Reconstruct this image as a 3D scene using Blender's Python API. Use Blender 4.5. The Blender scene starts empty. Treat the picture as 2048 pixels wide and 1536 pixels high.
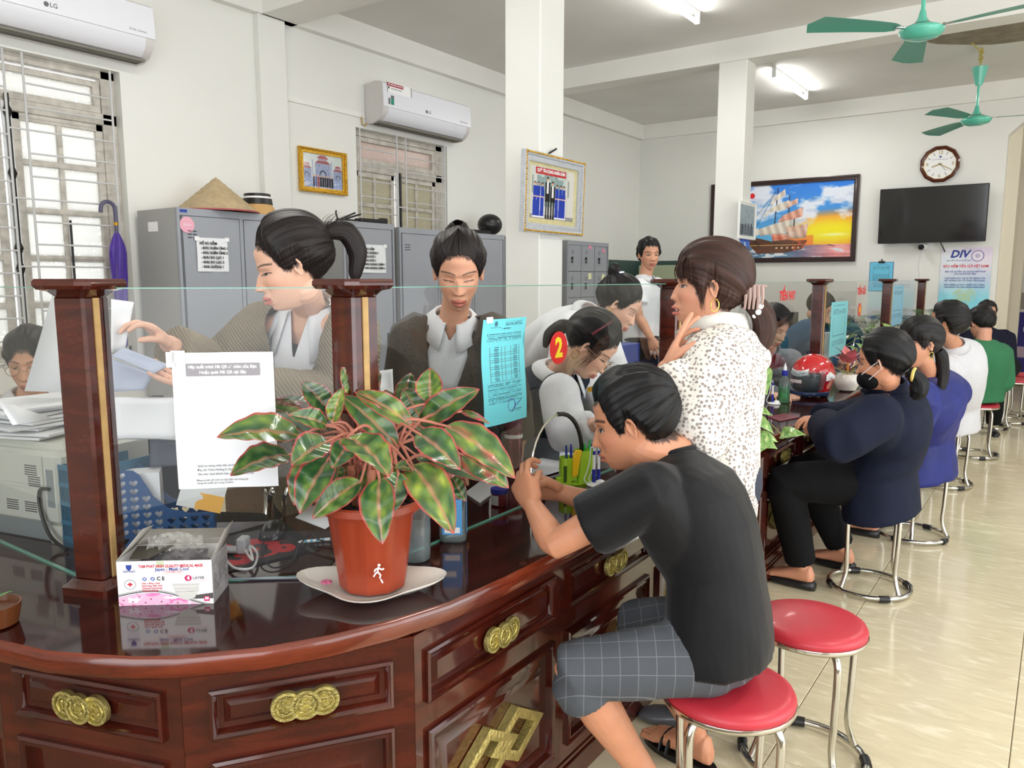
import bpy, bmesh, math, random
import numpy as np
from mathutils import Vector, Matrix, noise
R = math.radians
pi = math.pi
sc = bpy.context.scene
# ---------------- camera ----------------
cam = bpy.data.objects.new('camera', bpy.data.cameras.new('camera'))
sc.collection.objects.link(cam); sc.camera = cam
CH = 1.44
cam.location = (0, 0, CH); cam.rotation_euler = (R(90 - 7.75), 0, R(35.35))
cam.data.sensor_width = 36; cam.data.lens = 1545 / 2048 * 36; cam.data.clip_start = .05
# ---------------- world, exposure ----------------
w = bpy.data.worlds.new('world'); sc.world = w; w.use_nodes = True
w.node_tree.nodes['Background'].inputs[0].default_value = (.93, .96, 1, 1)
w.node_tree.nodes['Background'].inputs[1].default_value = 2.3
sc.view_settings.view_transform = 'Standard'; sc.view_settings.look = 'None'
sc.view_settings.exposure = 0.0; sc.view_settings.gamma = 1; sc.view_settings.use_curve_mapping = False
sc.cycles.use_denoising = True
sc.cycles.max_bounces = 10; sc.cycles.diffuse_bounces = 5; sc.cycles.transparent_max_bounces = 16
sc.cycles.sample_clamp_indirect = 6
def area(name, loc, rot, sx, sy, power, col=(1, 1, 1)):
 l = bpy.data.lights.new(name, 'AREA'); l.shape = 'RECTANGLE'; l.size = sx; l.size_y = sy
 l.energy = power; l.color = col
 o = bpy.data.objects.new(name, l); sc.collection.objects.link(o); o.location = loc; o.rotation_euler = rot
 return o
area('right_fill', (3.05, 1.6, 1.5), (0, R(90), 0), 2.6, 4.4, 95, (.95, .98, 1))  # unseen fill light added on the right, standing in for daylight
area('rear_fill', (.6, -1.9, 1.7), (R(90), 0, 0), 4.5, 2.4, 58, (.97, .98, 1))  # unseen fill light added behind the camera
TUBES = [(-2.55, 5.55), (-2.55, 8.75), (-2.9, 2.2), (1.1, 2.3), (1.1, 5.55), (1.1, 8.75)]  # first two are visible fittings, the rest are added out of view for light
for (tx, ty) in TUBES:
 area('tube_and_fill_light', (tx, ty, 3.44), (0, 0, 0), .12, 1.15, 20, (1, .98, .94))
area('tube_and_fill_light', (.6, 12.6, 3.3), (0, 0, 0), 1.2, 1.2, 7, (1, .98, .94))  # fill light added in the corridor, without any fitting
# ---------------- helpers ----------------
Fpx, PIT, YAW = 1545., R(7.75), R(35.35)
_f = Vector((-math.sin(YAW) * math.cos(PIT), math.cos(YAW) * math.cos(PIT), -math.sin(PIT)))
_r = Vector((math.cos(YAW), math.sin(YAW), 0)); _d = _f.cross(_r)
def ray(px, py): return _f + _r * ((px - 1024) / Fpx) + _d * ((py - 768) / Fpx)
def at(px, py, t): return Vector((0, 0, CH)) + ray(px, py) * t          # point at depth t
def atz(px, py, z): d = ray(px, py); return Vector((0, 0, CH)) + d * ((z - CH) / d.z)
def atx(px, py, x): d = ray(px, py); return Vector((0, 0, CH)) + d * (x / d.x)
def aty(px, py, y): d = ray(px, py); return Vector((0, 0, CH)) + d * (y / d.y)
def lin(c):
 c = c / 255.
 return c / 12.92 if c <= .04045 else ((c + .055) / 1.055) ** 2.4
def rgb(r, g, b): return (lin(r), lin(g), lin(b), 1)
def mat(name, col, rough=.5, metal=0, coat=0, bump=None, var=0, vscale=4, trans=0, alpha=1, emit=0, spec=.5, attr=None, sheen=0, vcol=None, aniso=0):
 """bump=(scale, strength, (sx,sy,sz))"""
 m = bpy.data.materials.new(name); m.use_nodes = True
 n = m.node_tree.nodes; l = m.node_tree.links; b = n['Principled BSDF']
 b.inputs['Base Color'].default_value = col; b.inputs['Roughness'].default_value = rough
 b.inputs['Metallic'].default_value = metal; b.inputs['Coat Weight'].default_value = coat
 b.inputs['Coat Roughness'].default_value = .06; b.inputs['Specular IOR Level'].default_value = spec
 b.inputs['Transmission Weight'].default_value = trans; b.inputs['Alpha'].default_value = alpha
 if aniso: b.inputs['Anisotropic'].default_value = aniso
 if sheen: b.inputs['Sheen Weight'].default_value = sheen
 if emit:
  b.inputs['Emission Color'].default_value = col; b.inputs['Emission Strength'].default_value = emit
 tc = n.new('ShaderNodeTexCoord')
 src = None
 if attr:
  a = n.new('ShaderNodeVertexColor'); a.layer_name = attr; src = a.outputs['Color']
 if var:
  nz = n.new('ShaderNodeTexNoise'); nz.inputs['Scale'].default_value = vscale; nz.inputs['Detail'].default_value = 4
  l.new(tc.outputs['Object'], nz.inputs['Vector'])
  mx = n.new('ShaderNodeMix'); mx.data_type = 'RGBA'
  mr = n.new('ShaderNodeMapRange'); mr.inputs[1].default_value = .35; mr.inputs[2].default_value = .65
  l.new(nz.outputs['Fac'], mr.inputs[0]); l.new(mr.outputs[0], mx.inputs[0])
  c2 = vcol if vcol else tuple(x * (1 - var) for x in col[:3]) + (1,)
  if src: l.new(src, mx.inputs[6])
  else: mx.inputs[6].default_value = col
  mx.inputs[7].default_value = c2
  src = mx.outputs[2]
  if attr and not vcol:
   mx.blend_type = 'MULTIPLY'; mx.inputs[7].default_value = (1 - var,) * 3 + (1,)
 if src: l.new(src, b.inputs['Base Color'])
 if bump:
  mp = n.new('ShaderNodeMapping'); l.new(tc.outputs['Object'], mp.inputs[0])
  mp.inputs['Scale'].default_value = bump[2] if len(bump) > 2 else (1, 1, 1)
  nz = n.new('ShaderNodeTexNoise'); nz.inputs['Scale'].default_value = bump[0]; nz.inputs['Detail'].default_value = 3
  l.new(mp.outputs[0], nz.inputs['Vector'])
  bp = n.new('ShaderNodeBump'); bp.inputs['Strength'].default_value = bump[1]; bp.inputs['Distance'].default_value = .01
  l.new(nz.outputs['Fac'], bp.inputs['Height']); l.new(bp.outputs[0], b.inputs['Normal'])
 return m
def glassmat(name, col=(.9, .97, .95, 1), fac=1.0, rough=.0, body=0.0, bodycol=(.8, .9, .85, 1)):
 m = bpy.data.materials.new(name); m.use_nodes = True
 n = m.node_tree.nodes; l = m.node_tree.links
 for x in list(n): n.remove(x)
 o = n.new('ShaderNodeOutputMaterial'); t = n.new('ShaderNodeBsdfTransparent'); t.inputs[0].default_value = col
 g = n.new('ShaderNodeBsdfGlossy'); g.inputs['Roughness'].default_value = rough
 fr = n.new('ShaderNodeFresnel'); fr.inputs[0].default_value = 1.5
 mu = n.new('ShaderNodeMath'); mu.operation = 'MULTIPLY'; mu.inputs[1].default_value = fac; l.new(fr.outputs[0], mu.inputs[0])
 x = n.new('ShaderNodeMixShader'); l.new(mu.outputs[0], x.inputs[0]); l.new(t.outputs[0], x.inputs[1]); l.new(g.outputs[0], x.inputs[2])
 last = x.outputs[0]
 if body:
  df = n.new('ShaderNodeBsdfDiffuse'); df.inputs[0].default_value = bodycol
  y = n.new('ShaderNodeMixShader'); y.inputs[0].default_value = body; l.new(last, y.inputs[1]); l.new(df.outputs[0], y.inputs[2]); last = y.outputs[0]
 l.new(last, o.inputs[0])
 return m
def chain_frames(pts, up=None):
 pts = [Vector(p) for p in pts]; n = len(pts); T = []
 for i in range(n):
  a = pts[max(i - 1, 0)]; b = pts[min(i + 1, n - 1)]; d = (b - a)
  T.append(d.normalized() if d.length > 1e-9 else Vector((0, 0, 1)))
 u = Vector(up) if up else (Vector((0, 0, 1)) if abs(T[0].z) < .9 else Vector((1, 0, 0)))
 fr = []
 for t in T:
  u = u - t * u.dot(t)
  u = u.normalized() if u.length > 1e-6 else t.orthogonal().normalized()
  fr.append((t, u.copy(), t.cross(u)))
 return pts, fr
class B:
 def __init__(s, M=None): s.v = []; s.f = []; s.mi = []; s.M = M or Matrix.Identity(4); s.k = 0
 def add(s, vs, fs):
  n = len(s.v); M = s.M
  s.v += [tuple(M @ Vector(p)) for p in vs]; s.f += [tuple(i + n for i in f) for f in fs]; s.mi += [s.k] * len(fs); return s
 def box(s, x0, x1, y0, y1, z0, z1, bev=0, M=None):
  c = [(x0 + x1) / 2, (y0 + y1) / 2, (z0 + z1) / 2]; h = [abs(x1 - x0) / 2, abs(y1 - y0) / 2, abs(z1 - z0) / 2]
  if not bev:
   vs = [(c[0] + i * h[0], c[1] + j * h[1], c[2] + k * h[2]) for i in (-1, 1) for j in (-1, 1) for k in (-1, 1)]
   fs = [(0, 1, 3, 2), (4, 6, 7, 5), (0, 4, 5, 1), (2, 3, 7, 6), (0, 2, 6, 4), (1, 5, 7, 3)]
  else:
   bev = min(bev, min(h) * .98); vs = []; idx = {}; fs = []
   for sg in [(i, j, k) for i in (-1, 1) for j in (-1, 1) for k in (-1, 1)]:
    for a in range(3):
     idx[sg, a] = len(vs); vs.append(tuple(c[q] + sg[q] * (h[q] - (0 if q == a else bev)) for q in range(3)))
    fs.append((idx[sg, 0], idx[sg, 1], idx[sg, 2]))
   for a in range(3):
    o1, o2 = [q for q in range(3) if q != a]
    for sa in (-1, 1):
     q = []
     for s1, s2 in ((-1, -1), (1, -1), (1, 1), (-1, 1)):
      sg = [0] * 3; sg[a] = sa; sg[o1] = s1; sg[o2] = s2; q.append(idx[tuple(sg), a])
     fs.append(tuple(q))
    for s1 in (-1, 1):
     for s2 in (-1, 1):
      g0 = [0] * 3; g1 = [0] * 3; g0[o1] = g1[o1] = s1; g0[o2] = g1[o2] = s2; g0[a] = -1; g1[a] = 1
      g0 = tuple(g0); g1 = tuple(g1); fs.append((idx[g0, o1], idx[g0, o2], idx[g1, o2], idx[g1, o1]))
  if M is not None: vs = [M @ Vector(p) for p in vs]
  return s.add(vs, fs)
 def rings(s, rs, closed_ring=True, cap0=True, cap1=True, loop=False):
  n = len(rs[0]); vs = [p for r in rs for p in r]; fs = []
  m = n if closed_ring else n - 1
  L = len(rs)
  for i in range(L if loop else L - 1):
   a = i * n; b = ((i + 1) % L) * n
   for j in range(m): k = (j + 1) % n; fs.append((a + j, a + k, b + k, b + j))
  if not loop and closed_ring:
   if cap0: fs.append(tuple(range(n - 1, -1, -1)))
   if cap1: fs.append(tuple((L - 1) * n + j for j in range(n)))
  return s.add(vs, fs)
 def tube(s, pts, r, n=8, loop=False, up=None, caps=True, fl=1.0):
  pts, fr = chain_frames(pts, up)
  if loop:
   N = len(pts); fr2 = []
   for i in range(N):
    t = (pts[(i + 1) % N] - pts[i - 1]).normalized(); u = fr[i][1]; u = (u - t * u.dot(t)).normalized(); fr2.append((t, u, t.cross(u)))
   fr = fr2
  rr = r if isinstance(r, (list, tuple)) else [r] * len(pts)
  rs = [[p + (u * math.cos(2 * pi * k / n) + v * math.sin(2 * pi * k / n) * fl) * q for k in range(n)] for p, (t, u, v), q in zip(pts, fr, rr)]
  return s.rings(rs, cap0=caps, cap1=caps, loop=loop)
 def lathe(s, prof, n=24, c=(0, 0, 0), M=None, cap0=True, cap1=True):
  rs = [[Vector((c[0] + r * math.cos(2 * pi * k / n), c[1] + r * math.sin(2 * pi * k / n), c[2] + z)) for k in range(n)] for r, z in prof]
  if M is not None: rs = [[M @ p for p in r] for r in rs]
  return s.rings(rs, cap0=cap0, cap1=cap1)
 def cyl(s, a, b, r, n=16, r2=None): return s.tube([a, b], [r, r if r2 is None else r2], n)
 def prism(s, poly, M, d):
  n = len(poly); a = [M @ Vector((u, v, 0)) for u, v in poly]; b = [M @ Vector((u, v, d)) for u, v in poly]
  return s.add(a + b, [tuple(range(n - 1, -1, -1)), tuple(range(n, 2 * n))] + [(i, (i + 1) % n, n + (i + 1) % n, n + i) for i in range(n)])
 def frame(s, outer, inner, M, d, bz=0):
  """prism ring between two polygons with equal point count"""
  n = len(outer); P = lambda q, z: [M @ Vector((u, v, z)) for u, v in q]
  if bz:
   mid = [((o[0] + i[0]) / 2, (o[1] + i[1]) / 2) for o, i in zip(outer, inner)]
   rs = [P(outer, 0), P(outer, d - bz), P(mid, d), P(inner, d - bz), P(inner, 0)]
  else: rs = [P(outer, 0), P(outer, d), P(inner, d), P(inner, 0)]
  vs = [p for r in rs for p in r]; k = len(rs); fs = []
  for i in range(k):
   for j in range(n): fs.append((i * n + j, i * n + (j + 1) % n, ((i + 1) % k) * n + (j + 1) % n, ((i + 1) % k) * n + j))
  return s.add(vs, fs)
 def ell(s, c, rx, ry, rz, n=16, m=10, M=None):
  c = Vector(c); rs = []
  for i in range(m + 1):
   a = pi * (i + .02) / (m + .04) - pi / 2
   rs.append([Vector((rx * math.cos(a) * math.cos(2 * pi * k / n), ry * math.cos(a) * math.sin(2 * pi * k / n), rz * math.sin(a))) for k in range(n)])
  rs = [[(M @ p if M is not None else p) + c for p in r] for r in rs]
  return s.rings(rs)
OFF = {}
def link(o, parent=None):
 sc.collection.objects.link(o)
 if parent is not None: o.parent = parent; OFF[o.name] = OFF.get(parent.name, Vector())
 return o
def mesh_of(name, V, F, mi=None, mats=(), angle=35, norm=True, off=None):
 me = bpy.data.meshes.new(name)
 if off is not None and off.length > 0: V = [(x - off.x, y - off.y, z - off.z) for x, y, z in V]
 me.from_pydata(V, [], F)
 for m in mats: me.materials.append(m)
 if mi is not None and len(mats) > 1: me.polygons.foreach_set('material_index', mi)
 if norm:
  bm = bmesh.new(); bm.from_mesh(me); bmesh.ops.recalc_face_normals(bm, faces=bm.faces); bm.to_mesh(me); bm.free()
 if angle is None: me.shade_flat()
 else:
  me.shade_smooth()
  if angle < 180: me.set_sharp_from_angle(angle=R(angle))
 me.update(); return me
def mk(name, b, mt, parent=None, angle=35, norm=True):
 mats = mt if isinstance(mt, (list, tuple)) else [mt]
 off = OFF.get(parent.name) if parent is not None else None
 me = mesh_of(name, b.v, b.f, b.mi, mats, angle, norm, off)
 return link(bpy.data.objects.new(name, me), parent)
def tag(o, label=None, cat=None, group=None, kind=None):
 if label: o['label'] = label
 if cat: o['category'] = cat
 if group: o['group'] = group
 if kind: o['kind'] = kind
 return o
def root(name, label, cat, loc=(0, 0, 0), group=None, world=True, rot=0, kind=None):
 o = bpy.data.objects.new(name, None); o.empty_display_size = .1; sc.collection.objects.link(o); o.location = loc
 if rot: o.rotation_euler = (0, 0, rot)
 OFF[o.name] = Vector(loc) if world else Vector()
 return tag(o, label, cat, group, kind)
def struct(name, b, mt, parent=None, angle=35):
 o = mk(name, b, mt, parent, angle)
 if parent is None: o['kind'] = 'structure'
 return o
def copy_tree(o, loc=None, rotz=None, label=None, parent=None):
 c = o.copy(); sc.collection.objects.link(c); c.parent = parent
 for ch in o.children: copy_tree(ch, parent=c)
 if loc is not None: c.location = loc
 if rotz is not None: c.rotation_euler = (0, 0, rotz)
 if label: c['label'] = label
 return c
def frameM(o, u, v, n=None):
 """matrix whose local x=u, y=v, z=n and origin o"""
 u = Vector(u).normalized(); v = Vector(v); v = (v - u * u.dot(v)).normalized(); n = u.cross(v)
 return Matrix(((u.x, v.x, n.x, o[0]), (u.y, v.y, n.y, o[1]), (u.z, v.z, n.z, o[2]), (0, 0, 0, 1)))
def rrect(w, h, r, n=4, c=(0, 0)):
 out = []
 for (sx, sy, a0) in ((1, 1, 0), (-1, 1, 90), (-1, -1, 180), (1, -1, 270)):
  for k in range(n + 1):
   a = R(a0 + 90 * k / n); out.append((c[0] + sx * (w / 2 - r) + r * math.cos(a), c[1] + sy * (h / 2 - r) + r * math.sin(a)))
 return out
def rect(x0, x1, y0, y1): return [(x0, y0), (x1, y0), (x1, y1), (x0, y1)]
_txt = {}
def text(s, size, M, mt, parent, name='lettering', align='CENTER', ext=.0004, maxw=None, kind=None, bold=0, sx=1.0, spacing=1.0):
 key = (s, size, align, ext, bold, spacing)
 if key not in _txt:
  c = bpy.data.curves.new('lettering', 'FONT'); c.body = s; c.size = size; c.align_x = align; c.align_y = 'CENTER'
  c.extrude = ext; c.offset = bold; c.resolution_u = 2; c.space_line = spacing
  o = bpy.data.objects.new('lettering', c)
  me = bpy.data.meshes.new_from_object(o)
  me.name = 'lettering'; bpy.data.objects.remove(o); _txt[key] = me
 me = _txt[key].copy(); me.materials.clear(); me.materials.append(mt)
 off = OFF.get(parent.name, Vector()) if parent is not None else Vector()
 k = sx
 if maxw:
  xs = [v.co.x for v in me.vertices]
  if xs: k = min(sx, maxw / max(1e-6, max(xs) - min(xs)))
 me.transform(Matrix.Translation(-off) @ M @ Matrix.Diagonal((k, 1, 1, 1)))
 o = link(bpy.data.objects.new(name, me), parent)
 return o
def panel(name, M, w_, h_, nx, ny, fn, parent=None, mt=None):
 """flat print: a grid whose vertex colours come from fn(U, V) -> (ny, nx, 3) sRGB 0..255; local x 0..w, y 0..h"""
 U, V = np.meshgrid(np.linspace(0, 1, nx), np.linspace(0, 1, ny))
 C = np.clip(np.stack(fn(U, V), -1) if isinstance(fn(U[:1], V[:1]), tuple) else fn(U, V), 0, 255) / 255.
 C = np.where(C <= .04045, C / 12.92, ((C + .055) / 1.055) ** 2.4)
 off = OFF.get(parent.name, Vector()) if parent is not None else Vector()
 Mn = np.array(Matrix.Translation(-off) @ M)
 P = np.stack([U.ravel() * w_, V.ravel() * h_, np.zeros(nx * ny), np.ones(nx * ny)], 1) @ Mn.T
 i = np.arange(nx * ny).reshape(ny, nx)
 F = np.stack([i[:-1, :-1], i[:-1, 1:], i[1:, 1:], i[1:, :-1]], -1).reshape(-1, 4)
 me = bpy.data.meshes.new(name)
 me.vertices.add(nx * ny); me.vertices.foreach_set('co', P[:, :3].ravel())
 me.loops.add(F.size); me.loops.foreach_set('vertex_index', F.ravel())
 me.polygons.add(len(F)); me.polygons.foreach_set('loop_start', np.arange(0, F.size, 4)); me.update(calc_edges=True)
 ca = me.color_attributes.new('Col', 'FLOAT_COLOR', 'POINT')
 ca.data.foreach_set('color', np.concatenate([C.reshape(-1, 3), np.ones((nx * ny, 1))], 1).ravel())
 me.materials.append(mt or M_print)
 return link(bpy.data.objects.new(name, me), parent)
def vnoise(x, y, z=None, seed=0):
 """vectorised value noise 0..1"""
 def h(i, j, k):
  n = (i * 374761393 + j * 668265263 + k * 2147483647 + seed * 144665) & 0xffffffff
  n = ((n ^ (n >> 13)) * 1274126177) & 0xffffffff
  return ((n ^ (n >> 16)) & 0xffff) / 65535.
 if z is None: z = np.zeros_like(x)
 xi, yi, zi = [np.floor(q).astype(np.int64) for q in (x, y, z)]
 xf, yf, zf = x - xi, y - yi, z - zi
 xf, yf, zf = [q * q * (3 - 2 * q) for q in (xf, yf, zf)]
 r = 0
 for a in (0, 1):
  for b_ in (0, 1):
   for c in (0, 1):
    r = r + h(xi + a, yi + b_, zi + c) * (xf if a else 1 - xf) * (yf if b_ else 1 - yf) * (zf if c else 1 - zf)
 return r
def fbm(x, y, z=None, seed=0, o=4):
 r = 0; a = .5
 for k in range(o):
  q = 2 ** k; r = r + a * vnoise(x * q, y * q, None if z is None else z * q, seed + k); a /= 2
 return r
M_print = mat('printed_paper', (1, 1, 1, 1), .45, attr='Col')
M_printg = mat('glazed_print', (1, 1, 1, 1), .15, attr='Col', coat=.3)
# ---------------- shared materials ----------------
def woodmat(name, c1, c2, rough=.14, axis=(1.2, 9, 9), coat=.7):
 m = bpy.data.materials.new(name); m.use_nodes = True
 n = m.node_tree.nodes; l = m.node_tree.links; b = n['Principled BSDF']
 tc = n.new('ShaderNodeTexCoord'); mp = n.new('ShaderNodeMapping'); mp.inputs['Scale'].default_value = axis
 nz = n.new('ShaderNodeTexNoise'); nz.inputs['Scale'].default_value = 2.2; nz.inputs['Detail'].default_value = 6; nz.inputs['Distortion'].default_value = .8
 n2 = n.new('ShaderNodeTexNoise'); n2.inputs['Scale'].default_value = 26; n2.inputs['Detail'].default_value = 4
 l.new(tc.outputs['Object'], mp.inputs[0]); l.new(mp.outputs[0], nz.inputs['Vector']); l.new(mp.outputs[0], n2.inputs['Vector'])
 ad = n.new('ShaderNodeMath'); ad.operation = 'MULTIPLY_ADD'; ad.inputs[1].default_value = .35
 l.new(n2.outputs['Fac'], ad.inputs[0]); l.new(nz.outputs['Fac'], ad.inputs[2])
 cr = n.new('ShaderNodeValToRGB'); cr.color_ramp.elements[0].position = .45; cr.color_ramp.elements[0].color = c1
 cr.color_ramp.elements[1].position = .85; cr.color_ramp.elements[1].color = c2
 l.new(ad.outputs[0], cr.inputs[0]); l.new(cr.outputs[0], b.inputs['Base Color'])
 b.inputs['Roughness'].default_value = rough; b.inputs['Coat Weight'].default_value = coat; b.inputs['Coat Roughness'].default_value = .05
 bp = n.new('ShaderNodeBump'); bp.inputs['Strength'].default_value = .03; l.new(n2.outputs['Fac'], bp.inputs['Height']); l.new(bp.outputs[0], b.inputs['Normal'])
 return m
M_woodtop = woodmat('lacquered_worktop', rgb(34, 10, 8), rgb(58, 18, 13), .07, (9, 1.2, 9), .15)
M_woodedge = woodmat('lacquered_edge', rgb(76, 25, 12), rgb(118, 48, 26), .2, (1.5, 1.5, 14))
M_wood = woodmat('lacquered_rosewood', rgb(52, 15, 9), rgb(84, 30, 17), .16, (2, 2, 12))
M_woodd = woodmat('lacquered_rosewood_panel', rgb(48, 14, 9), rgb(76, 26, 16), .12, (3, 3, 5))
M_brass = mat('aged_brass', rgb(206, 192, 120), .38, .8, bump=(120, .35), var=.25, vscale=60)
M_chrome = mat('chrome_steel', rgb(205, 203, 196), .13, 1)
M_wall = mat('cream_wall_paint', rgb(233, 233, 228), .6, bump=(40, .04), var=.03, vscale=1.5)
M_wallw = mat('white_paint', rgb(238, 237, 232), .6, var=.04, vscale=2)
M_ceil = mat('ceiling_paint', rgb(228, 226, 222), .8, var=.05, vscale=2)
M_black = mat('black_plastic', rgb(22, 22, 24), .35)
M_white = mat('white_plastic', rgb(236, 237, 238), .3)
M_paper = mat('white_paper', rgb(238, 240, 243), .6)
M_ink = mat('black_ink', rgb(30, 30, 34), .6)
M_inkg = mat('grey_ink', rgb(105, 105, 110), .6)
M_red = mat('red_ink', rgb(214, 34, 44), .45)
M_blue = mat('blue_ink', rgb(36, 62, 150), .45)
M_yellow = mat('yellow_print', rgb(250, 225, 40), .4)
M_whitep = mat('white_print', rgb(246, 246, 246), .5)
M_gunmetal = mat('grey_locker_paint', rgb(158, 162, 170), .42, var=.05, vscale=3)
M_lockside = mat('grey_locker_side', rgb(164, 164, 162), .45)
# ======================= ROOM =======================
WX, FY, CZ, BZ = -5.0, 10.15, 3.55, 3.36
tile_mats = []
def tilemat(i):
 m = bpy.data.materials.new('polished_floor_tile'); m.use_nodes = True
 n = m.node_tree.nodes; l = m.node_tree.links; b = n['Principled BSDF']
 tc = n.new('ShaderNodeTexCoord'); mp = n.new('ShaderNodeMapping'); mp.inputs['Location'].default_value = (i * 3.1, i * 1.7, 0)
 mp.inputs['Rotation'].default_value = (0, 0, .5); mp.inputs['Scale'].default_value = (1, 3.2, 1)
 a = n.new('ShaderNodeTexNoise'); a.inputs['Scale'].default_value = 7; a.inputs['Detail'].default_value = 7; a.inputs['Distortion'].default_value = 1.2
 l.new(tc.outputs['Object'], mp.inputs[0]); l.new(mp.outputs[0], a.inputs['Vector'])
 cr = n.new('ShaderNodeValToRGB'); e = cr.color_ramp.elements
 e[0].position = .3; e[0].color = rgb(212, 200, 168); e[1].position = .68; e[1].color = rgb(234, 224, 198)
 x = e.new(.56); x.color = rgb(222, 210, 178); l.new(a.outputs['Fac'], cr.inputs[0]); l.new(cr.outputs[0], b.inputs['Base Color'])
 b.inputs['Roughness'].default_value = .13; b.inputs['Specular IOR Level'].default_value = .55
 return m
tile_mats = [tilemat(i) for i in range(3)]
M_grout = mat('floor_grout', rgb(120, 106, 80), .8)
b = B().box(-5.2, 3.3, -2.2, 14.5, -.12, -.004)
floor = struct('floor', b, M_grout)
tm = []
for m in tile_mats:
 bb = B().box(-.2985, .2985, -.2985, .2985, -.01, 0, .0015)
 tm.append(mesh_of('tile', bb.v, bb.f, None, [m]))
rnd = random.Random(3)
for i in range(-6, 6):
 for j in range(-3, 19):
  x = -.3235 + .6 * i; y = 3.133 + .6 * j
  if x - .3 < -3.6 or y < .8 : continue
  o = bpy.data.objects.new('tile', rnd.choice(tm)); link(o, floor); o.location = (x, y, 0); o.rotation_euler.z = rnd.choice((0, pi))
b = B().box(-5.0, -3.925, -2, 10.1, -.02, 0)
mk('screed', b, tile_mats[0], floor)
def wall_with_holes(b, x0, x1, holes, y0, y1, z0, z1):
 ys = sorted(set([y0, y1] + [h[0] for h in holes] + [h[1] for h in holes]))
 for a, c in zip(ys[:-1], ys[1:]):
  hs = [h for h in holes if h[0] <= a and h[1] >= c]
  if not hs: b.box(x0, x1, a, c, z0, z1)
  else:
   h = hs[0]; b.box(x0, x1, a, c, z0, h[2]); b.box(x0, x1, a, c, h[3], z1)
WIN = [(1.45, 2.74, .95, 2.74), (4.76, 5.955, 1.2, 2.715)]
b = B(); wall_with_holes(b, -5.2, -5.0, WIN, -2.2, 10.35, 0, CZ)
struct('wall_left', b, M_wall)
b = B(); b.box(-5.2, -.62, FY, FY + .22, 0, CZ)
Mf = frameM((0, FY + .22, 0), (1, 0, 0), (0, 0, 1))
b.prism([(-.62, 2.98), (-.30, 3.3), (.8, 3.42), (1.9, 3.3), (2.2, 2.98), (2.2, 0), (3.3, 0), (3.3, CZ), (-.62, CZ)], Mf, .22)
struct('wall_far', b, M_wall)
b = B(); b.box(-1.2, -1.0, FY + .22, 14.4, 0, CZ); b.box(-1.2, 3.3, 14.3, 14.5, 0, CZ)
b.box(-1.0, -.50, FY + .22, FY + .75, 0, 3.3); b.box(-1.0, -.43, 11.4, 11.6, 0, 3.3)
struct('wall_corridor', b, mat('corridor_paint', rgb(222, 214, 196), .6))
b = B(); wall_with_holes(b, 3.1, 3.3, [(1.7, 6.7, 0, 2.8)], -2.2, 14.4, 0, CZ)
struct('wall_right', b, M_wall)
b = B(); b.box(-5.2, -1.7, -2.2, -2.0, 0, CZ); b.box(2.9, 3.3, -2.2, -2, 0, CZ); b.box(-1.7, 2.9, -2.2, -2, 2.9, CZ)
struct('wall_back', b, M_wall)
b = B(); b.box(-5.2, 3.3, -2.2, 14.5, CZ, CZ + .15)
struct('ceiling', b, M_ceil)
b = B()
for y0, y1 in ((3.80, 4.12), (7.0, 7.24)): b.box(-5.0, 3.1, y0, y1, BZ, CZ)
struct('trim_1', b, M_wallw); bpy.data.objects['trim_1']['label'] = 'white cross beams'
b = B(); b.box(-5.0, -4.93, -2, 10.1, BZ, CZ); struct('trim_2', b, M_wallw)
b = B(); b.box(-5.0, 3.1, FY - .05, FY, BZ - .0, CZ); struct('trim_3', b, M_wallw)
b = B(); b.box(-5.0, -4.94, 3.77, 4.01, 0, BZ, .004); struct('trim_4', b, M_wall)
b = B(); b.box(-5.0, -4.985, 4.01, 4.86, 2.80, 2.812); b.box(-5, -4.992, 4.01, 4.86, 2.812, 2.84); struct('trim_5', b, M_wallw)
def column(x0, x1, y0, y1):
 r = root('column', None, 'column', ((x0 + x1) / 2, (y0 + y1) / 2, 0))
 mk('shaft', B().box(x0, x1, y0, y1, 0, BZ + .002, .006), M_wall, r)
 r['kind'] = 'structure'; return r
c1 = column(-2.79, -2.54, 3.86, 4.12); c1['label'] = 'thick cream square column behind the brown suited teller'
c2 = column(-2.69, -2.43, 7.01, 7.24); c2['label'] = 'slimmer cream square column left of the ship picture'
M_gr1 = mat('dark_green_dado', rgb(66, 88, 82), .35); M_gr2 = mat('pale_green_panel', rgb(178, 188, 158), .3)
b = B(); b.box(-5.0, -4.985, 8.36, 10.14, 0, 1.695); b.box(-4.985, -3.95, FY - .012, FY, 0, 1.69)
struct('trim_6', b, M_gr1)
pr = root('partition_panel', 'pale green low partition panel with orange patterned tile band behind standing man', 'partition', (-4.1, 9.7, 0))
mk('board', B().box(-4.75, -3.3, 9.68, 9.72, 0, 1.62, .004), M_gr2, pr)
def fband(U, V):
 s = (np.sin(U * 60) * np.cos(V * 14 - 7) + fbm(U * 40, V * 8, seed=4) > .65)[..., None]
 return np.where(s, np.array([214, 120, 40.]), np.array([235, 225, 205.]))
panel('tile_band', frameM((-4.75, 9.678, .66), (1, 0, 0), (0, 0, 1)), 1.45, .12, 200, 18, fband, pr)
mk('ledge', B().box(-4.75, -3.3, 9.665, 9.68, .785, .81).box(-4.75, -3.3, 9.665, 9.68, .63, .655), M_wallw, pr)
b = B(); n = 40
b.add([(-.35 + (.82 + .03 * math.sin(5 * a)) * math.cos(a), 7.95 + (.62 + .02 * math.sin(7 * a)) * math.sin(a), CZ - .004) for a in [2 * pi * k / n for k in range(n)]], [tuple(range(n))])
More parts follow.
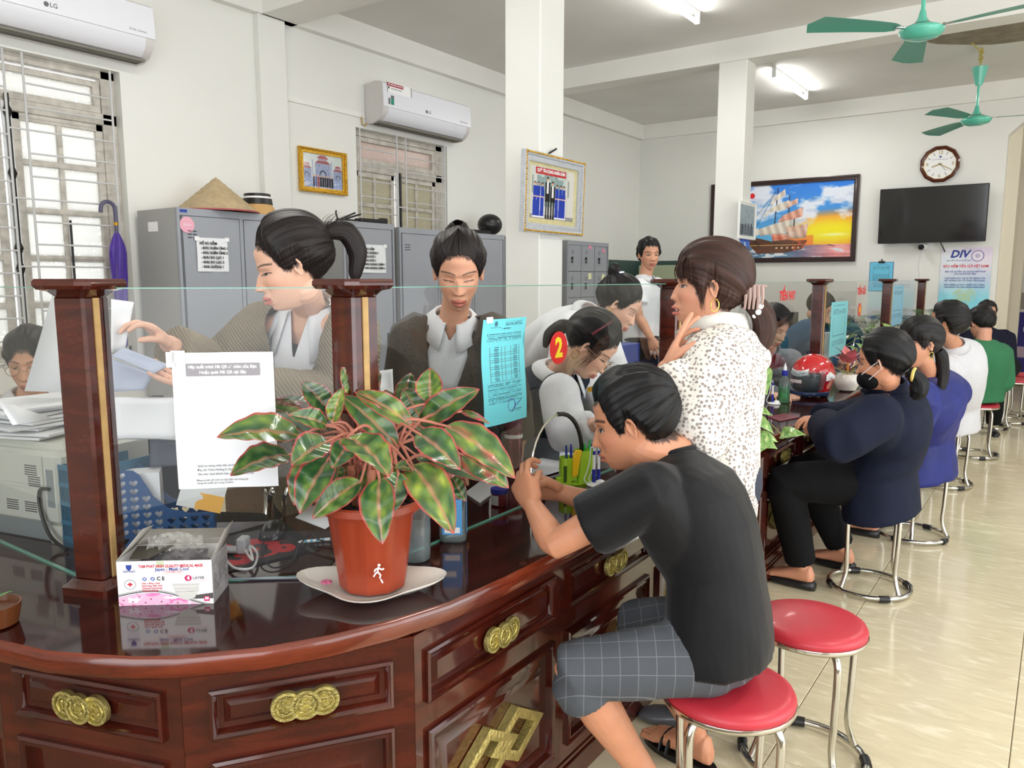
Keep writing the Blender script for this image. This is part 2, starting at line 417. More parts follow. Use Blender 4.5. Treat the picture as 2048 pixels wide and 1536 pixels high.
o = struct('trim_7', b, mat('brown_recess_tone', rgb(150, 138, 118), .8, var=.3, vscale=9)); o['label'] = 'flat brown oval standing in for a dark recess in the ceiling'  # flat patch, the dark of the recess is put into its colour
# ---------------- windows ----------------
M_wfr = mat('weathered_window_frame', rgb(204, 198, 188), .6, var=.25, vscale=18, bump=(60, .1))
M_grille = mat('grey_painted_bar', rgb(200, 200, 200), .4)
def frost(name, c, s):
 m = bpy.data.materials.new(name); m.use_nodes = True
 n = m.node_tree.nodes; l = m.node_tree.links
 for x in list(n): n.remove(x)
 o = n.new('ShaderNodeOutputMaterial'); t = n.new('ShaderNodeBsdfTranslucent'); d = n.new('ShaderNodeBsdfDiffuse')
 g = n.new('ShaderNodeBsdfGlossy'); g.inputs[1].default_value = .2
 tc = n.new('ShaderNodeTexCoord'); v = n.new('ShaderNodeTexVoronoi'); v.inputs['Scale'].default_value = s; v.feature = 'F1'
 l.new(tc.outputs['Object'], v.inputs['Vector'])
 cr = n.new('ShaderNodeValToRGB'); e = cr.color_ramp.elements; e[0].position = .25; e[0].color = c; e[1].position = .5; e[1].color = tuple(x * .84 for x in c[:3]) + (1,)
 q = e.new(.36); q.color = tuple(x * .8 for x in c[:3]) + (1,)
 l.new(v.outputs['Distance'], cr.inputs[0]); l.new(cr.outputs[0], t.inputs[0]); l.new(cr.outputs[0], d.inputs[0])
 bp = n.new('ShaderNodeBump'); bp.inputs['Strength'].default_value = .6; l.new(v.outputs['Distance'], bp.inputs['Height']); l.new(bp.outputs[0], g.inputs['Normal'])
 x = n.new('ShaderNodeMixShader'); x.inputs[0].default_value = .2; l.new(t.outputs[0], x.inputs[1]); l.new(d.outputs[0], x.inputs[2])
 y = n.new('ShaderNodeMixShader'); y.inputs[0].default_value = .06; l.new(x.outputs[0], y.inputs[1]); l.new(g.outputs[0], y.inputs[2]); l.new(y.outputs[0], o.inputs[0])
 return m
M_fr1 = frost('patterned_glass', rgb(250, 249, 244), 34); M_fr2 = frost('dim_patterned_glass', rgb(196, 190, 172), 40); M_fr3 = frost('rosy_patterned_glass', rgb(214, 200, 192), 40)
def bar(b, y0, y1, z0, z1, x0, x1, bev=.004): b.box(x0, x1, y0, y1, z0, z1, bev)
def window(nm, Y0, Y1, Z0, Z1, sashes, tz0, tz1, glass, glasst, rows, bolt=True):
 w_ = root(nm, None, None, (-5.1, (Y0 + Y1) / 2, Z0), kind='structure')
 b = B(); xo, xi = -5.14, -5.07
 bar(b, Y0, Y0 + .05, Z0, Z1, xo, xi); bar(b, Y1 - .09, Y1, Z0, Z1, xo, xi); bar(b, Y0, Y1, Z1 - .05, Z1, xo, xi); bar(b, Y0, Y1, Z0, Z0 + .05, xo, xi)
 bar(b, Y0, Y1, tz0 - .09, tz0 - .02, xo, xi)
 mk('window_frame', b, M_wfr, w_)
 f = mk('transom_frame', B().frame(rect(Y0 + .06, Y1 - .1, tz0 - .02, tz1), rect(Y0 + .1, Y1 - .14, tz0 + .02, tz1 - .035), frameM((-5.12, 0, 0), (0, 1, 0), (0, 0, 1)), .05), M_wfr, w_)
 mk('pane', B().box(-5.105, -5.10, Y0 + .1, Y1 - .14, tz0 + .02, tz1 - .035), glasst, w_)
 for (a, c, nc) in sashes:
  s = B(); z0 = Z0 + .05; z1 = tz0 - .09; fw = .045
  ys = [a + fw + (c - a - 2 * fw + .03) * k / nc for k in range(nc + 1)]
  bar(s, a, a + fw, z0, z1, -5.12, -5.08); bar(s, c - fw, c, z0, z1, -5.12, -5.08); bar(s, a, c, z1 - fw, z1, -5.12, -5.08); bar(s, a, c, z0, z0 + fw, -5.12, -5.08)
  for k in range(1, nc): bar(s, ys[k] - .03, ys[k], z0, z1, -5.118, -5.083)
  zs = [z1 - (z1 - z0) * k / rows for k in range(rows + 1)]
  for k in range(1, rows): bar(s, a, c, zs[k] - .018, zs[k] + .018, -5.117, -5.084)
  so = mk('sash', s, M_wfr, w_)
  for k in range(nc):
   for q in range(rows): mk('pane', B().box(-5.103, -5.098, ys[k], ys[k + 1] - .03, zs[q + 1] + .018, zs[q] - .018), glass, so)
 return w_
w1 = window('window_1', 1.45, 2.74, .95, 2.74, [(1.5, 2.06, 2), (2.12, 2.65, 2)], 2.50, 2.67, M_fr1, M_fr1, 5)
w2 = window('window_2', 4.76, 5.955, 1.2, 2.715, [(4.81, 5.30, 2), (5.34, 5.865, 2)], 2.46, 2.66, M_fr2, M_fr3, 4)
def grille(par, vs, hs, zt, zb, r=.007):
 b = B()
 for y in vs: b.tube([(-4.985, y, zt), (-4.985, y, zb)], r, 6)
 for (y0, y1, z) in hs: b.tube([(-4.985, y0, z), (-4.985, y1, z)], r * .8, 6)
 mk('grille', b, M_grille, par)
zz = [2.56 - .131 * k for k in range(13)]
grille(w1, [1.47, 1.58, 2.06, 2.162, 2.668], [(2.162, 2.668, z) for z in zz] + [(1.58, 2.06, z - .04) for z in zz] + [(2.06, 2.162, z) for z in zz[2::3]] + [(1.47, 1.58, z) for z in zz[2::3]], 2.73, .96)
zz = [2.548 - .134 * k for k in range(10)]
grille(w2, [4.79, 5.24, 5.356, 5.90], [(4.79, 5.24, z) for z in zz] + [(5.356, 5.9, z - .01) for z in zz] + [(5.24, 5.356, z - .06) for z in zz[0::3]], 2.71, 1.22, .0075)
b = B(); b.tube([(-5.05, 2.09, 2.5), (-5.05, 2.09, 1.0)], .014, 8)
for z in (2.4, 2.05, 1.62, 1.5): b.tube([(-5.05, 2.09, z - .03), (-5.05, 2.09, z), (-5.05, 2.09, z + .03)], [.015, .026, .015], 8)
mk('espagnolette_bolt', b, M_black, w1)
mk('white_strip', B().box(-5.075, -5.06, 2.064, 2.115, 1.0, 2.46, .003), M_white, w1)
mk('white_strip', B().box(-5.075, -5.06, 5.30, 5.34, 1.25, 2.4, .003), M_white, w2)
mk('stay_bar', B().box(-5.06, -5.05, 2.39, 2.402, 1.0, 1.8), M_black, w1)
mk('espagnolette_bolt', B().tube([(-5.05, 5.345, 2.4), (-5.05, 5.345, 1.25)], .012, 8), M_black, w2)
# ---------------- tube light fittings ----------------
M_tube = mat('lit_tube', (1, .99, .95, 1), .3, emit=42)
for i, (tx, ty) in enumerate(TUBES):
 if i == 0:
  r = T0 = root('tube_lamp', 'lit fluorescent tube on the ceiling between the two cross beams', 'lamp', (0, 0, 0), group='fluorescent ceiling lamps', world=False)
  mk('batten', B().box(-.014, .014, -.6, .6, -.03, 0, .004), M_white, r)
  mk('tube', B().tube([(0, -.58, -.085), (0, .58, -.085)], .016, 10), M_tube, r)
  mk('clamp', B().box(-.02, .02, -.61, -.585, -.10, -.0, .004), M_white, r); mk('clamp', B().box(-.02, .02, .585, .61, -.10, 0, .004), M_white, r)
  r.location = (tx, ty, CZ)
 else: copy_tree(T0, (tx, ty, CZ), None, ['', 'lit fluorescent tube on the ceiling right above the ship picture', 'added unseen fluorescent tube over the left window', 'added unseen fluorescent tube over the visitors near the camera', 'added unseen fluorescent tube over the visitors aisle beside the near fan', 'added unseen fluorescent tube over the visitors aisle beside the far fan'][i])
# ======================= COUNTER =======================
CT = .75
front = [(-4.2, .56), (-1.66, .56), (-1.609, .574), (-1.498, .604), (-1.417, .645), (-1.342, .687), (-1.279, .735), (-1.241, .777), (-1.176, .849), (-1.112, .955), (-1.059, 1.082), (-1.023, 1.212), (-1.006, 1.4), (-1.0, 1.6), (-1.0, 9.95)]
wt = root('counter_worktop', 'glossy dark rosewood counter top with a rounded near corner', 'worktop', (-1.3, 1.2, .705))
poly = front + [(-1.82, 9.95), (-1.82, 1.35), (-2.0, 1.2), (-4.2, 1.2)]
b = B(); n = len(poly); V = []
def inset(p, d, k):
 a = Vector(poly[k - 1]); c = Vector(poly[(k + 1) % n]); q = Vector(poly[k]); t1 = (q - a).normalized(); t2 = (c - q).normalized()
 nn = Vector((-t1.y - t2.y, t1.x + t2.x)); nn = nn.normalized() if nn.length else nn; cs = max(.4, nn.dot(Vector((-t1.y, t1.x)))); q = q + nn * d / cs; return q
rs = []
for z, d in ((.705, .006), (.711, 0), (.738, 0), (.7465, .003), (.75, .008)):
 rs.append([Vector((*inset(None, d, k), z)) for k in range(n)])
b.rings(rs, cap0=True, cap1=False)
b.k = 1; b.add(rs[-1], [tuple(range(n))])
mk('top_board', b, [M_woodedge, M_woodtop], wt, angle=50)
M_gap = mat('dark_gap', rgb(20, 8, 6), .7)
def cab_frame(P, Q):
 u = Vector((Q[0] - P[0], Q[1] - P[1], 0)); return frameM((P[0], P[1], 0), u, (0, 0, 1)), u.length
def ring_panel(b, M, u0, u1, z0, z1, prof):
 rs = [[M @ Vector((u, z, h)) for u, z in ((u0 + d, z0 + d), (u1 - d, z0 + d), (u1 - d, z1 - d), (u0 + d, z1 - d))] for d, h in prof]
 b.rings(rs, cap0=False, cap1=True)
PROF = [(0, .0), (0, .009), (.006, .012), (.012, .006), (.018, .008), (.022, -.010), (.05, -.010), (.066, .0), (.07, .0)]
PROF2 = [(0, .0), (0, .009), (.006, .012), (.012, .006), (.016, -.008), (.026, -.010), (.038, .002), (.040, .002)]
def coin_handle(parent, M, u, z, sc_=1.0):
 b = B()
 for k, off in enumerate((-.036, .036, 0)):
  Mk = M @ Matrix.Translation((u + off * sc_, z, .012 + (.005 if k == 2 else 0)))
  n = 28
  cp = [(.030 * sc_ * math.cos(2 * pi * q / n), .030 * sc_ * math.sin(2 * pi * q / n)) for q in range(n)]
  ci = [(x * .8, y * .8) for x, y in cp]
  b.frame(cp, ci, Mk, .011)
  b.prism([(x * .99, y * .99) for x, y in ci], Mk, .005)
  for s in (0, 1, 2, 3):
   a = s * pi / 2; c = .013 * sc_
   pts = [Vector((math.cos(a) * c + math.sin(a) * t * c - 0, math.sin(a) * c - math.cos(a) * t * c, .009 + .0)) for t in (-1, 0, 1)]
   pts[1] = Vector((math.cos(a) * .019 * sc_, math.sin(a) * .019 * sc_, .009))
   b.tube([Mk @ p for p in pts], .0022, 5)
   b.tube([Mk @ Vector((math.cos(a + pi / 4) * r_ * sc_, math.sin(a + pi / 4) * r_ * sc_, .008)) for r_ in (.009, .012)], .003, 5)
  b.frame(rect(-.008, .008, -.008, .008), rect(-.005, .005, -.005, .005), Mk, .009)
 return mk('drawer_handle', b, M_brass, parent, angle=40)
def key_handle(parent, M, u, z):
 """two interlocked brass lozenges side by side"""
 b = B(); Mh = M @ Matrix.Translation((u, z, .0))
 for cx, z0 in ((.058, .0), (-.058, .0015)):
  lo = lambda a, c: [(cx - a, 0), (cx, -c), (cx + a, 0), (cx, c)]
  b.frame(lo(.116, .073), lo(.072, .044), Mh @ Matrix.Translation((0, 0, z0 + .001)), .026, .003)
 b.prism([(-.03, -.0), (0, -.019), (.03, .0), (0, .019)], Mh @ Matrix.Translation((0, 0, .002)), .024)
 return mk('door_handle', b, M_brass, parent, angle=30)
def cabinet(P, Q, label, u_open, handles=True, group='carved wooden cabinets along the counter front', zdrawer=(.542, .66), door=(.14, .478), dep=.3, cut=0):
 M, L = cab_frame(P, Q)
 c = root('counter_cabinet', label, 'cabinet', (P[0], P[1], 0), group)
 u0, u1 = u_open
 b = B(); b.box(0.001 + cut, L - .001 - cut, .0, .704, -dep, -.022, M=M); mk('carcass', b, M_wood, c)
 b = B()
 for a0, a1, z0, z1 in ((0.0005, u0, 0, .704), (u1, L - .0005, 0, .704), (u0, u1, zdrawer[1], .704), (u0, u1, door[1], zdrawer[0]), (u0, u1, 0, door[0])):
  b.box(a0, a1, z0, z1, -.024, 0, M=M)
 b.box(0, L, .02, .075, 0, .006, .002, M=M); b.box(0, L, .085, .095, 0, .004, .001, M=M)
 mk('face_frame', b, M_wood, c)
 b = B(); ring_panel(b, M, u0, u1, zdrawer[0], zdrawer[1], PROF2); d = mk('drawer', b, M_woodd, c)
 if handles: coin_handle(d, M, (u0 + u1) / 2, sum(zdrawer) / 2)
 b = B(); ring_panel(b, M, u0, u1, door[0], door[1], PROF); d = mk('door', b, M_woodd, c)
 if handles: key_handle(d, M, (u0 + u1) / 2 - .0, .317)
 return c
ordn = ['first', 'second', 'third', 'fourth', 'fifth', 'sixth', 'seventh', 'eighth', 'ninth', 'tenth', 'eleventh', 'twelfth', 'thirteenth', 'fourteenth', 'fifteenth']
P0, P1, P2 = (-1.045, 1.12), (-1.30, .752), (-1.72, .605)
c = cabinet(P1, P0, 'corner counter cabinet facing the camera, below the orange flower pot', (.048, .402), zdrawer=(.56, .662), door=(.16, .515), dep=.05, cut=.03)
c = cabinet(P2, P1, 'counter cabinet at the bottom left corner below the mask box', (.045, .405), zdrawer=(.56, .662), door=(.16, .515), dep=.05, cut=.03)
cabinet((-2.3, .605), P2, 'counter cabinet left of the rounded corner, outside the frame', (.04, .54))
y = 1.12
for k in range(15):
 y1 = 1.698 if k == 0 else y + .578
 if k == 14: y1 = 9.9
 lab = ['straight-front cabinet with brass ring handles beside the knee of the man in black', 'cabinet directly in front of the knees of the man in black'][k] if k < 2 else '%s cabinet of the straight counter front, counted from the rounded corner' % ordn[k]
 cabinet((-1.045, y), (-1.045, y1), lab, (.033, y1 - y - .033)); y = y1
# ---------------- posts ----------------
def post(x, y, rot, label, first=None):
 if first: return copy_tree(first, (x, y, CT), rot, label)
 r = root('screen_post', label, 'post', (0, 0, 0), 'rosewood posts holding the glass screens', world=False)
 rs = []
 mk('shaft', B().box(-.0385, .0385, -.0385, .0385, .03, .655, .006), M_wood, r)
 b = B()
 def sq(h, z, c=.3): q = h * c; return [Vector((sx, sy, z)) for sx, sy in ((h, -h + q), (h, h - q), (h - q, h), (-h + q, h), (-h, h - q), (-h, -h + q), (-h + q, -h), (h - q, -h))]
 b.rings([sq(.040, .652), sq(.052, .664), sq(.068, .668), sq(.074, .676), sq(.074, .684), sq(.070, .690)]); mk('cap', b, M_wood, r)
 b = B(); b.rings([sq(.058, .0, .1), sq(.058, .018, .1), sq(.05, .024, .1), sq(.042, .034, .1)]); mk('base', b, M_wood, r)
 mk('glazing_strip', B().box(.0385, .0415, -.012, .004, .03, .65), mat('pale_wood_strip', rgb(196, 160, 104), .6, var=.2, vscale=30), r)
 r.location = (x, y, CT); r.rotation_euler.z = rot; return r
p1 = post(-1.717, .824, R(22), 'nearest rosewood post with wide cap, left of the QR notice')
post(-1.3, 1.218, 0, 'rosewood post between the two nearest women tellers', p1)
PY = [1.218, 2.96, 5.3, 7.7, 9.77]
post(-1.3, 2.96, 0, 'rosewood post right behind the smiling woman in the floral hoodie', p1)
post(-1.3, 5.3, 0, 'rosewood post standing behind the red helmet', p1)
post(-1.3, 7.7, 0, 'rosewood post just left of the palm leaves', p1)
post(-1.3, 9.77, 0, 'farthest thin rosewood post beside the light blue banner', p1)
# ---------------- glass screens ----------------
M_glass = glassmat('clear_screen_glass', (.975, .985, .98, 1), .9)
M_gedge = mat('green_glass_edge', rgb(96, 158, 138), .15, trans=0, coat=1)
def screen(P, Q, label, arch=None, hi=1.42):
 u = Vector((Q[0] - P[0], Q[1] - P[1], 0)); L = u.length; M = frameM((P[0], P[1], CT), u, (0, 0, 1))
 r = root('glass_screen', label, 'screen', (P[0], P[1], CT), 'glass screens between the posts')
 h = hi - CT; pl = [(.0, .002)]
 ap = []
 if arch:
  for k in range(17):
   a = pi - pi * k / 16; ap.append((arch - P[1] + .155 * math.cos(a) * (1 if abs(math.cos(a)) < .99 else 1), .002 + .10 + .155 * math.sin(a)))
  ap = [(ap[0][0] - .004, .002)] + ap + [(ap[-1][0] + .004, .002)]
  pl += ap
 pl += [(L, .002), (L, h), (0, h)]
 b = B(); b.add([M @ Vector((x, y_, 0)) for x, y_ in pl], [tuple(range(len(pl)))]); mk('pane', b, M_glass, r, norm=False)
 b = B(); b.box(0, L, h - .001, h + .0015, -.003, .003, M=M)
 e0 = [(0, ap[0][0]), (ap[-1][0], L)] if arch else [(0, L)]
 for a0, a1 in e0: b.box(a0, a1, .0005, .004, -.004, .004, M=M)
 mk('polished_edge', b, M_gedge, r)
 if arch:
  b = B(); b.tube([M @ Vector((x, y_, 0)) for x, y_ in ap[:10]], .0035, 6, up=u); mk('clear_edge', b, M_chrome, r)
  b = B(); b.tube([M @ Vector((x, y_, 0)) for x, y_ in ap[9:]], .0075, 8, up=u); mk('rubber_edge', b, M_black, r)
 return r
g0 = screen((-4.2, .824), (-1.75, .824), 'glass screen left of the nearest post, before the printer')
g1 = screen((-1.69, .85), (-1.328, 1.19), 'angled glass screen carrying the QR notice')
g2 = screen((-1.3, 1.258), (-1.3, 2.92), 'glass screen with arched opening beside the blue notice', 2.09)
g3 = screen((-1.3, 3.0), (-1.3, 5.26), 'glass screen with arch left of the red helmet, before the grey-shirted teller', 4.16)
g4 = screen((-1.3, 5.34), (-1.3, 7.66), 'glass screen with arched opening right behind the red helmet', 6.55)
g5 = screen((-1.3, 7.74), (-1.3, 9.73), 'farthest glass screen, in front of the palm leaves', 8.75)
# ======================= THINGS ON THE WALLS =======================
def poly_in(U, V, pts):
 """point in polygon, vectorised"""
 c = np.zeros(U.shape, bool); n = len(pts)
 for i in range(n):
  x0, y0 = pts[i]; x1, y1 = pts[i - 1]
  if y0 == y1: continue
  k = ((y0 > V) != (y1 > V)) & (U < (x1 - x0) * (V - y0) / (y1 - y0) + x0); c ^= k
 return c
def put(C, m, col, a=1.0):
 col = np.array(col, float); mm = (m * a)[..., None]; return C * (1 - mm) + col * mm
def seg(U, V, x0, y0, x1, y1, r, asp=1.0):
 dx, dy = (x1 - x0), (y1 - y0) * asp; t = np.clip(((U - x0) * dx + (V - y0) * asp * dy) / (dx * dx + dy * dy + 1e-9), 0, 1)
 return np.hypot(U - x0 - t * dx, (V - y0) * asp - t * dy) < r
def ML(y, z, x): return frameM((x, y, z), (0, 1, 0), (0, 0, 1))      # facing +x
def MF(x, z, y): return frameM((x, y, z), (1, 0, 0), (0, 0, 1))      # facing -y
M_acbody = mat('air_conditioner_white', rgb(232, 233, 240), .28)
M_acside = mat('air_conditioner_side', rgb(212, 208, 206), .4)
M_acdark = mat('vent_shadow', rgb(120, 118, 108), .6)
def aircon(y0, y1, z0, z1, label, sticker):
 r = root('air_conditioner', label, 'air conditioner', (WX, (y0 + y1) / 2, z0), 'wall air conditioners')
 h = z1 - z0
 pf = [(.005, 0), (.005, h), (.04, h), (.12, h + .012), (.19, h), (.212, h * .93), (.222, h * .6), (.222, h * .38), (.205, h * .2), (.16, h * .07), (.09, .0)]
 Mx = lambda y: [Vector((WX + x, y, z0 + z)) for x, z in pf]
 b = B(); b.rings([Mx(y0 + .004), Mx(y1 - .004)]); mk('body', b, M_acside, r, angle=50)
 b = B(); pf2 = [(.19, h), (.218, h * .95), (.2285, h * .6), (.2285, h * .38)]
 rr = [[Vector((WX + x, y, z0 + z)) for x, z in pf2 + [(x - .006, z) for x, z in pf2[::-1]]] for y in (y0, y1)]
 b.rings(rr); mk('front_panel', b, M_acbody, r, angle=50)
 b = B(); pf3 = [(.227, h * .365), (.212, h * .2), (.165, h * .06), (.15, h * .05)]
 rr = [[Vector((WX + x, y, z0 + z)) for x, z in pf3 + [(x - .006, z + .004) for x, z in pf3[::-1]]] for y in (y0 + .06, y1 - .06)]
 b.rings(rr); mk('louver', b, M_acbody, r, angle=50)
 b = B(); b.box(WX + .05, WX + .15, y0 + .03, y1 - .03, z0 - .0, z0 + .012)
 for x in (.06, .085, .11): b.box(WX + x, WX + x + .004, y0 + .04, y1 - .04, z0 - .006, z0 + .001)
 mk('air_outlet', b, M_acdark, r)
 ym = (y0 + y1) / 2
 n = 18; b = B(); b.prism([(.014 * math.cos(2 * pi * k / n), .014 * math.sin(2 * pi * k / n)) for k in range(n)], ML(ym - .05, z0 + h * .5, WX + .2286), .001)
 mk('logo', b, M_inkg, r)
 text('LG', .035, ML(ym - .01, z0 + h * .5, WX + .2288), M_inkg, r, bold=.0006)
 text('DUAL Inverter', .018, ML(y1 - .11, z0 + h * .47, WX + .2288), M_inkg, r)
 if sticker:
  M = frameM((WX + .223, y0 + .05, z0 + h * .75), (0, 1, 0), (-.02, 0, .3))
  b = B(); b.box(0, .30, 0, .085, 0, .001, M=M); st = mk('sticker', b, M_whitep, r)
  b = B(); b.box(.005, .20, .052, .08, .001, .0016, M=M); mk('red_band', b, mat('crimson_print', rgb(170, 22, 48), .4), st)
  text('TIẾT KIỆM ĐIỆN NĂNG 70%', .015, M @ Matrix.Translation((.10, .066, .0018)), M_whitep, st, maxw=.18, bold=.0004)
  text('LÀM LẠNH NHANH', .016, M @ Matrix.Translation((.11, .034, .0012)), M_ink, st, maxw=.13)
  b = B(); b.box(.0, .006, .0, .085, .001, .0016, M=M); b.box(.294, .3, 0, .085, .001, .0016, M=M); b.box(.012, .028, .03, .047, .001, .0016, M=M); mk('black_marks', b, M_ink, st)
  M = ML(y0 + .055, z0 + h * .45, WX + .2288)
  b = B(); b.box(.03, .068, 0, .065, 0, .001, M=M); mk('energy_label', b, mat('green_label', rgb(20, 140, 110), .4), r)
  b = B(); b.box(.03, .068, .052, .075, .0005, .0012, M=M); b.box(0, .022, .0, .05, 0, .001, M=M); mk('small_label', b, M_inkg, r)
  b = B(); b.tube([(WX + .01, y0 + .03, z0 + .03), (WX + .02, y0 - .02, z0 - .02), (WX + .015, y0 - .045, z0 - .01), (WX + .01, y0 - .05, z0 + .06)], .006, 6); mk('drain_hose', b, mat('yellowed_hose', rgb(190, 160, 96), .5), r)
 return r
aircon(1.68, 2.86, 2.80, 3.13, 'white air conditioner above the barred window at the top left corner', False)
aircon(4.87, 6.045, 2.755, 3.085, 'white air conditioner with red sticker above the middle window', True)
# ---- framed pictures ----
M_gold = mat('gilded_moulding', rgb(222, 172, 52), .35, .6, bump=(90, .5), var=.3, vscale=50)
M_silv = mat('silver_moulding', rgb(198, 202, 208), .4, .3, bump=(90, .3), var=.12, vscale=50)
def picture(name, label, M, w_, h_, fw, mt, fn, nx, ny, depth=.03, beads=None, mat2=None, pm=None, group=None):
 o = M @ Vector((w_ / 2, 0, 0)); r = root(name, label, 'picture', o, group)
 b = B()
 for (d0, d1, dep, bz) in ((0, fw * .45, depth, .004), (fw * .45, fw, depth * .7, .003)):
  b.frame(rect(d0, w_ - d0, d0, h_ - d0), rect(d1, w_ - d1, d1, h_ - d1), M, dep, bz); b.k = 0
 fr = mk('frame', b, mt, r)
 if beads:
  b = B(); s = beads
  for side in range(4):
   L = w_ if side % 2 == 0 else h_; nb = int(L / s)
   for k in range(nb):
    t = (k + .5) * L / nb
    p = {0: (t, fw * .18), 1: (w_ - fw * .18, t), 2: (t, h_ - fw * .18), 3: (fw * .18, t)}[side]
    b.ell(M @ Vector((p[0], p[1], depth)), s * .42, s * .42, s * .42, 6, 4)
  mk('beading', b, mat2 or mt, fr)
 panel('print', M @ Matrix.Translation((fw * .9, fw * .9, .008)), w_ - fw * 1.8, h_ - fw * 1.8, nx, ny, fn, r, pm or M_printg)
 return r
def f_gate(U, V):
 n = fbm(U * 6, V * 6, seed=2)
 C = np.stack([190 + 30 * n + 0 * V, 205 + 15 * n, 205 + 10 * n], -1)
 C = put(C, V < .33, (150, 165, 205)); C = put(C, (V < .33) & (fbm(U * 20, V * 30, seed=7) > .55), (200, 208, 225))
 st = (150, 160, 190)
 for cx, s in ((.5, 1.0), (.1, .62), (.88, .62)):
  base = .30; hgt = .42 * s
  C = put(C, (abs(U - cx) < .19 * s) & (V > base) & (V < base + hgt), st)
  C = put(C, (abs(U - cx) < .19 * s) & (V > base) & (V < base + hgt) & (fbm(U * 30, V * 18, seed=9) > .6), (120, 130, 170))
  C = put(C, poly_in(U, V, [(cx - .2 * s, base + hgt), (cx + .2 * s, base + hgt), (cx + .12 * s, base + hgt + .09 * s), (cx - .12 * s, base + hgt + .09 * s)]), (150, 80, 85))
  C = put(C, (abs(U - cx) < .11 * s) & (V > base + hgt + .08 * s) & (V < base + hgt + .16 * s), (170, 150, 165))
  C = put(C, poly_in(U, V, [(cx - .15 * s, base + hgt + .15 * s), (cx + .15 * s, base + hgt + .15 * s), (cx + .07 * s, base + hgt + .24 * s), (cx - .07 * s, base + hgt + .24 * s)]), (165, 85, 90))
  C = put(C, ((U - cx) ** 2 / (.085 * s) ** 2 + (V - base - .12 * s) ** 2 / (.12 * s) ** 2 < 1) & (V > base - .03), (60, 66, 100))
  C = put(C, ((U - cx) ** 2 / (.06 * s) ** 2 + (V - base - .10 * s) ** 2 / (.09 * s) ** 2 < 1) & (V > base - .03), (150, 165, 190))
 for cx in (.25, .72): C = put(C, (abs(U - cx) < .018) & (V > .35) & (V < .82), (165, 172, 200))
 cols = [(60, 50, 60), (90, 100, 150), (150, 70, 60), (30, 30, 36), (40, 36, 44), (28, 28, 30), (30, 28, 36), (44, 40, 50), (36, 34, 40)]
 for k, c in enumerate(cols):
  cx = .27 + k * .057; C = put(C, (abs(U - cx) < .024) & (V > .05) & (V < .33), c); C = put(C, (U - cx) ** 2 + ((V - .36) * .8) ** 2 < .0004, (205, 160, 140))
 return C
picture('gold_frame', 'gold framed group photo of a pagoda gate on the left wall', ML(4.13, 2.13, -4.995), .49, .345, .04, M_gold, f_gate, 120, 90, .03, .018)
def f_team(U, V):
 n = fbm(U * 25, V * 25, seed=3)
 C = np.stack([196 + 26 * n, 186 + 26 * n, 130 + 40 * n], -1)
 inn = (U > .07) & (U < .93) & (V > .1) & (V < .94)
 C = put(C, inn, (205, 205, 200)); C = put(C, inn & (U > .8), (215, 212, 205)); C = put(C, inn & (V < .16), (150, 148, 146))
 C = put(C, (U > .19) & (U < .74) & (V > .3) & (V < .82), (140, 160, 158)); C = put(C, (U > .19) & (U < .74) & (V > .3) & (V < .82) & (fbm(U * 14, V * 10, seed=8) > .58), (190, 205, 200))
 C = put(C, (U > .16) & (U < .76) & (V > .815) & (V < .92), (186, 52, 56))
 for (a, c) in ((.10, .13), (.8, .83)): C = put(C, (U > a) & (U < c) & (V > .5) & (V < .78), (150, 160, 150))
 blues = [.16, .225, .30, .585, .66, .725]
 for cx in blues:
  C = put(C, poly_in(U, V, [(cx - .03, .62), (cx + .03, .62), (cx + .042, .13), (cx - .042, .13)]), (30, 60, 170))
  C = put(C, (abs(U - cx) < .045) & (V > .11) & (V < .14), (235, 235, 240))
  C = put(C, (abs(U - cx - .035) < .006) & (V > .13) & (V < .45), (220, 222, 235))
  C = put(C, (U - cx) ** 2 + ((V - .655) * .75) ** 2 < .00055, (30, 26, 28)); C = put(C, (U - cx) ** 2 + ((V - .645) * .75) ** 2 < .00024, (225, 180, 160))
  C = put(C, (abs(U - cx) < .04) & (V > .44) & (V < .46), (230, 190, 170))
 for cx, t in ((.40, .72), (.50, .66)):
  C = put(C, poly_in(U, V, [(cx - .05, t - .02), (cx + .05, t - .02), (cx + .045, .38), (cx - .045, .38)]), (26, 26, 30))
  for s in (-.025, .02): C = put(C, (abs(U - cx - s) < .014) & (V > .1) & (V <= .4), (24, 24, 28))
  C = put(C, (abs(U - cx) < .017) & (V > t - .2) & (V < t - .01), (235, 235, 235))
  C = put(C, (U - cx) ** 2 + ((V - t - .035) * .75) ** 2 < .0006, (25, 22, 24)); C = put(C, (U - cx) ** 2 + ((V - t - .02) * .75) ** 2 < .0003, (220, 175, 150))
 return C
Mp = frameM((-2.515, 3.612, 1.703), (0, 1, 0), (.035, 0, 1))
pt = picture('silver_frame', 'large silver framed photo of staff in blue dresses hanging on the thick column', Mp, .65, .448, .055, M_silv, f_team, 170, 120, .035, .014, M_gold)
Mt = Mp @ Matrix.Translation((.05 + .46 * .55, .05 + .865 * .35, .0095))
text('QUỸ TÍN DỤNG NHÂN DÂN', .026, Mt, M_whitep, pt, maxw=.30, bold=.0006)
mk('nail', B().cyl((-2.54, 3.95, 2.17), (-2.50, 3.98, 2.20), .006, 6), M_black, pt)
def f_dim(U, V):
 n = fbm(U * 8, V * 6, seed=11); C = np.stack([120 + 40 * n + 30 * V, 135 + 40 * n + 30 * V, 145 + 35 * n + 30 * V], -1)
 for k in range(9): C = put(C, (abs(U - .1 - k * .1) < .038) & (V > .05) & (V < .38 + .05 * math.sin(k * 3)), (46, 54, 66) if k % 2 else (90, 100, 108))
 return C
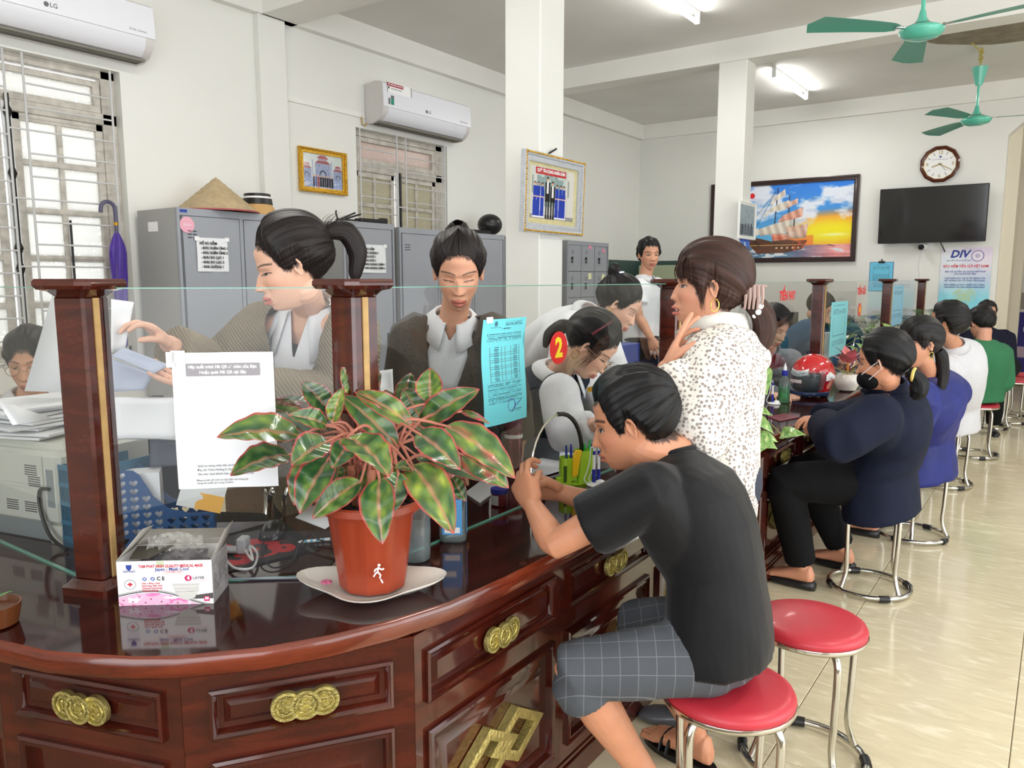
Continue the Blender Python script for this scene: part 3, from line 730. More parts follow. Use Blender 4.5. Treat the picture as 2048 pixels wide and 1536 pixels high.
picture('small_white_frame', 'small white framed group photo on the slimmer column', frameM((-2.425, 6.90, 1.80), (0, 1, 0), (0, 0, 1)), .46, .335, .03, M_wallw, f_dim, 60, 50, .02)
def f_cal(U, V):
 n = fbm(U * 5, V * 5, seed=12)
 C = np.stack([40 + 60 * n, 90 + 60 * n, 190 + 30 * n], -1)
 for cx, cy in ((.3, .7), (.6, .8), (.75, .62), (.5, .9)): C = put(C, (U - cx) ** 2 + (V - cy) ** 2 < .006, (200, 215, 240))
 C = put(C, V < .55, (225, 230, 242)); C = put(C, (V < .55) & (V > .49) & (abs(U - .3) < .15), (40, 80, 170))
 C = put(C, (V < .45) & (V > .08) & (np.sin(U * 42) > .2) & (np.sin(V * 70) > .3), (110, 120, 170)); C = put(C, V < .05, (60, 100, 190)); return C
r = root('wall_calendar', 'blue and white wall calendar under the small frame on the slimmer column', 'calendar', (-2.42, 7.1, 1.46))
panel('sheet', frameM((-2.424, 6.985, 1.455), (0, 1, 0), (0, 0, 1)), .26, .33, 60, 70, f_cal, r)
mk('binding', B().box(-2.43, -2.42, 6.985, 7.245, 1.785, 1.80), M_blue, r)
# ---- ship picture ----
def f_ship(U, V):
 A = 1.84
 n = fbm(U * 5 * 1.7, V * 9, seed=21, o=5); n2 = fbm(U * 12, V * 26, seed=5)
 sky = np.stack([50 + 60 * (1 - V), 125 + 70 * (1 - V), 226 + 0 * V], -1)
 warm = np.stack([250 + 0 * V, 130 + 110 * np.exp(-((U - .84) ** 2 * 12 + (V - .33) ** 2 * 26)), 60 + 0 * V], -1)
 a = np.clip((U - .50) * 6, 0, 1) * np.clip((.62 + .1 * (U - .6) - V) * 9, 0, 1); C = sky * (1 - a[..., None]) + warm * a[..., None]
 C = put(C, np.exp(-((U - .86) ** 2 * 22 + (V - .36) ** 2 * 60)), (255, 240, 30), .95); C = put(C, np.exp(-((U - .88) ** 2 * 120 + (V - .30) ** 2 * 2500)), (255, 255, 190), .9)
 cl = np.clip((n - .52 + .25 * np.exp(-((U - .72) ** 2 * 14 + (V - .70) ** 2 * 50)) + .2 * np.exp(-((U - .3) ** 2 * 14 + (V - .87) ** 2 * 60)) - .55 * np.clip(.55 - V, 0, 1)) * 6, 0, 1)
 C = put(C, cl, (236, 240, 250), .95); C = put(C, cl * (fbm(U * 9, V * 16, seed=33) > .55), (190, 200, 226), .5)
 sea = V < .17 + .0 * U
 C = np.where(sea[..., None], np.stack([50 + 90 * n2 + 150 * np.clip((U - .55) * 3, 0, 1), 90 + 90 * n2 + 30 * np.clip((U - .6) * 3, 0, 1), 130 + 80 * n2 - 10 * U], -1), C)
 C = put(C, (V < .17) & (n2 > .62), (225, 232, 240)); C = put(C, (V < .22) & (V > .165) & (U < .35), (220, 80, 90))
 C = put(C, (V > .165) & (V < .30) & (U > .52) & (U < .74), (245, 110, 60), .6)
 for (x0, y0, x1, y1) in ((.475, .95, .455, .30), (.56, .84, .555, .25), (.60, .6, .60, .3)): C = put(C, seg(U, V, x0, y0, x1, y1, .004, 1 / A * 1.0), (50, 45, 55))
 for (x0, y0, x1, y1) in ((.30, .42, .08, .30), (.46, .9, .33, .45), (.46, .9, .20, .3), (.20, .34, .04, .42)): C = put(C, seg(U, V, x0, y0, x1, y1, .0018, 1 / A), (70, 66, 70))
 def sail(p, red=0):
  nonlocal C
  m = poly_in(U, V, p); s = np.sin(U * 105 + V * 20) * .5 + .5; base = np.stack([240 - 42 * s, 232 - 46 * s - 60 * red * np.clip(n2 * 1.6, 0, 1), 218 - 46 * s - 70 * red * np.clip(n2 * 1.6, 0, 1)], -1)
  y0 = min(q[1] for q in p); base = base * (1 - .22 * np.exp(-((V - y0) * 30) ** 2))[..., None]; C = np.where(m[..., None], base, C)
 sail([(.425, .76), (.47, .86), (.525, .93), (.53, .86), (.50, .81), (.46, .78), (.43, .70)])
 sail([(.38, .50), (.39, .62), (.45, .71), (.52, .76), (.56, .78), (.555, .68), (.50, .65), (.42, .63), (.395, .58)])
 sail([(.54, .66), (.55, .75), (.62, .80), (.62, .73), (.58, .70)], .6)
 sail([(.48, .50), (.52, .58), (.66, .68), (.655, .55), (.60, .53), (.52, .47)], 1)
 sail([(.34, .40), (.46, .47), (.575, .52), (.55, .36), (.50, .32), (.40, .32), (.36, .30)])
 sail([(.54, .42), (.62, .43), (.70, .46), (.69, .27), (.62, .26), (.57, .28)], .6)
 sail([(.2, .30), (.34, .42), (.35, .33), (.26, .25)]); sail([(.44, .33), (.56, .33), (.56, .24), (.45, .22)], 1.6)
 hull = poly_in(U, V, [(.26, .26), (.27, .20), (.31, .12), (.34, .06), (.55, .07), (.67, .12), (.70, .24), (.62, .23), (.56, .25), (.44, .23), (.36, .27), (.30, .29)])
 C = np.where(hull[..., None], np.stack([62 + 70 * n2, 40 + 40 * n2, 30 + 26 * n2], -1), C)
 C = put(C, hull & (V > .17) & (V < .185), (190, 150, 90)); C = put(C, hull & (V > .125) & (V < .15) & (np.sin(U * 160) > .5) & (U > .45), (230, 190, 150)); C = put(C, hull & (U > .6) & (fbm(U * 60, V * 60, seed=6) > .55), (190, 90, 60))
 C = put(C, seg(U, V, .30, .27, .36, .16, .004), (40, 30, 30)); C = put(C, seg(U, V, .845, .165, .885, .15, .006), (70, 60, 80)); C = put(C, seg(U, V, .70, .76, .75, .80, .003), (90, 95, 110))
 return C
sp = picture('ship_picture', 'big dark framed print of a sailing ship at sunset on the far wall', MF(-3.93, 1.65, FY - .005), 1.84, 1.03, .06, mat('dark_lacquer_frame', rgb(46, 24, 24), .25, coat=.5), f_ship, 460, 260, .035)
b = B(); n = 12
b.prism([(.035 * math.cos(2 * pi * k / n), .035 * math.sin(2 * pi * k / n)) for k in range(n)], MF(-3.38, 2.50, FY - .014), .001); mk('red_emblem', b, M_red, sp)
# ---- tv ----
r = root('television', 'black flat screen television on the far wall under the clock', 'television', (-1.29, FY, 1.87))
Mt = frameM((-1.29, FY - .13, 2.16), (1, 0, 0), (0, -.06, 1))
M_scr = mat('black_screen', rgb(14, 14, 16), .12, coat=.6)
mk('casing', B().box(-.545, .545, -.312, .312, -.03, .0, .004, M=Mt), M_black, r); mk('screen', B().box(-.535, .535, -.295, .302, .0, .002, M=Mt), M_scr, r)
mk('bracket', B().box(-.2, .2, -.15, .15, -.10, -.03, M=Mt), M_black, r); mk('cable', B().tube([Mt @ Vector((.1, -.3, -.02)), Mt @ Vector((.13, -.36, -.03)), Mt @ Vector((.15, -.42, -.09))], .006, 6), M_black, r)
# ---- clock ----
r = root('wall_clock', 'twelve-sided brown wall clock with white face above the television', 'clock', (-1.255, FY, 2.58))
Mc = frameM((-1.255, FY - .004, 2.725), (1, 0, 0), (0, 0, 1))
dod = lambda q, o=0: [(q * math.cos(2 * pi * (k + .5) / 12), q * math.sin(2 * pi * (k + .5) / 12)) for k in range(12)]
mk('rim', B().frame(dod(.205), dod(.172), Mc, .035, .01), mat('brown_clock_rim', rgb(84, 36, 22), .2, coat=.6), r)
mk('gold_ring', B().frame(dod(.172), dod(.163), Mc, .022, .004), mat('bright_gold', rgb(226, 190, 120), .25, .9), r)
mk('dial', B().prism(dod(.166), Mc, .012), M_whitep, r)
M_cg = mat('gold_numerals', rgb(176, 150, 96), .35, .6)
for s, a in (('12', 90), ('3', 0), ('6', -90), ('9', 180)): text(s, .05, Mc @ Matrix.Translation((.128 * math.cos(R(a)), .128 * math.sin(R(a)), .0125)), M_cg, r, 'numeral', bold=.001)
b = B()
for k in range(12):
 if k % 3: b.box(.112, .145, -.003, .003, .012, .0135, M=Mc @ Matrix.Rotation(R(30 * k), 4, 'Z'))
mk('hour_marks', b, M_inkg, r)
for nm, a, L, w_ in (('hour_hand', 198, .085, .006), ('minute_hand', -30, .12, .004), ('second_hand', -48, .10, .0015)):
 mk(nm, B().box(-.02, L, -w_, w_, .015, .017, M=Mc @ Matrix.Rotation(R(a), 4, 'Z')), M_cg if nm != 'second_hand' else M_inkg, r)
b = B(); b.prism([(-.015, .068), (.005, .072), (.018, .09), (.004, .088), (-.004, .098), (-.012, .09), (-.004, .08)], Mc @ Matrix.Translation((0, 0, .0125)), .001); mk('blue_emblem', b, M_blue, r)
text('QUỸ TÍN DỤNG NHÂN DÂN', .012, Mc @ Matrix.Translation((0, .052, .0125)), M_blue, r)
# ---- security camera ----
r = root('security_camera', 'small white and black security camera under the television', 'camera', (-1.35, FY, 1.76))
mk('backing_plate', B().box(-1.40, -1.27, FY - .01, FY - .001, 1.765, 1.86, .003), M_white, r)
mk('housing', B().tube([(-1.34, FY - .02, 1.81), (-1.37, FY - .12, 1.80)], [.036, .036], 16), M_white, r)
mk('lens', B().tube([(-1.37, FY - .12, 1.80), (-1.375, FY - .135, 1.799)], [.034, .03], 16), M_scr, r)
mk('cable', B().tube([(-1.38, FY - .005, 1.77), (-1.40, FY - .005, 1.6), (-1.37, FY - .005, 1.4), (-1.39, FY - .005, 1.2)], .003, 5), M_white, r)
# ---- clipboard ----
M_cyanp = mat('cyan_paper', rgb(104, 200, 224), .6)
r = root('clipboard', 'light blue notice on a clipboard on the far wall below the ship picture', 'clipboard', (-1.79, FY, 1.31))
def f_lines(base, dark=(60, 90, 110)):
 def f(U, V):
  C = np.ones(U.shape + (3,)) * np.array(base, float)
  tb = (V > .35) & (V < .72) & (U > .15) & (U < .85)
  C = put(C, tb & ((np.mod(V * 30, 1) < .2) | (abs(U - .4) < .006) | (abs(U - .62) < .006) | (abs(U - .155) < .006) | (abs(U - .845) < .006)), dark, .6)
  tx = (((V > .74) & (V < .95)) | ((V > .14) & (V < .33))) & (np.mod(V * 26, 1) < .34) & (vnoise(U * 70, np.floor(V * 26) * 7.) > .35) & (U > .12) & (U < .88)
  C = put(C, tx, dark, .75); return C
 return f
panel('sheet', MF(-1.92, 1.30, FY - .008), .25, .335, 60, 90, f_lines((110, 200, 232)), r)
mk('board', B().box(-1.925, -1.665, FY - .006, FY - .001, 1.295, 1.64), M_blue, r)
mk('clip', B().box(-1.83, -1.76, FY - .014, FY - .004, 1.625, 1.65, .002).cyl((-1.795, FY - .01, 1.65), (-1.795, FY - .01, 1.675), .006, 6), M_black, r)
# ---- DIV banner ----
r = root('banner', 'light blue deposit insurance banner headed DIV on the far wall', 'banner', (-.93, FY, .96))
def f_ban(U, V):
 n = fbm(U * 4, V * 7, seed=14)
 C = np.stack([150 + 70 * V * (U > -1) + 40 * n - 50 * np.exp(-((V - .28) * 5) ** 2), 205 + 30 * n + 0 * V, 232 + 10 * n], -1)
 C = put(C, np.exp(-((U - .2) ** 2 * 8 + (V - .85) ** 2 * 20)), (235, 248, 250), .7)
 for cx, cy in ((.42, .36), (.62, .36), (.5, .30)):
  d = np.hypot(U - cx, (V - cy) * 1.7); C = put(C, (abs(d - .12) < .01), (200, 210, 150), .7)
 C = put(C, poly_in(U, V, [(.3, .40), (.42, .44), (.5, .36), (.62, .45), (.72, .38), (.55, .27), (.42, .28)]), (190, 205, 150), .5)
 C = put(C, V < .17, (170, 150, 200), .5); C = put(C, V < .05, (60, 100, 190), .9)
 return C
Mb = MF(-1.175, .96, FY - .006)
panel('sheet', Mb, .50, .83, 80, 130, f_ban, r)
Z = lambda x, y: Mb @ Matrix.Translation((x, y, .001))
sh = Matrix.Identity(4); sh[0][1] = .25
text('DIV', .115, Z(.19, .755) @ sh, M_blue, r, bold=.004, maxw=.22)
n = 32; b = B(); cp = lambda q: [(q * math.cos(2 * pi * k / n), q * math.sin(2 * pi * k / n)) for k in range(n)]
b.frame(cp(.062), cp(.056), Z(.36, .735), .001); b.frame([(-.022, 0), (0, -.022), (.022, 0), (0, .022)], [(-.015, 0), (0, -.015), (.015, 0), (0, .015)], Z(.36, .735), .001); mk('emblem', b, M_blue, r)
text('BẢO HIỂM TIỀN GỬI VIỆT NAM', .02, Z(.18, .685), M_blue, r, maxw=.24)
text('BẢO HIỂM TIỀN GỬI VIỆT NAM', .04, Z(.25, .62), M_red, r, maxw=.44, bold=.0008)
for k, s in enumerate(('BẢO VỆ QUYỀN VÀ LỢI ÍCH HỢP PHÁP', 'CỦA NGƯỜI GỬI TIỀN.', 'GÓP PHẦN DUY TRÌ SỰ ỔN ĐỊNH CỦA', 'HỆ THỐNG CÁC TỔ CHỨC TÍN DỤNG.', 'BẢO ĐẢM SỰ PHÁT TRIỂN AN TOÀN,', 'LÀNH MẠNH CỦA HOẠT ĐỘNG NGÂN HÀNG')):
 text(s, .024, Z(.25, .56 - .026 * k - .022 * (k // 2)), M_blue, r, maxw=(.4 if k != 1 else .22), bold=.0004)
r = root('roll_up_banner', 'dark blue roll-up banner standing in the corridor at the right edge', 'banner', (-.35, 12.6, 0))
def f_rb(U, V):
 n = fbm(U * 6, V * 10, seed=15); C = np.stack([40 + 20 * n, 36 + 20 * n, 110 + 30 * n], -1); C = put(C, V > .48, (225, 225, 226)); C = put(C, (V > .5) & (V < .62), (120, 110, 100), .7)
 C = put(C, (V > .62) & (V < .68) & (abs(U - .3) < .2), (70, 50, 46)); C = put(C, (V > .16) & (V < .24) & (n > .5), (190, 170, 190)); return C
Mr = frameM((-.48, 12.7, .05), (1, -.2, 0), (0, 0, 1)); panel('sheet', Mr, .8, 1.95, 60, 120, f_rb, r)
text('CHO VAY', .10, Mr @ Matrix.Translation((.3, .82, .002)), M_whitep, r, maxw=.5); text('NHANH CHÓNG', .10, Mr @ Matrix.Translation((.32, .70, .002)), M_whitep, r, maxw=.5)
mk('base', B().box(-.52, .34, 12.5, 12.74, 0, .06, .01), M_black, r)
# ---- ceiling fans ----
M_fan = mat('turquoise_enamel', rgb(96, 196, 172), .22, coat=.5); M_blade = mat('turquoise_blade', rgb(84, 160, 140), .35, bump=(8, .1))
def fan(x, y, z, az0, label, rodtop, grp='ceiling fans', first=None):
 r = root('ceiling_fan', label, 'fan', (0, 0, 0), grp, world=False)
 b = B(); b.lathe([(.001, -.052), (.06, -.05), (.105, -.035), (.128, -.008), (.128, .006), (.11, .018), (.07, .034)], 32); mk('motor_housing', b, M_fan, r, angle=60)
 b = B(); b.lathe([(.068, .036), (.045, .045), (.026, .075), (.016, .12), (.014, .125)], 24); mk('collar', b, M_fan, r, angle=60)
 mk('rod', B().cyl((0, 0, .10), (0, 0, rodtop), .0125, 12), M_fan, r)
 if rodtop > .3: mk('canopy', B().lathe([(.03, rodtop - .16), (.034, rodtop - .14), (.062, rodtop - .03), (.066, rodtop - .01), (.068, rodtop), (.06, rodtop - .002)], 24), M_fan, r, angle=60)
 for k in range(3):
  Mk = Matrix.Rotation(R(az0 + 120 * k), 4, 'Z') @ Matrix.Translation((0, 0, .008))
  b = B(); b.box(.10, .185, -.016, .016, -.002, .003, .001, M=Mk); b.cyl(Mk @ Vector((.13, 0, 0)), Mk @ Vector((.13, 0, .012)), .008, 8)
  arm = mk('blade_arm', b, M_chrome, r)
  b = B(); rs = []
  N = 12
  for i in range(N + 1):
   t = i / N; xx = .16 + t * .60; wd = (.055 + .05 * t) * (1 if t < .93 else math.sqrt(max(.0, 1 - ((t - .93) / .07) ** 2)) * .9 + .1)
   if t < .1: wd *= .6 + 4 * t
   tl = R(9)
   ring = []
   for s, dz in ((-1, 0), (-.33, .006), (.33, .006), (1, 0), (.33, .003), (-.33, .003)): ring.append(Mk @ Vector((xx, s * wd, dz + s * wd * math.tan(tl) - .012 * t * t)))
   rs.append(ring)
  b.rings(rs); mk('blade', b, M_blade, r, angle=40)
 r.location = (x, y, z); return r
fan(-.842, 5.558, 2.957, -135, 'nearer turquoise ceiling fan at the top right edge', CZ - 2.957)
f2 = fan(-.793, 8.6, 2.909, -111, 'farther turquoise ceiling fan hanging by a yellow cord over the far wall clock', .47)
b = B(); b.tube([(-.005 * math.sin(k * 2), .004 * math.cos(k), .47 + .02 * k) for k in range(8)] + [(-.05, -.3, CZ - 2.909 - .02)], .006, 6)
for k in range(10): b.ell((.012 * math.sin(k * 2.4), .012 * math.cos(k * 2.4), .52 + .012 * k), .014, .014, .01, 6, 4)
mk('cord', b, mat('yellow_cord', rgb(190, 172, 90), .7), f2)
# ======================= LOCKERS =======================
M_hole = mat('dark_slot', rgb(50, 50, 54), .7)
LX0, LX = -4.95, -4.5
def vents(b, y, z, n=3):
 for k in range(n):
  for q in (0, 1): b.box(LX + .0005, LX + .002, y + q * .035 - .013, y + q * .035 + .013, z - k * .02 - .0025, z - k * .02 + .0025)
def locker(y0, y1, h, ndoor, label, group, handles=True, rows=1, vent=None):
 r = root('steel_locker', label, 'locker', ((LX + LX0) / 2, (y0 + y1) / 2, 0), group)
 b = B(); b.box(LX0, LX - .018, y0, y1, .0, h); mk('casing', b, M_lockside, r)
 b = B(); w_ = (y1 - y0 - .03) / ndoor; rh = (h - .10) / rows
 b.box(LX - .02, LX, y0, y0 + .018, 0, h); b.box(LX - .02, LX, y1 - .018, y1, 0, h); b.box(LX - .02, LX, y0 + .018, y1 - .018, h - .045, h); b.box(LX - .02, LX, y0 + .018, y1 - .018, 0, .055)
 for k in range(1, ndoor): b.box(LX - .02, LX - .001, y0 + .015 + w_ * k - .012, y0 + .015 + w_ * k + .012, .05, h - .04)
 mk('front_frame', b, M_gunmetal, r)
 for k in range(ndoor):
  for q in range(rows):
   a = y0 + .015 + w_ * k + .015; c = a + w_ - .03; z0 = .055 + rh * q + .004; z1 = .055 + rh * (q + 1) - .004
   b = B(); b.box(LX - .018, LX - .002, a, c, z0, z1, .002)
   d = mk('door', b, M_gunmetal, r)
   if rows == 1:
    b = B(); vents(b, (a + .05) if k % 2 == 0 else c - .09, h - .14); b.box(LX - .0021, LX + .0, a + .001, a + .004, z0, z1); mk('vent_slots', b, M_hole, d)
    hy = c - .06 if k % 2 == 0 else a + .06
    mk('handle', B().box(LX - .002, LX + .008, hy - .012, hy + .012, h * .5 - .06, h * .5 + .06, .003), M_black, d)
   else:
    b = B()
    for i in range(3): b.box(LX - .0021, LX - .0005, a + .06, a + .11, z1 - .06 - .016 * i, z1 - .056 - .016 * i)
    b.box(LX - .0021, LX - .0005, c - .003, c, z0, z1)
    mk('vent_slots', b, M_hole, d)
    b = B(); b.cyl((LX - .002, a + .07, (z0 + z1) / 2), (LX + .012, a + .07, (z0 + z1) / 2), .016, 12); b.tube([(LX + .012, a + .07, (z0 + z1) / 2), (LX + .02, a + .05, (z0 + z1) / 2 - .05)], [.005, .012], 6); mk('lock', b, M_black, d)
 return r
l1 = locker(2.77, 3.69, 1.878, 2, 'grey steel locker at the left with pink round sticker and typed notice', 'tall grey lockers')
l2 = locker(4.13, 4.68, 1.88, 1, 'narrow grey locker in the middle with typed notice and black things on top', 'tall grey lockers')
l3 = locker(4.74, 6.22, 1.862, 3, 'wide three-door grey locker behind the teller in the brown suit', 'tall grey lockers')
l4 = locker(6.3, 7.30, 1.86, 2, 'grey steel locker mostly hidden behind the thick column', 'tall grey lockers')
l5 = locker(7.40, 8.35, 1.862, 3, 'pigeonhole locker with small square doors right of the thick column', 'tall grey lockers', rows=6)
def notice(y0, y1, z0, z1, lines, label, size):
 r = root('typed_notice', label, 'notice', (LX, (y0 + y1) / 2, z0), 'typed notices on the lockers')
 b = B(); rs = [[Vector((LX + .003 + .004 * math.sin(7 * t + s * 3), y0 + (y1 - y0) * t, z0 + (z1 - z0) * s)) for t in np.linspace(0, 1, 9)] for s in np.linspace(0, 1, 9)]
 b.rings(rs, closed_ring=False); mk('sheet', b, M_paper, r)
 b = B(); b.box(LX + .004, LX + .0075, y0 - .012, y0 + .02, z1 - .02, z1 + .006).box(LX + .004, LX + .0075, y1 - .02, y1 + .012, z1 - .02, z1 + .006); mk('tape', b, M_whitep, r)
 for k, s in enumerate(lines): text(s, size, ML(y0 + .02 + (.0 if k == 0 else .008), z1 - .035 - size * 1.35 * k, LX + .0095), M_ink, r, align='LEFT', bold=.0009, ext=.0003, maxw=(y1 - y0) * .85)
notice(2.89, 3.115, 1.487, 1.70, ['HỒ SƠ GỒM:', '- KHU XUÂN ỨNG 1', '- KHU XUÂN ỨNG 2', '- KHU RO LỤC 1', '- KHU RO LỤC 2', '- KHU SUÔNG 1'], 'typed white notice on the left locker beginning HO SO GOM', .022)
notice(4.298, 4.572, 1.488, 1.708, ['HỒ SƠ GỒM:', '- KHU SUÔNG 2', '- KHU SUÔI 1', '- KHU SUÔI 2', '- KHU HƯƠNG CHÂN 1', '- KHU HƯƠNG CHÂN 2'], 'typed white notice on the narrow middle locker', .022)
n = 24; cp = lambda q: [(q * math.cos(2 * pi * k / n), q * math.sin(2 * pi * k / n)) for k in range(n)]
st = B(); st.prism(cp(.05), ML(2.835, 1.775, LX + .0005), .001); so = mk('round_sticker', st, mat('pink_sticker', rgb(232, 170, 188), .5), l1)
text('SOLLA', .018, ML(2.835, 1.775, LX + .0018), M_whitep, so)
mk('side_label', B().box(LX0 + .12, LX0 + .23, 2.7685, 2.77, 1.74, 1.80), M_whitep, l1); mk('blue_badge', B().box(LX, LX + .001, 2.79, 2.84, 1.85, 1.868), M_blue, l1)
mk('side_label', B().box(LX0 + .25, LX0 + .36, 4.1285, 4.13, 1.74, 1.80), M_whitep, l2)
mk('orange_tab', B().box(LX - .03, LX + .001, 4.129, 4.15, 1.85, 1.87), mat('orange_tab', rgb(196, 120, 84), .5), l2)
M_post = mat('pale_yellow_note', rgb(236, 238, 190), .6); M_pinkn = mat('pink_note', rgb(240, 150, 180), .6)
for (y, z, m, a) in ((7.90, 1.80, M_pinkn, 0), (8.22, 1.77, M_pinkn, -40), (7.90, 1.47, M_post, 5), (8.22, 1.46, M_post, -14), (7.6, 1.15, M_post, 6)):
 o = root('sticky_note', None, 'note', (LX, y, z), 'sticky notes on the small doors')
 o['label'] = {1.80: 'pink sticky strip on the middle top small door', 1.77: 'tilted pink sticky strip on the top right small door', 1.47: 'pale note on the middle small door of the second row', 1.46: 'pale note on the right small door of the second row', 1.15: 'pale note on a lower left small door'}[z]
 Mn = ML(y, z, LX + .002) @ Matrix.Rotation(R(a), 4, 'Z'); hh = .018 if m is M_pinkn else .035
 mk('paper_slip', B().box(-.035, .035, -hh, hh, 0, .001, M=Mn), m, o)
M_straw = mat('woven_straw', rgb(190, 168, 132), .7, bump=(70, .5, (1, 1, .4)), var=.18, vscale=25); M_straw2 = mat('tan_straw', rgb(200, 160, 104), .7, bump=(90, .4))
hx, hy, hz = -4.70, 3.19, 1.878
r = root('conical_hat', 'pointed conical straw hat lying on top of the left locker', 'hat', (hx, hy, hz))
b = B(); N = 15; prof = [(.268 - .258 * (k / N), .0 + .012 + .222 * (k / N) ** 1.0 - (.004 if k % 2 else 0)) for k in range(N + 1)]
b.lathe([(.262, .008)] + prof + [(.001, .238)], 40, (hx, hy, hz), cap0=False); mk('cone', b, M_straw, r, angle=60)
b = B(); b.tube([(hx + .267 * math.cos(2 * pi * k / 40), hy + .267 * math.sin(2 * pi * k / 40), hz + .008) for k in range(40)], .006, 6, loop=True); mk('rim', b, mat('red_rim', rgb(170, 80, 84), .5), r)
hx, hy = -4.68, 3.50
r = root('straw_hat', 'tan straw hat with black and white band behind the conical hat', 'hat', (hx, hy, hz))
b = B(); b.lathe([(.16, .002), (.158, .01), (.12, .04), (.10, .075), (.093, .12), (.085, .150), (.03, .158), (.001, .158)], 32, (hx, hy, hz), cap0=True); mk('crown', b, M_straw2, r, angle=60)
b = B(); b.lathe([(.100, .078), (.104, .08), (.098, .118), (.094, .119)], 32, (hx, hy, hz), cap0=False, cap1=False); b.lathe([(.092, .132), (.09, .152), (.086, .153), (.086, .132)], 32, (hx, hy, hz), cap0=False, cap1=False); mk('black_band', b, M_black, r)
b = B(); b.lathe([(.098, .119), (.099, .121), (.094, .132), (.09, .133)], 32, (hx, hy, hz), cap0=False, cap1=False); mk('white_band', b, M_whitep, r)
r = root('document_binding_machine', 'black folding metal stand lying on the narrow middle locker', 'stand', (-4.7, 4.33, 1.88))
b = B(); b.box(-4.62, -4.56, 4.16, 4.36, 1.88, 1.90, .004); b.tube([(-4.6, 4.17, 1.89), (-4.6, 4.15, 1.94), (-4.6, 4.155, 1.96)], .007, 6); b.tube([(-4.6, 4.20, 1.9), (-4.6, 4.35, 1.955)], .007, 6); b.tube([(-4.57, 4.22, 1.9), (-4.57, 4.38, 1.945)], .007, 6)
mk('folding_arm', b, M_black, r)
b = B(); b.box(-4.63, -4.54, 4.36, 4.62, 1.882, 1.915, .008); b.box(-4.61, -4.56, 4.6, 4.68, 1.882, 1.93, .01); mk('base', b, M_black, r)
r = root('helmet_bag', 'black rounded bag on the locker at the left edge of the thick column', 'bag', (-4.7, 6.1, 1.865))
b = B(); b.ell((-4.68, 6.22, 1.97), .12, .13, .105, 16, 10); mk('pouch', b, M_black, r); b = B(); b.box(-4.62, -4.56, 5.80, 6.08, 1.864, 1.90, .006); b.tube([(-4.6, 5.95, 1.9), (-4.6, 5.98, 1.93), (-4.6, 6.04, 1.92)], .008, 6); mk('strap', b, M_black, r)
M_purple = mat('purple_nylon', rgb(70, 38, 150), .35, sheen=.3)
ux, uy = -4.93, 2.615
r = root('umbrella', 'folded purple umbrella hooked on the left window bars', 'umbrella', (ux, uy, 1.2))
hk = [(ux, uy, 1.72), (ux, uy, 1.86)] + [(ux, uy - .045 + .045 * math.cos(a), 1.875 + .045 * math.sin(a)) for a in np.linspace(.3, pi, 8)] + [(ux, uy - .092, 1.85)]
mk('handle', B().tube(hk, .0125, 10), mat('slate_handle', rgb(84, 82, 108), .4), r); mk('gold_ring', B().cyl((ux, uy, 1.775), (ux, uy, 1.795), .0145, 12), M_gold, r)
b = B(); rs = []
for t in np.linspace(0, 1, 18):
 z = 1.73 - t * .72; q = .012 + .036 * math.sin(min(1, t * 5) * pi / 2) * (1 - .75 * t)
 rs.append([Vector((ux + q * (1 + .28 * math.cos(4 * a + t * 5)) * math.cos(a), uy + q * (1 + .28 * math.cos(4 * a + t * 5)) * math.sin(a), z)) for a in [2 * pi * k / 24 for k in range(24)]])
b.rings(rs)
for s in (-1, 1): b.add([(ux, uy + s * .02, 1.66), (ux + .01, uy + s * .055, 1.60), (ux, uy + s * .045, 1.63), (ux, uy + s * .03, 1.54)], [(0, 1, 3), (0, 2, 1)])
mk('canopy', b, M_purple, r, angle=60)
# ======================= PEOPLE =======================
def V3(*a): return Vector(a)
def remesh(b, vox, smooth=2, fac=.5):
 """join closed overlapping volumes into one continuous surface; returns (verts Nx3, faces)"""
 me = mesh_of('tmp', b.v, b.f, None, (), None, True)
 o = bpy.data.objects.new('tmp', me); sc.collection.objects.link(o)
 m = o.modifiers.new('r', 'REMESH'); m.mode = 'VOXEL'; m.voxel_size = vox; m.adaptivity = 0
 if smooth: s = o.modifiers.new('s', 'SMOOTH'); s.factor = fac; s.iterations = smooth
 dg = bpy.context.evaluated_depsgraph_get(); me2 = bpy.data.meshes.new_from_object(o.evaluated_get(dg))
 n = len(me2.vertices); v = np.empty(n * 3, np.float32); me2.vertices.foreach_get('co', v)
 nm = np.empty(n * 3, np.float32); me2.vertices.foreach_get('normal', nm)
 F = np.empty(len(me2.loops), np.int32); me2.loops.foreach_get('vertex_index', F)
 ls = np.empty(len(me2.polygons), np.int32); me2.polygons.foreach_get('loop_total', ls)
 bpy.data.objects.remove(o); bpy.data.meshes.remove(me); bpy.data.meshes.remove(me2)
 return v.reshape(-1, 3).astype(float), nm.reshape(-1, 3).astype(float), F, ls
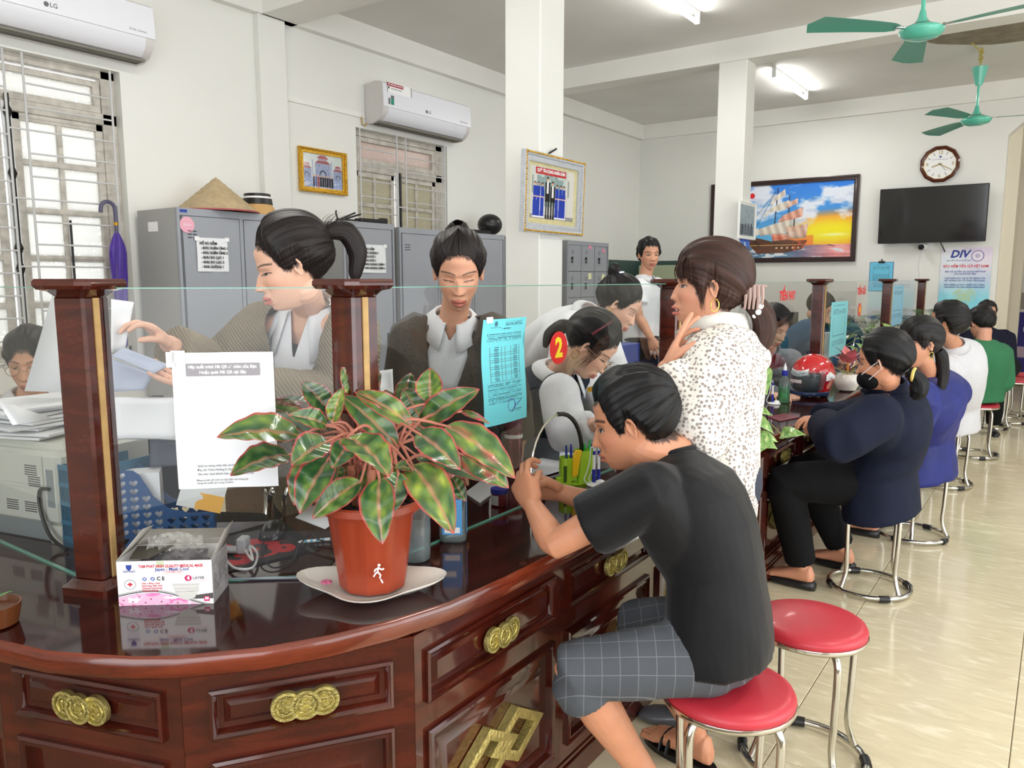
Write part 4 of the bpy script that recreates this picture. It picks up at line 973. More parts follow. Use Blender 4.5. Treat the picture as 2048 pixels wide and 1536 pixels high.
def np_mesh(name, P, F, ls, mt, parent, C=None, keep=None, fmi=None):
 if keep is not None:
  fk = np.repeat(np.arange(len(ls)), ls); F = F[keep[fk]]; ls = ls[keep]
  if fmi is not None: fmi = fmi[keep]
  used = np.unique(F); mp = -np.ones(len(P), np.int64); mp[used] = np.arange(len(used)); F = mp[F]; P = P[used]
  if C is not None: C = C[used]
 off = OFF.get(parent.name, Vector()) if parent is not None else Vector()
 P = P - np.array(off)
 me = bpy.data.meshes.new(name); me.vertices.add(len(P)); me.vertices.foreach_set('co', P.astype(np.float32).ravel())
 me.loops.add(len(F)); me.loops.foreach_set('vertex_index', F.astype(np.int32))
 me.polygons.add(len(ls)); st = np.concatenate([[0], np.cumsum(ls)[:-1]]); me.polygons.foreach_set('loop_start', st.astype(np.int32)); me.update(calc_edges=True)
 for m in (mt if isinstance(mt, (list, tuple)) else [mt]): me.materials.append(m)
 if fmi is not None: me.polygons.foreach_set('material_index', fmi.astype(np.int32))
 if C is not None:
  ca = me.color_attributes.new('Col', 'FLOAT_COLOR', 'POINT'); ca.data.foreach_set('color', np.concatenate([C, np.ones((len(C), 1))], 1).astype(np.float32).ravel())
 me.shade_smooth(); me.update()
 return link(bpy.data.objects.new(name, me), parent)
def limb(b, pts, rad, n=14, f0=False, f1=False, fl=1.0, up=None):
 """tapered tube with rounded (or flat) ends; extra rings give soft bends"""
 P = [Vector(p) for p in pts]; rr = list(rad)
 Q = []; q = []
 for i in range(len(P) - 1):
  Q.append(P[i]); q.append(rr[i])
  for t in (.25, .5, .75): Q.append(P[i].lerp(P[i + 1], t)); q.append(rr[i] + (rr[i + 1] - rr[i]) * t)
 Q.append(P[-1]); q.append(rr[-1])
 d0 = (Q[0] - Q[1]).normalized(); d1 = (Q[-1] - Q[-2]).normalized()
 if not f0: Q = [Q[0] + d0 * q[0] * s for s in (.97, .75, .4)] + Q; q = [q[0] * s for s in (.25, .66, .92)] + q
 if not f1: Q = Q + [Q[-1] + d1 * q[-1] * s for s in (.4, .75, .97)]; q = q + [q[-1] * s for s in (.92, .66, .25)]
 return b.tube(Q, q, n, fl=fl, up=up)
def loft(b, secs, n=28, power=2.3, cap=True):
 """secs: (centre, side vector, forward vector, half width, half depth front, half depth back)"""
 rs = []
 for c, s, f, w_, df, db in secs:
  ring = []
  for k in range(n):
   a = 2 * pi * k / n; ca, sa = math.cos(a), math.sin(a); e = 2 / power
   x = math.copysign(abs(ca) ** e, ca) * w_; y = math.copysign(abs(sa) ** e, sa) * (df if sa > 0 else db); ring.append(c + s * x + f * y)
  rs.append(ring)
 return b.rings(rs)
def sst(x, a, b_): t = np.clip((x - a) / (b_ - a), 0, 1); return t * t * (3 - 2 * t)
def ray_ell(D, c, a):
 c = np.array(c); a = np.array(a); d = D / a; o = -c / a
 A = (d * d).sum(-1); Bq = (d * o).sum(-1); Cq = (o * o).sum(-1) - 1; disc = np.maximum(Bq * Bq - A * Cq, 0)
 return (-Bq + np.sqrt(disc)) / A
def star(nA, nE, jaw=1.0, cran=1.0, wide=1.0):
 el = np.linspace(-pi / 2 + .02, pi / 2 - .02, nE); az = np.linspace(0, 2 * pi, nA, endpoint=False)
 A, E_ = np.meshgrid(az, el); D = np.stack([np.sin(A) * np.cos(E_), np.cos(A) * np.cos(E_), np.sin(E_)], -1)
 r1 = ray_ell(D, (0, -.065, .115), (.325 * wide, .425 * cran, .39)); r2 = ray_ell(D, (0, .075, -.13), (.275 * wide * jaw, .315, .372))
 k = .03; r = k * np.log(np.exp(np.clip(r1 / k, -60, 60)) + np.exp(np.clip(r2 / k, -60, 60)))
 return A, E_, D, D * r[..., None]
def grid_faces(nA, nE):
 i = np.arange(nA * nE).reshape(nE, nA); j = np.roll(i, -1, 1)
 F = np.stack([i[:-1], j[:-1], j[1:], i[1:]], -1).reshape(-1, 4); return F
G = lambda x, z, cx, cz, wx, wz: np.exp(-((x - cx) / wx) ** 2 - ((z - cz) / wz) ** 2)
def face_shape(P, S):
 """push a smooth skull into a face; P local coordinates, unit head height"""
 x, y, z = P[..., 0], P[..., 1], P[..., 2]; ax = abs(x); fr = sst(y, .05, .22)
 tp = sst(-z, .12, .5); x2 = x * (1 - .24 * tp * (1 if True else 0)); P = P.copy(); P[..., 0] = x2; x = x2; ax = abs(x)
 d = np.zeros_like(x)
 nz = S.get('nose', 1.0)
 t = np.clip((.06 - z) / .22, 0, 1); amp = (.010 + .092 * t ** 1.25) * nz * sst(-z, -.075, -.0) * (1 - sst(-z, .155, .205)); wdt = .030 + .030 * t
 d += amp * np.exp(-(x / wdt) ** 2)
 d += .040 * nz * (G(ax, z, .056, -.150, .030, .032))
 d -= .052 * G(ax, z, .135, .005, .075, .05); d += .030 * G(ax, z, .140, -.006, .058, .030)
 d += .020 * G(ax, z, .12, .085, .09, .028)
 d -= .02 * G(x, z, 0, .035, .03, .03)
 mo = S.get('mouth', 0)
 d += .036 * G(x, z, 0, -.272, .085, .026) + .036 * G(x, z, 0, -.335 - mo * .02, .07, .024) - (.026 + mo * .05) * G(x, z, 0, -.302, .085, .010 + mo * .012)
 d += .016 * G(x, z, 0, -.30, .13, .07)
 d += .075 * sst(-z, .14, .40) * np.exp(-(x / .16) ** 2)
 d -= .020 * G(x, z, 0, -.385, .08, .022); d += .030 * G(x, z, 0, -.445, .08, .05)
 d += .022 * G(ax, z, .20, -.10, .08, .08) * S.get('cheek', 1)
 d -= .012 * G(ax, z, .12, -.21, .03, .08)
 P[..., 1] += d * fr
 P[..., 1] += .03 * sst(z, .15, .3) * fr * G(x, z, 0, .22, .3, .12)
 return P
def head_colors(L, S):
 x, y, z = L[:, 0], L[:, 1], L[:, 2]; ax = abs(x); fr = (y > .12) & (z > -.6) & (z < .6)
 sk = np.array([lin(c) for c in S['skin']]); C = np.ones((len(L), 3)) * sk
 def mix(m, c, a=1.0):
  nonlocal C
  c = np.array([lin(q) for q in c]); m = (m * a)[:, None]; C = C * (1 - m) + c * m
 mix(fr * (G(ax, z, .19, -.13, .09, .07)), (214, 120, 100), .22); mix(fr * G(x, z, 0, -.13, .05, .05), (205, 120, 100), .15)
 lx = np.clip(1 - (x / .108) ** 2, 0, 1); mo = S.get('mouth', 0)
 up = sst((.040 * lx ** .5 + .002 - abs(z + .288 - .012 * lx ** .3 * 0)), -.004, .006); lo = sst(.034 * lx ** .6 + .002 - abs(z + .325 + mo * .02), -.004, .006)
 mix(fr * (ax < .108) * np.maximum(up, lo), S.get('lips', (176, 88, 84)), .75)
 mix(fr * (ax < .1) * sst(.0065 + mo * .018 - abs(z + .303 + mo * .004), 0, .004), (90, 40, 38), .8)
 if mo > .3: mix(fr * (ax < .078) * sst(.012 - abs(z + .298), 0, .004), (240, 234, 224), 1)
 bw = S.get('brow', 1); bz = .092 + .018 * (1 - ((ax - .15) / .09) ** 2) - .0
 mix(fr * (ax > .05) * (ax < .245) * sst(.013 * bw - abs(z - bz), -.006, .008), S['hair'], .85)
 op = S.get('open', .7); ex = np.clip(1 - ((ax - .138) / .070) ** 2, 0, 1); hz = (.003 + .024 * op) * ex ** .7; ez = z + .002 + (.012 if op < .3 else 0)
 if op >= .3:
  mix(fr * (abs(ax - .138) < .07) * sst(hz - abs(ez), -.002, .004), (206, 198, 192))
  gx = S.get('gaze', 0); dx = (x - np.sign(x) * .138 - gx * .03)
  mix(fr * (abs(ax - .138) < .07) * (hz > abs(ez)) * sst(.036 - np.hypot(dx, ez), 0, .006), (42, 26, 20))
 mix(fr * (abs(ax - .138) < .078) * sst(.0075 - abs(ez - hz), -.002, .004), (34, 24, 22), .95)
 mix(fr * (abs(ax - .138) < .066) * sst(.004 - abs(ez + hz), -.002, .003), (90, 56, 46), .5)
 mix(fr * (abs(ax - .138) < .07) * sst(.003 - abs(ez - hz - .028), -.002, .003), (130, 84, 66), .5)
 mix(fr * G(ax, z, .036, -.176, .016, .010), (70, 34, 30), .9)
 if 'style' in S:
  st = HZ[S['style']]; a = abs(np.arctan2(x, y)) / pi; rr = np.sqrt(x * x + y * y + z * z); zl = np.interp(a, st[0], st[1]); nz_ = .05 * (vnoise(a * 60, z * 20 + 9, seed=2) - .5)
  mix(sst(z - zl + nz_, -.045, .0) * (ax < .345), S['hair'], .9)
 return C
HZ = {'short': ([0, .12, .22, .30, .38, .44, .50, .58, .68, .8, 1], [.30, .29, .30, .16, -.06, -.06, .06, .0, -.18, -.26, -.28]),
      'tied': ([0, .15, .25, .32, .38, .44, .50, .56, .64, .78, 1], [.34, .31, .22, .10, -.02, -.04, -.01, -.02, -.10, -.22, -.28]),
      'fringe': ([0, .10, .2, .30, .36, .42, .47, .53, .6, .75, 1], [.12, .11, .09, .0, -.16, -.2, .0, .0, -.2, -.34, -.36]),
      'side': ([0, .08, .2, .30, .38, .44, .50, .56, .66, .8, 1], [.29, .26, .12, .06, -.06, -.10, .0, -.1, -.25, -.3, -.33])}
def hairmesh(S, H, par, nA=200, nE=130):
 st = HZ[S['style']]; A, E_, D, P = star(nA, nE, .96, 1.0)
 x, y, z = P[..., 0], P[..., 1], P[..., 2]
 a = abs(((A + pi) % (2 * pi)) - pi) / pi
 jag = .035 * (vnoise(A * 22, E_ * 0 + 3, seed=S['seed']) - .5) + .02 * (vnoise(A * 60, E_ * 0, seed=S['seed'] + 1) - .5)
 if S['style'] == 'fringe': jag = jag * 2.0
 zl = np.interp(a, st[0], st[1]) + jag
 t0 = S.get('thick', .05); m = 0
 ax_ = np.array(S.get('flow', (0, -.8, .25))); ax_ = ax_ / np.linalg.norm(ax_)
 u = np.cross(ax_, [1, 0, 0]); u /= np.linalg.norm(u); w_ = np.cross(ax_, u)
 du, dw = (P * u).sum(-1), (P * w_).sum(-1); ph = np.arctan2(du, dw); rad = (P * ax_).sum(-1)
 fl = fbm(ph * 3 + 10, rad * 1.5, seed=S['seed'])
 g = np.sin(ph * 46 + fl * 9) * .5 + np.sin(ph * 97 + fl * 14) * .35; gw = np.sin(ph * 11 + fl * 6)
 m2 = sst(z, zl - .01, zl + (.12 if S['style'] == 'short' else .26)); m = sst(z, zl - .02, zl + .02)
 T = t0 * m2 * (1 + S.get('top', .3) * sst(z, .1, .45)) + m * (.014 + .0045 * g) + m2 * .012 * gw - .035 * (1 - m)
 if S['style'] == 'short': T += m * .02 * (vnoise(x * 14, y * 14, z * 14, seed=S['seed']) - .4) * sst(z, .0, .3)
 Q = (P + D * T[..., None]) * (1 - .30 * (1 - m) * sst(-z, .02, .30))[..., None]
 dark = np.array([lin(c) for c in S['hair']]); sh = .4 + .65 * vnoise(ph * 30 + 50, rad * 2 + 5, seed=S['seed'] + 5)
 C = dark * sh[..., None]
 Mn = np.array(H); W = Q.reshape(-1, 3) @ Mn[:3, :3].T + Mn[:3, 3]; F = grid_faces(nA, nE)
 Vs = [W]; Fs = [F]; Cs = [C.reshape(-1, 3)]; base = len(W)
 for (pts, rad_, sq) in S.get('tails', []):
  pts = [H @ Vector(p) for p in pts]; s_ = H.to_scale()[0]
  PP, fr = chain_frames(catmull(pts, 6)); rr = np.interp(np.linspace(0, 1, len(PP)), np.linspace(0, 1, len(rad_)), rad_) * s_
  n = 48; ring = np.arange(n) * 2 * pi / n; vs = []; cs = []
  for i, (p, (t, uu, vv)) in enumerate(zip(PP, fr)):
   gg = 1 + .05 * np.sin(ring * 17 + i * .12) + .05 * np.sin(ring * 5 + i * .2)
   vs.append(np.array(p) + (np.outer(np.cos(ring) * gg, uu) + np.outer(np.sin(ring) * gg * sq, vv)) * rr[i])
   cs.append(dark * (.4 + .65 * vnoise(ring * 9, np.full(n, i * .08), seed=7))[:, None])
  k = len(vs); ii = np.arange(n * k).reshape(k, n); jj = np.roll(ii, -1, 1); Vs.append(np.concatenate(vs)); Cs.append(np.concatenate(cs))
  Fs.append(np.stack([ii[:-1], jj[:-1], jj[1:], ii[1:]], -1).reshape(-1, 4) + base); base += n * k
 rn = np.random.RandomState(S['seed'])
 for (A0, B0, cnt, spr, bow, wd) in S.get('strands', []):
  A0, B0 = np.array(A0), np.array(B0)
  for q in range(cnt):
   t = rn.rand(); a0 = A0[0] + (A0[1] - A0[0]) * t + rn.randn(3) * spr * .4; b0 = B0[0] + (B0[1] - B0[0]) * t + rn.randn(3) * spr
   mid = (a0 + b0) / 2 + np.array(bow) * (.6 + .8 * rn.rand())
   pts = [Vector(((1 - s) ** 2) * a0 + 2 * s * (1 - s) * mid + s * s * b0) for s in np.linspace(0, 1, 7)]
   bb = B(H); bb.tube(pts, [wd * (1 - .85 * s) for s in np.linspace(0, 1, 7)], 4); v = np.array(bb.v); f = np.array([list(q_) for q_ in bb.f if len(q_) == 4]); f = f[f.max(1) < len(v)]
   Vs.append(v); Fs.append(f + base); base += len(v); Cs.append(np.ones((len(v), 3)) * dark * (.6 + .7 * rn.rand()))
 Vv = np.concatenate(Vs); Ff = np.concatenate(Fs); Cc = np.concatenate(Cs)
 return np_mesh('hair', Vv, Ff.ravel(), np.full(len(Ff), 4), M_hair, par, Cc)
def catmull(p, k=6):
 p = [Vector(q) for q in p]; out = []
 for i in range(len(p) - 1):
  a = p[max(i - 1, 0)]; b_, c = p[i], p[i + 1]; d = p[min(i + 2, len(p) - 1)]
  for j in range(k):
   t = j / k; out.append(.5 * ((2 * b_) + (c - a) * t + (2 * a - 5 * b_ + 4 * c - d) * t * t + (3 * b_ - a - 3 * c + d) * t ** 3))
 out.append(p[-1]); return out
def hair_material():
 m = mat('hair_strands', (1, 1, 1, 1), .5, attr='Col', spec=.3); return m
M_hair = hair_material()
def skinmat():
 m = mat('skin', (1, 1, 1, 1), .48, attr='Col', bump=(260, .12)); b = m.node_tree.nodes['Principled BSDF']
 b.inputs['Subsurface Weight'].default_value = .12; b.inputs['Subsurface Radius'].default_value = (.02, .008, .004); b.inputs['Subsurface Scale'].default_value = .3
 return m
M_skin = skinmat()
def hand(b, W, D, N, ts, curl=(20, 22, 25, 28), thumb=(35, 20), s=1.0, spread=4, tn=.35):
 """W wrist, D towards fingers, N palm normal (the way the palm faces), ts = +1 right hand / -1 left hand"""
 W = Vector(W); D = Vector(D).normalized(); N = Vector(N); N = (N - D * N.dot(D)).normalized(); T = D.cross(N) * ts
 secs = []
 for t, w_, h in ((-.02, .026, .020), (.0, .027, .019), (.02, .033, .018), (.05, .041, .0155), (.082, .042, .0125), (.092, .038, .010)):
  secs.append((W + D * t * s, T, N, w_ * s, h * s, h * s))
 loft(b, secs, 18, 2.4)
 limb(b, [W + (D * .018 + T * .020 + N * .006) * s, W + (D * .055 + T * .034 + N * .010) * s], [.016 * s, .012 * s], 10)
 L = ((.043, .026, .021), (.047, .030, .023), (.043, .027, .022), (.034, .020, .018)); off = (.031, .0105, -.0105, -.030); back = (.084, .090, .086, .076)
 for i in range(4):
  p = W + (D * (back[i] - .012) + T * off[i]) * s; a = R(spread) * (1.5 - i); dd = (D * math.cos(a) + T * math.sin(a)).normalized(); q = 0; pts = [p]; p = p + dd * .012 * s; pts.append(p)
  for k, l in enumerate(L[i]):
   q += R(curl[i]) * (1.0 if k else .75); v = dd * math.cos(q) + N * math.sin(q); p = p + v * l * s; pts.append(p)
  r0 = (.0095, .0098, .0094, .0082)[i] * s; limb(b, pts, [r0, r0, r0 * .95, r0 * .86, r0 * .74], 10)
 a = R(thumb[0]); d1 = (D * math.cos(a) + T * math.sin(a) + N * tn).normalized(); p0 = W + (D * .022 + T * .022 + N * .004) * s; p1 = p0 + d1 * .042 * s
 a2 = R(thumb[1]); inw = (N * .6 - T * .4).normalized(); d2 = (d1 * math.cos(a2) + inw * math.sin(a2)).normalized(); p2 = p1 + d2 * .032 * s; d3 = (d2 * math.cos(a2) + inw * math.sin(a2)).normalized(); p3 = p2 + d3 * .024 * s
 limb(b, [p0, p1, p2, p3], [.0145 * s, .0118 * s, .0105 * s, .0085 * s], 10)
def wrinkle(P, Nn, amp, f, dirv=(1, 1, .5), seed=0):
 q = P * f * np.array(dirv); n = fbm(q[:, 0] + 40, q[:, 1] + 40, q[:, 2] + 40, seed=seed, o=3); n = 1 - abs(2 * n - .9)
 q = q[:, [1, 2, 0]] * 2.3 + 7; n2 = fbm(q[:, 0] + 40, q[:, 1] + 40, q[:, 2] + 40, seed=seed + 9, o=2); n2 = 1 - abs(2.6 * n2 - .95)
 return P + Nn * (amp * 1.35 * (n - .6) + amp * .42 * (n2 - .6))[:, None]
def frame_axes(S):
 J = S['J']; pel, nk = J['pel'], J['nk']
 sh = (J['shR'] - J['shL']).normalized(); up = (nk - pel).normalized(); sh = (sh - up * sh.dot(up)).normalized(); f = up.cross(sh); hs = S.get('hipside')
 if hs is None: hs = Vector((sh.x, sh.y, sh.z * .2)).normalized()
 else: hs = Vector(hs).normalized()
 return pel, nk, sh, up, f, hs
def torso_secs(S, g=0.0, hem=.06, bulk=1.0, bot=1.0, curve=.03):
 pel, nk, sh, up, f, hs = frame_axes(S); k = S.get('build', 1.0) * bulk; L = (nk - pel).length
 hf = Vector((0, 0, 1)).cross(hs) if S.get('seated') else up.cross(hs); hf = hf.normalized() if hf.dot(f) > 0 else -hf.normalized()
 up0 = Vector(S.get('hipup', up)).normalized()
 rows = [(-hem / L, .168 * bot, .112, .125), (-.01, .168, .112, .128), (.14, .160, .110, .118), (.34, .148, .106, .105), (.55, .160, .112, .108), (.72, .172, .118, .110), (.84, .168, .104, .102), (.92, .130, .080, .086), (.97, .088, .062, .070), (1.0, .064, .056, .06)]
 if S.get('fem'): rows = [(a, w_ * (.93 if a > .3 else 1.0), df * (1.12 if .5 < a < .8 else .95), db) for a, w_, df, db in rows]
 out = []
 cv = S.get('curve', curve)
 for t, w_, df, db in rows:
  tt = min(max(t, 0), 1); s_ = hs.lerp(sh, tt).normalized(); u_ = up0.lerp(up, min(1, tt * 2)).normalized(); s_ = (s_ - u_ * s_.dot(u_)).normalized(); ff = u_.cross(s_); ff = ff if ff.dot(f) > 0 else -ff
  c = pel + (nk - pel) * tt - f * cv * math.sin(pi * tt) + (up0 * (t * L) if t < 0 else Vector())
  nkf = 1 if t < .9 else .35
  out.append((c, s_, ff, w_ * k + g * nkf, df * k + g * nkf, db * k + g * nkf))
 return out
def garment(S, par, name, mt, g=.012, hem=.07, sleeve='long', cuff=.0, vox=.0075, amp=.006, freq=7, parts=('torso', 'arms'), cut=None, extra=None, loose=1.0, bot=1.06, seed=0, sides='LR', wd=(1, 1, .45)):
 J = S['J']; b = B(); k = S.get('build', 1.0)
 if 'torso' in parts: loft(b, torso_secs(S, g, hem, 1.0, bot), 32)
 if 'arms' in parts:
  pel, nk, sh, up, f, hs = frame_axes(S)
  for q in 'LR':
   a, e, w_ = J['sh' + q], J['el' + q], J['wr' + q]; inn = a.lerp(nk, .30) - up * .015
   r1, r2, r3 = (.058 * k + g) * loose ** .5, (.046 * k + g) * loose, (.034 * k + g * .8) * loose
   if g > .006 and (a - nk).length > .1: limb(b, [a - up * .01, a.lerp(pel, .25) + (nk - a) * .12, a.lerp(pel, .55) + (nk - a) * .25, a.lerp(pel, .85) + (nk - a) * .3], [.060 * k + g * .6, .075 * k + g * .7, .078 * k + g * .5, .06 * k], 18)
   if sleeve == 'none':
    limb(b, [inn, a + up * .0], [.055 * k + g * .5, .05 * k], 18, f1=True)
   elif sleeve == 'short': limb(b, [inn, a, a.lerp(e, .62)], [.055 * k + g * .5, r1 * 1.02, r2 * 1.28], 18, f1=True)
   else:
    end = e.lerp(w_, 1 - cuff); limb(b, [inn, a, a.lerp(e, .5), e, e.lerp(end, .5), end], [.055 * k + g * .5, r1, (r1 + r2) / 2, r2 * 1.03, (r2 + r3) / 2, r3], 18, f1=True)
 if extra: extra(b)
 P, Nn, F, ls = remesh(b, vox, 5)
 P = wrinkle(P, Nn, amp, freq, wd, seed)
 keep = None
 if cut:
  pel, nk, sh, up, f, hs = frame_axes(S); d = P - np.array(nk); loc = np.stack([d @ np.array(sh), d @ np.array(f), d @ np.array(up)], 1)
  cv = cut(loc); fk = np.repeat(np.arange(len(ls)), ls); mean = np.bincount(fk, cv[F]) / ls; keep = mean > 0; edge = np.zeros(len(P), bool); edge[F[~keep[fk]]] = True; e2 = np.zeros(len(P), bool); e2[F[keep[fk]]] = True; edge &= e2 & (abs(cv) < .02); P[edge] += np.outer(-cv[edge] * np.sign(loc[edge, 0] + 1e-9), np.array(sh))
 return np_mesh(name, P, F, ls, mt, par, None, keep)
def legs(S, par, name, mt, g=.012, stop=1.0, vox=.009, amp=.006, knee=None, flare=1.0, freq=6):
 J = S['J']; b = B(); pel, nk, sh, up, f, hs = frame_axes(S); k = S.get('build', 1.0)
 up0 = Vector(S.get('hipup', up)).normalized()
 loft(b, [(pel + up0 * h, hs, (up0.cross(hs)).normalized(), w_ * k, d * k, d * k) for h, w_, d in ((-.09, .11, .09), (-.05, .165, .12), (0, .175, .128), (.06, .165, .12), (.10, .155, .11))], 28)
 for q in 'LR':
  h, n, a = J['hip' + q], J['kn' + q], J['an' + q]; e = n.lerp(a, stop)
  r = [.088 * k + g, .076 * k + g, .060 * k + g, .052 * k + g * flare, .042 * k + g * flare]
  if stop <= .3: limb(b, [h, h.lerp(n, .5), n, e], [r[0], r[1], r[2] * 1.05, r[2] * 1.12], 20, f1=True)
  else: limb(b, [h, h.lerp(n, .5), n, n.lerp(e, .4), e], r, 20, f1=True)
 P, Nn, F, ls = remesh(b, vox, 3); P = wrinkle(P, Nn, amp, freq, (1, 1, .6), 3)
 return np_mesh(name, P, F, ls, mt, par)
def head_matrix(S):
 fd = Vector(S['fd']).normalized(); up = Vector(S.get('up', (0, 0, 1))); x = fd.cross(up).normalized(); z = x.cross(fd); h = S.get('hh', .228); c = S['J']['hd']
 return Matrix(((x.x * h, fd.x * h, z.x * h, c.x), (x.y * h, fd.y * h, z.y * h, c.y), (x.z * h, fd.z * h, z.z * h, c.z), (0, 0, 0, 1)))
def person(name, label, S, vox=.0045):
 J = S['J'] = {k: Vector(v) for k, v in S['J'].items()}
 r = root('person', label, 'person', (J['pel'].x, J['pel'].y, 0))
 H = head_matrix(S); k = S.get('build', 1.0); near = vox < .004; nk = J['nk']
 # ---- skin: head with face, ears, neck; arms with hands; bare legs and feet
 nA, nE = (150, 110) if near else (90, 70)
 A, E_, D, P = star(nA, nE, S.get('jaw', 1.0), 1.0, S.get('wide', 1.0)); P = face_shape(P, S)
 b = B(); Mn = np.array(H); W = P.reshape(-1, 3) @ Mn[:3, :3].T + Mn[:3, 3]
 b.add([tuple(p) for p in W], [tuple(f) for f in grid_faces(nA, nE)] + [tuple(range(nA)), tuple(range(nA * (nE - 1), nA * nE))[::-1]])
 hh = H.to_scale()[0]
 for sx in (-1, 1):
  Me = H @ Matrix.Translation((sx * .315 * S.get('wide', 1), -.045, -.035)) @ Matrix.Rotation(R(sx * 22), 4, 'Z') @ Matrix.Rotation(R(-8), 4, 'X')
  n = 14; rs = []
  for (dx, sc2, cz) in ((-.02, .6, 0), (.015, .85, .0), (.034, 1.0, .005), (.042, .92, .005), (.036, .66, .01), (.022, .4, .01)):
   rs.append([Me @ Vector((sx * dx, .062 * sc2 * math.cos(a) * (1 if math.sin(a) > -.2 else .72) - .012 * (dx > .03), (.118 if math.sin(a) > 0 else .125) * sc2 * math.sin(a) + cz)) for a in [2 * pi * q / n for q in range(n)]])
  b.rings(rs)
 base = H @ Vector((0, -.06, -.30)); nr = .052 * S.get('neck', .9 if S.get('fem') else 1.0)
 limb(b, [base, base.lerp(nk, .5), nk, nk + (J['pel'] - nk).normalized() * .05], [nr * 1.04, nr * .98, nr * 1.02, nr * 1.0], 20)
 if S.get('chest', True):
  pel, nk_, sh_, up_, f_, hs_ = frame_axes(S); loft(b, [(nk_ + up_ * z + f_ * y_, sh_, f_, w_, d_, d_) for z, y_, w_, d_ in ((.0, .0, .050, .048), (-.03, .002, .06, .052), (-.06, .0, .08, .062), (-.10, -.006, .09, .07), (-.13, -.01, .07, .05))], 20)
 Ph, Nh, Fh, Lh = remesh(b, vox * .72 if near else vox, 1, .4)
 Hi = np.array(H.inverted()); Lc = Ph @ Hi[:3, :3].T + Hi[:3, 3]; Ch = head_colors(Lc, S)
 b = B(); sk = S.get('arms', 'hands'); nb = 0
 for q in 'LR':
  if S.get('hand' + q) is None: continue
  a, e, w_ = J['sh' + q], J['el' + q], J['wr' + q]; hd = S['hand' + q]; s_ = S.get('hs', .93)
  D_ = Vector(hd.get('D') or (w_ - e)); ts = 1 if q == 'R' else -1; nb += 1
  kk = k if k < 1.1 else 1.0
  if sk == 'bare': limb(b, [nk.lerp(a, .3) + (J['pel'] - nk) * .08, a + (J['pel'] - nk) * .02, a.lerp(e, .5), e, e.lerp(w_, .3), w_], [.045 * kk, .044 * kk, .045 * kk, .037 * kk, .040 * kk, .0265 * kk], 16)
  else: limb(b, [nk + (J['pel'] - nk) * .08, a, e, e.lerp(w_, .3), w_], [.04, .036 * kk, .034 * kk, .037 * kk, .0255 * kk], 14)
  hand(b, w_, D_, hd['N'], ts, hd.get('curl', (20, 22, 25, 28)), hd.get('thumb', (35, 20)), s_, hd.get('spread', 4), hd.get('tn', .35))
 if S.get('legs') == 'bare':
  for q in 'LR':
   n, a = J['kn' + q], J['an' + q]; h = J['hip' + q]
   limb(b, [nk.lerp(J['pel'], .1), J['pel'], h], [.05, .06, .06], 12); limb(b, [h, h.lerp(n, .7), n, n.lerp(a, .3), n.lerp(a, .6), a], [.06, .06, .050, .054, .040, .031], 18); nb += 1
 for q in 'LR':
  ft = S.get('foot' + q)
  if ft is None: continue
  a = J['an' + q]; d = Vector((ft[0], ft[1], 0)).normalized(); s_ = Vector((-d.y, d.x, 0)); z0 = S.get('floor', .022)
  Z = lambda f_, z: Vector((a.x, a.y, 0)) + d * f_ + Vector((0, 0, z0 + z))
  loft(b, [(Z(t, z), s_, Vector((0, 0, 1)), w_, h1, h2) for t, z, w_, h1, h2 in ((-.055, .03, .018, .02, .028), (-.04, .034, .030, .05, .032), (0, .040, .033, .05, .038), (.05, .034, .036, .034, .032), (.10, .024, .042, .022, .022), (.14, .018, .044, .016, .016))], 16)
  for i in range(5): limb(b, [Z(.125, .016) + s_ * (i - 2) * .017 * (1), Z(.178 - abs(i - (1.2 if q == 'L' else 2.8)) * .008, .012) + s_ * (i - 2) * .0175], [.011, .0095], 8)
  limb(b, [a, Z(-.01, .04)], [.031, .032], 14); nb += 1
  if S.get('legs') != 'bare': limb(b, [nk.lerp(J['pel'], .1), J['pel'], J['hip' + q], J['kn' + q], a], [.04, .05, .05, .045, .031], 12)
 if nb:
  Pa, Na, Fa, La = remesh(b, S.get('hvox', .0034 if near else .0055), 1, .4); sc0 = np.array([lin(c) for c in S['skin']])
  nn = fbm(Pa[:, 0] * 30, Pa[:, 1] * 30, Pa[:, 2] * 30, seed=4)[:, None]; Ca = np.ones((len(Pa), 3)) * sc0 * (.92 + .16 * nn)
  Fh2 = np.concatenate([Fh, Fa + len(Ph)]); Ph = np.concatenate([Ph, Pa]); Ch = np.concatenate([Ch, Ca]); Fh = Fh2; Lh = np.concatenate([Lh, La])
 np_mesh('body', Ph, Fh, Lh, M_skin, r, Ch)
 S['H'] = H; S['seed'] = S.get('seed', len(label))
 hairmesh(S, H, r, *((220, 150) if near else (120, 80)))
 return r, H
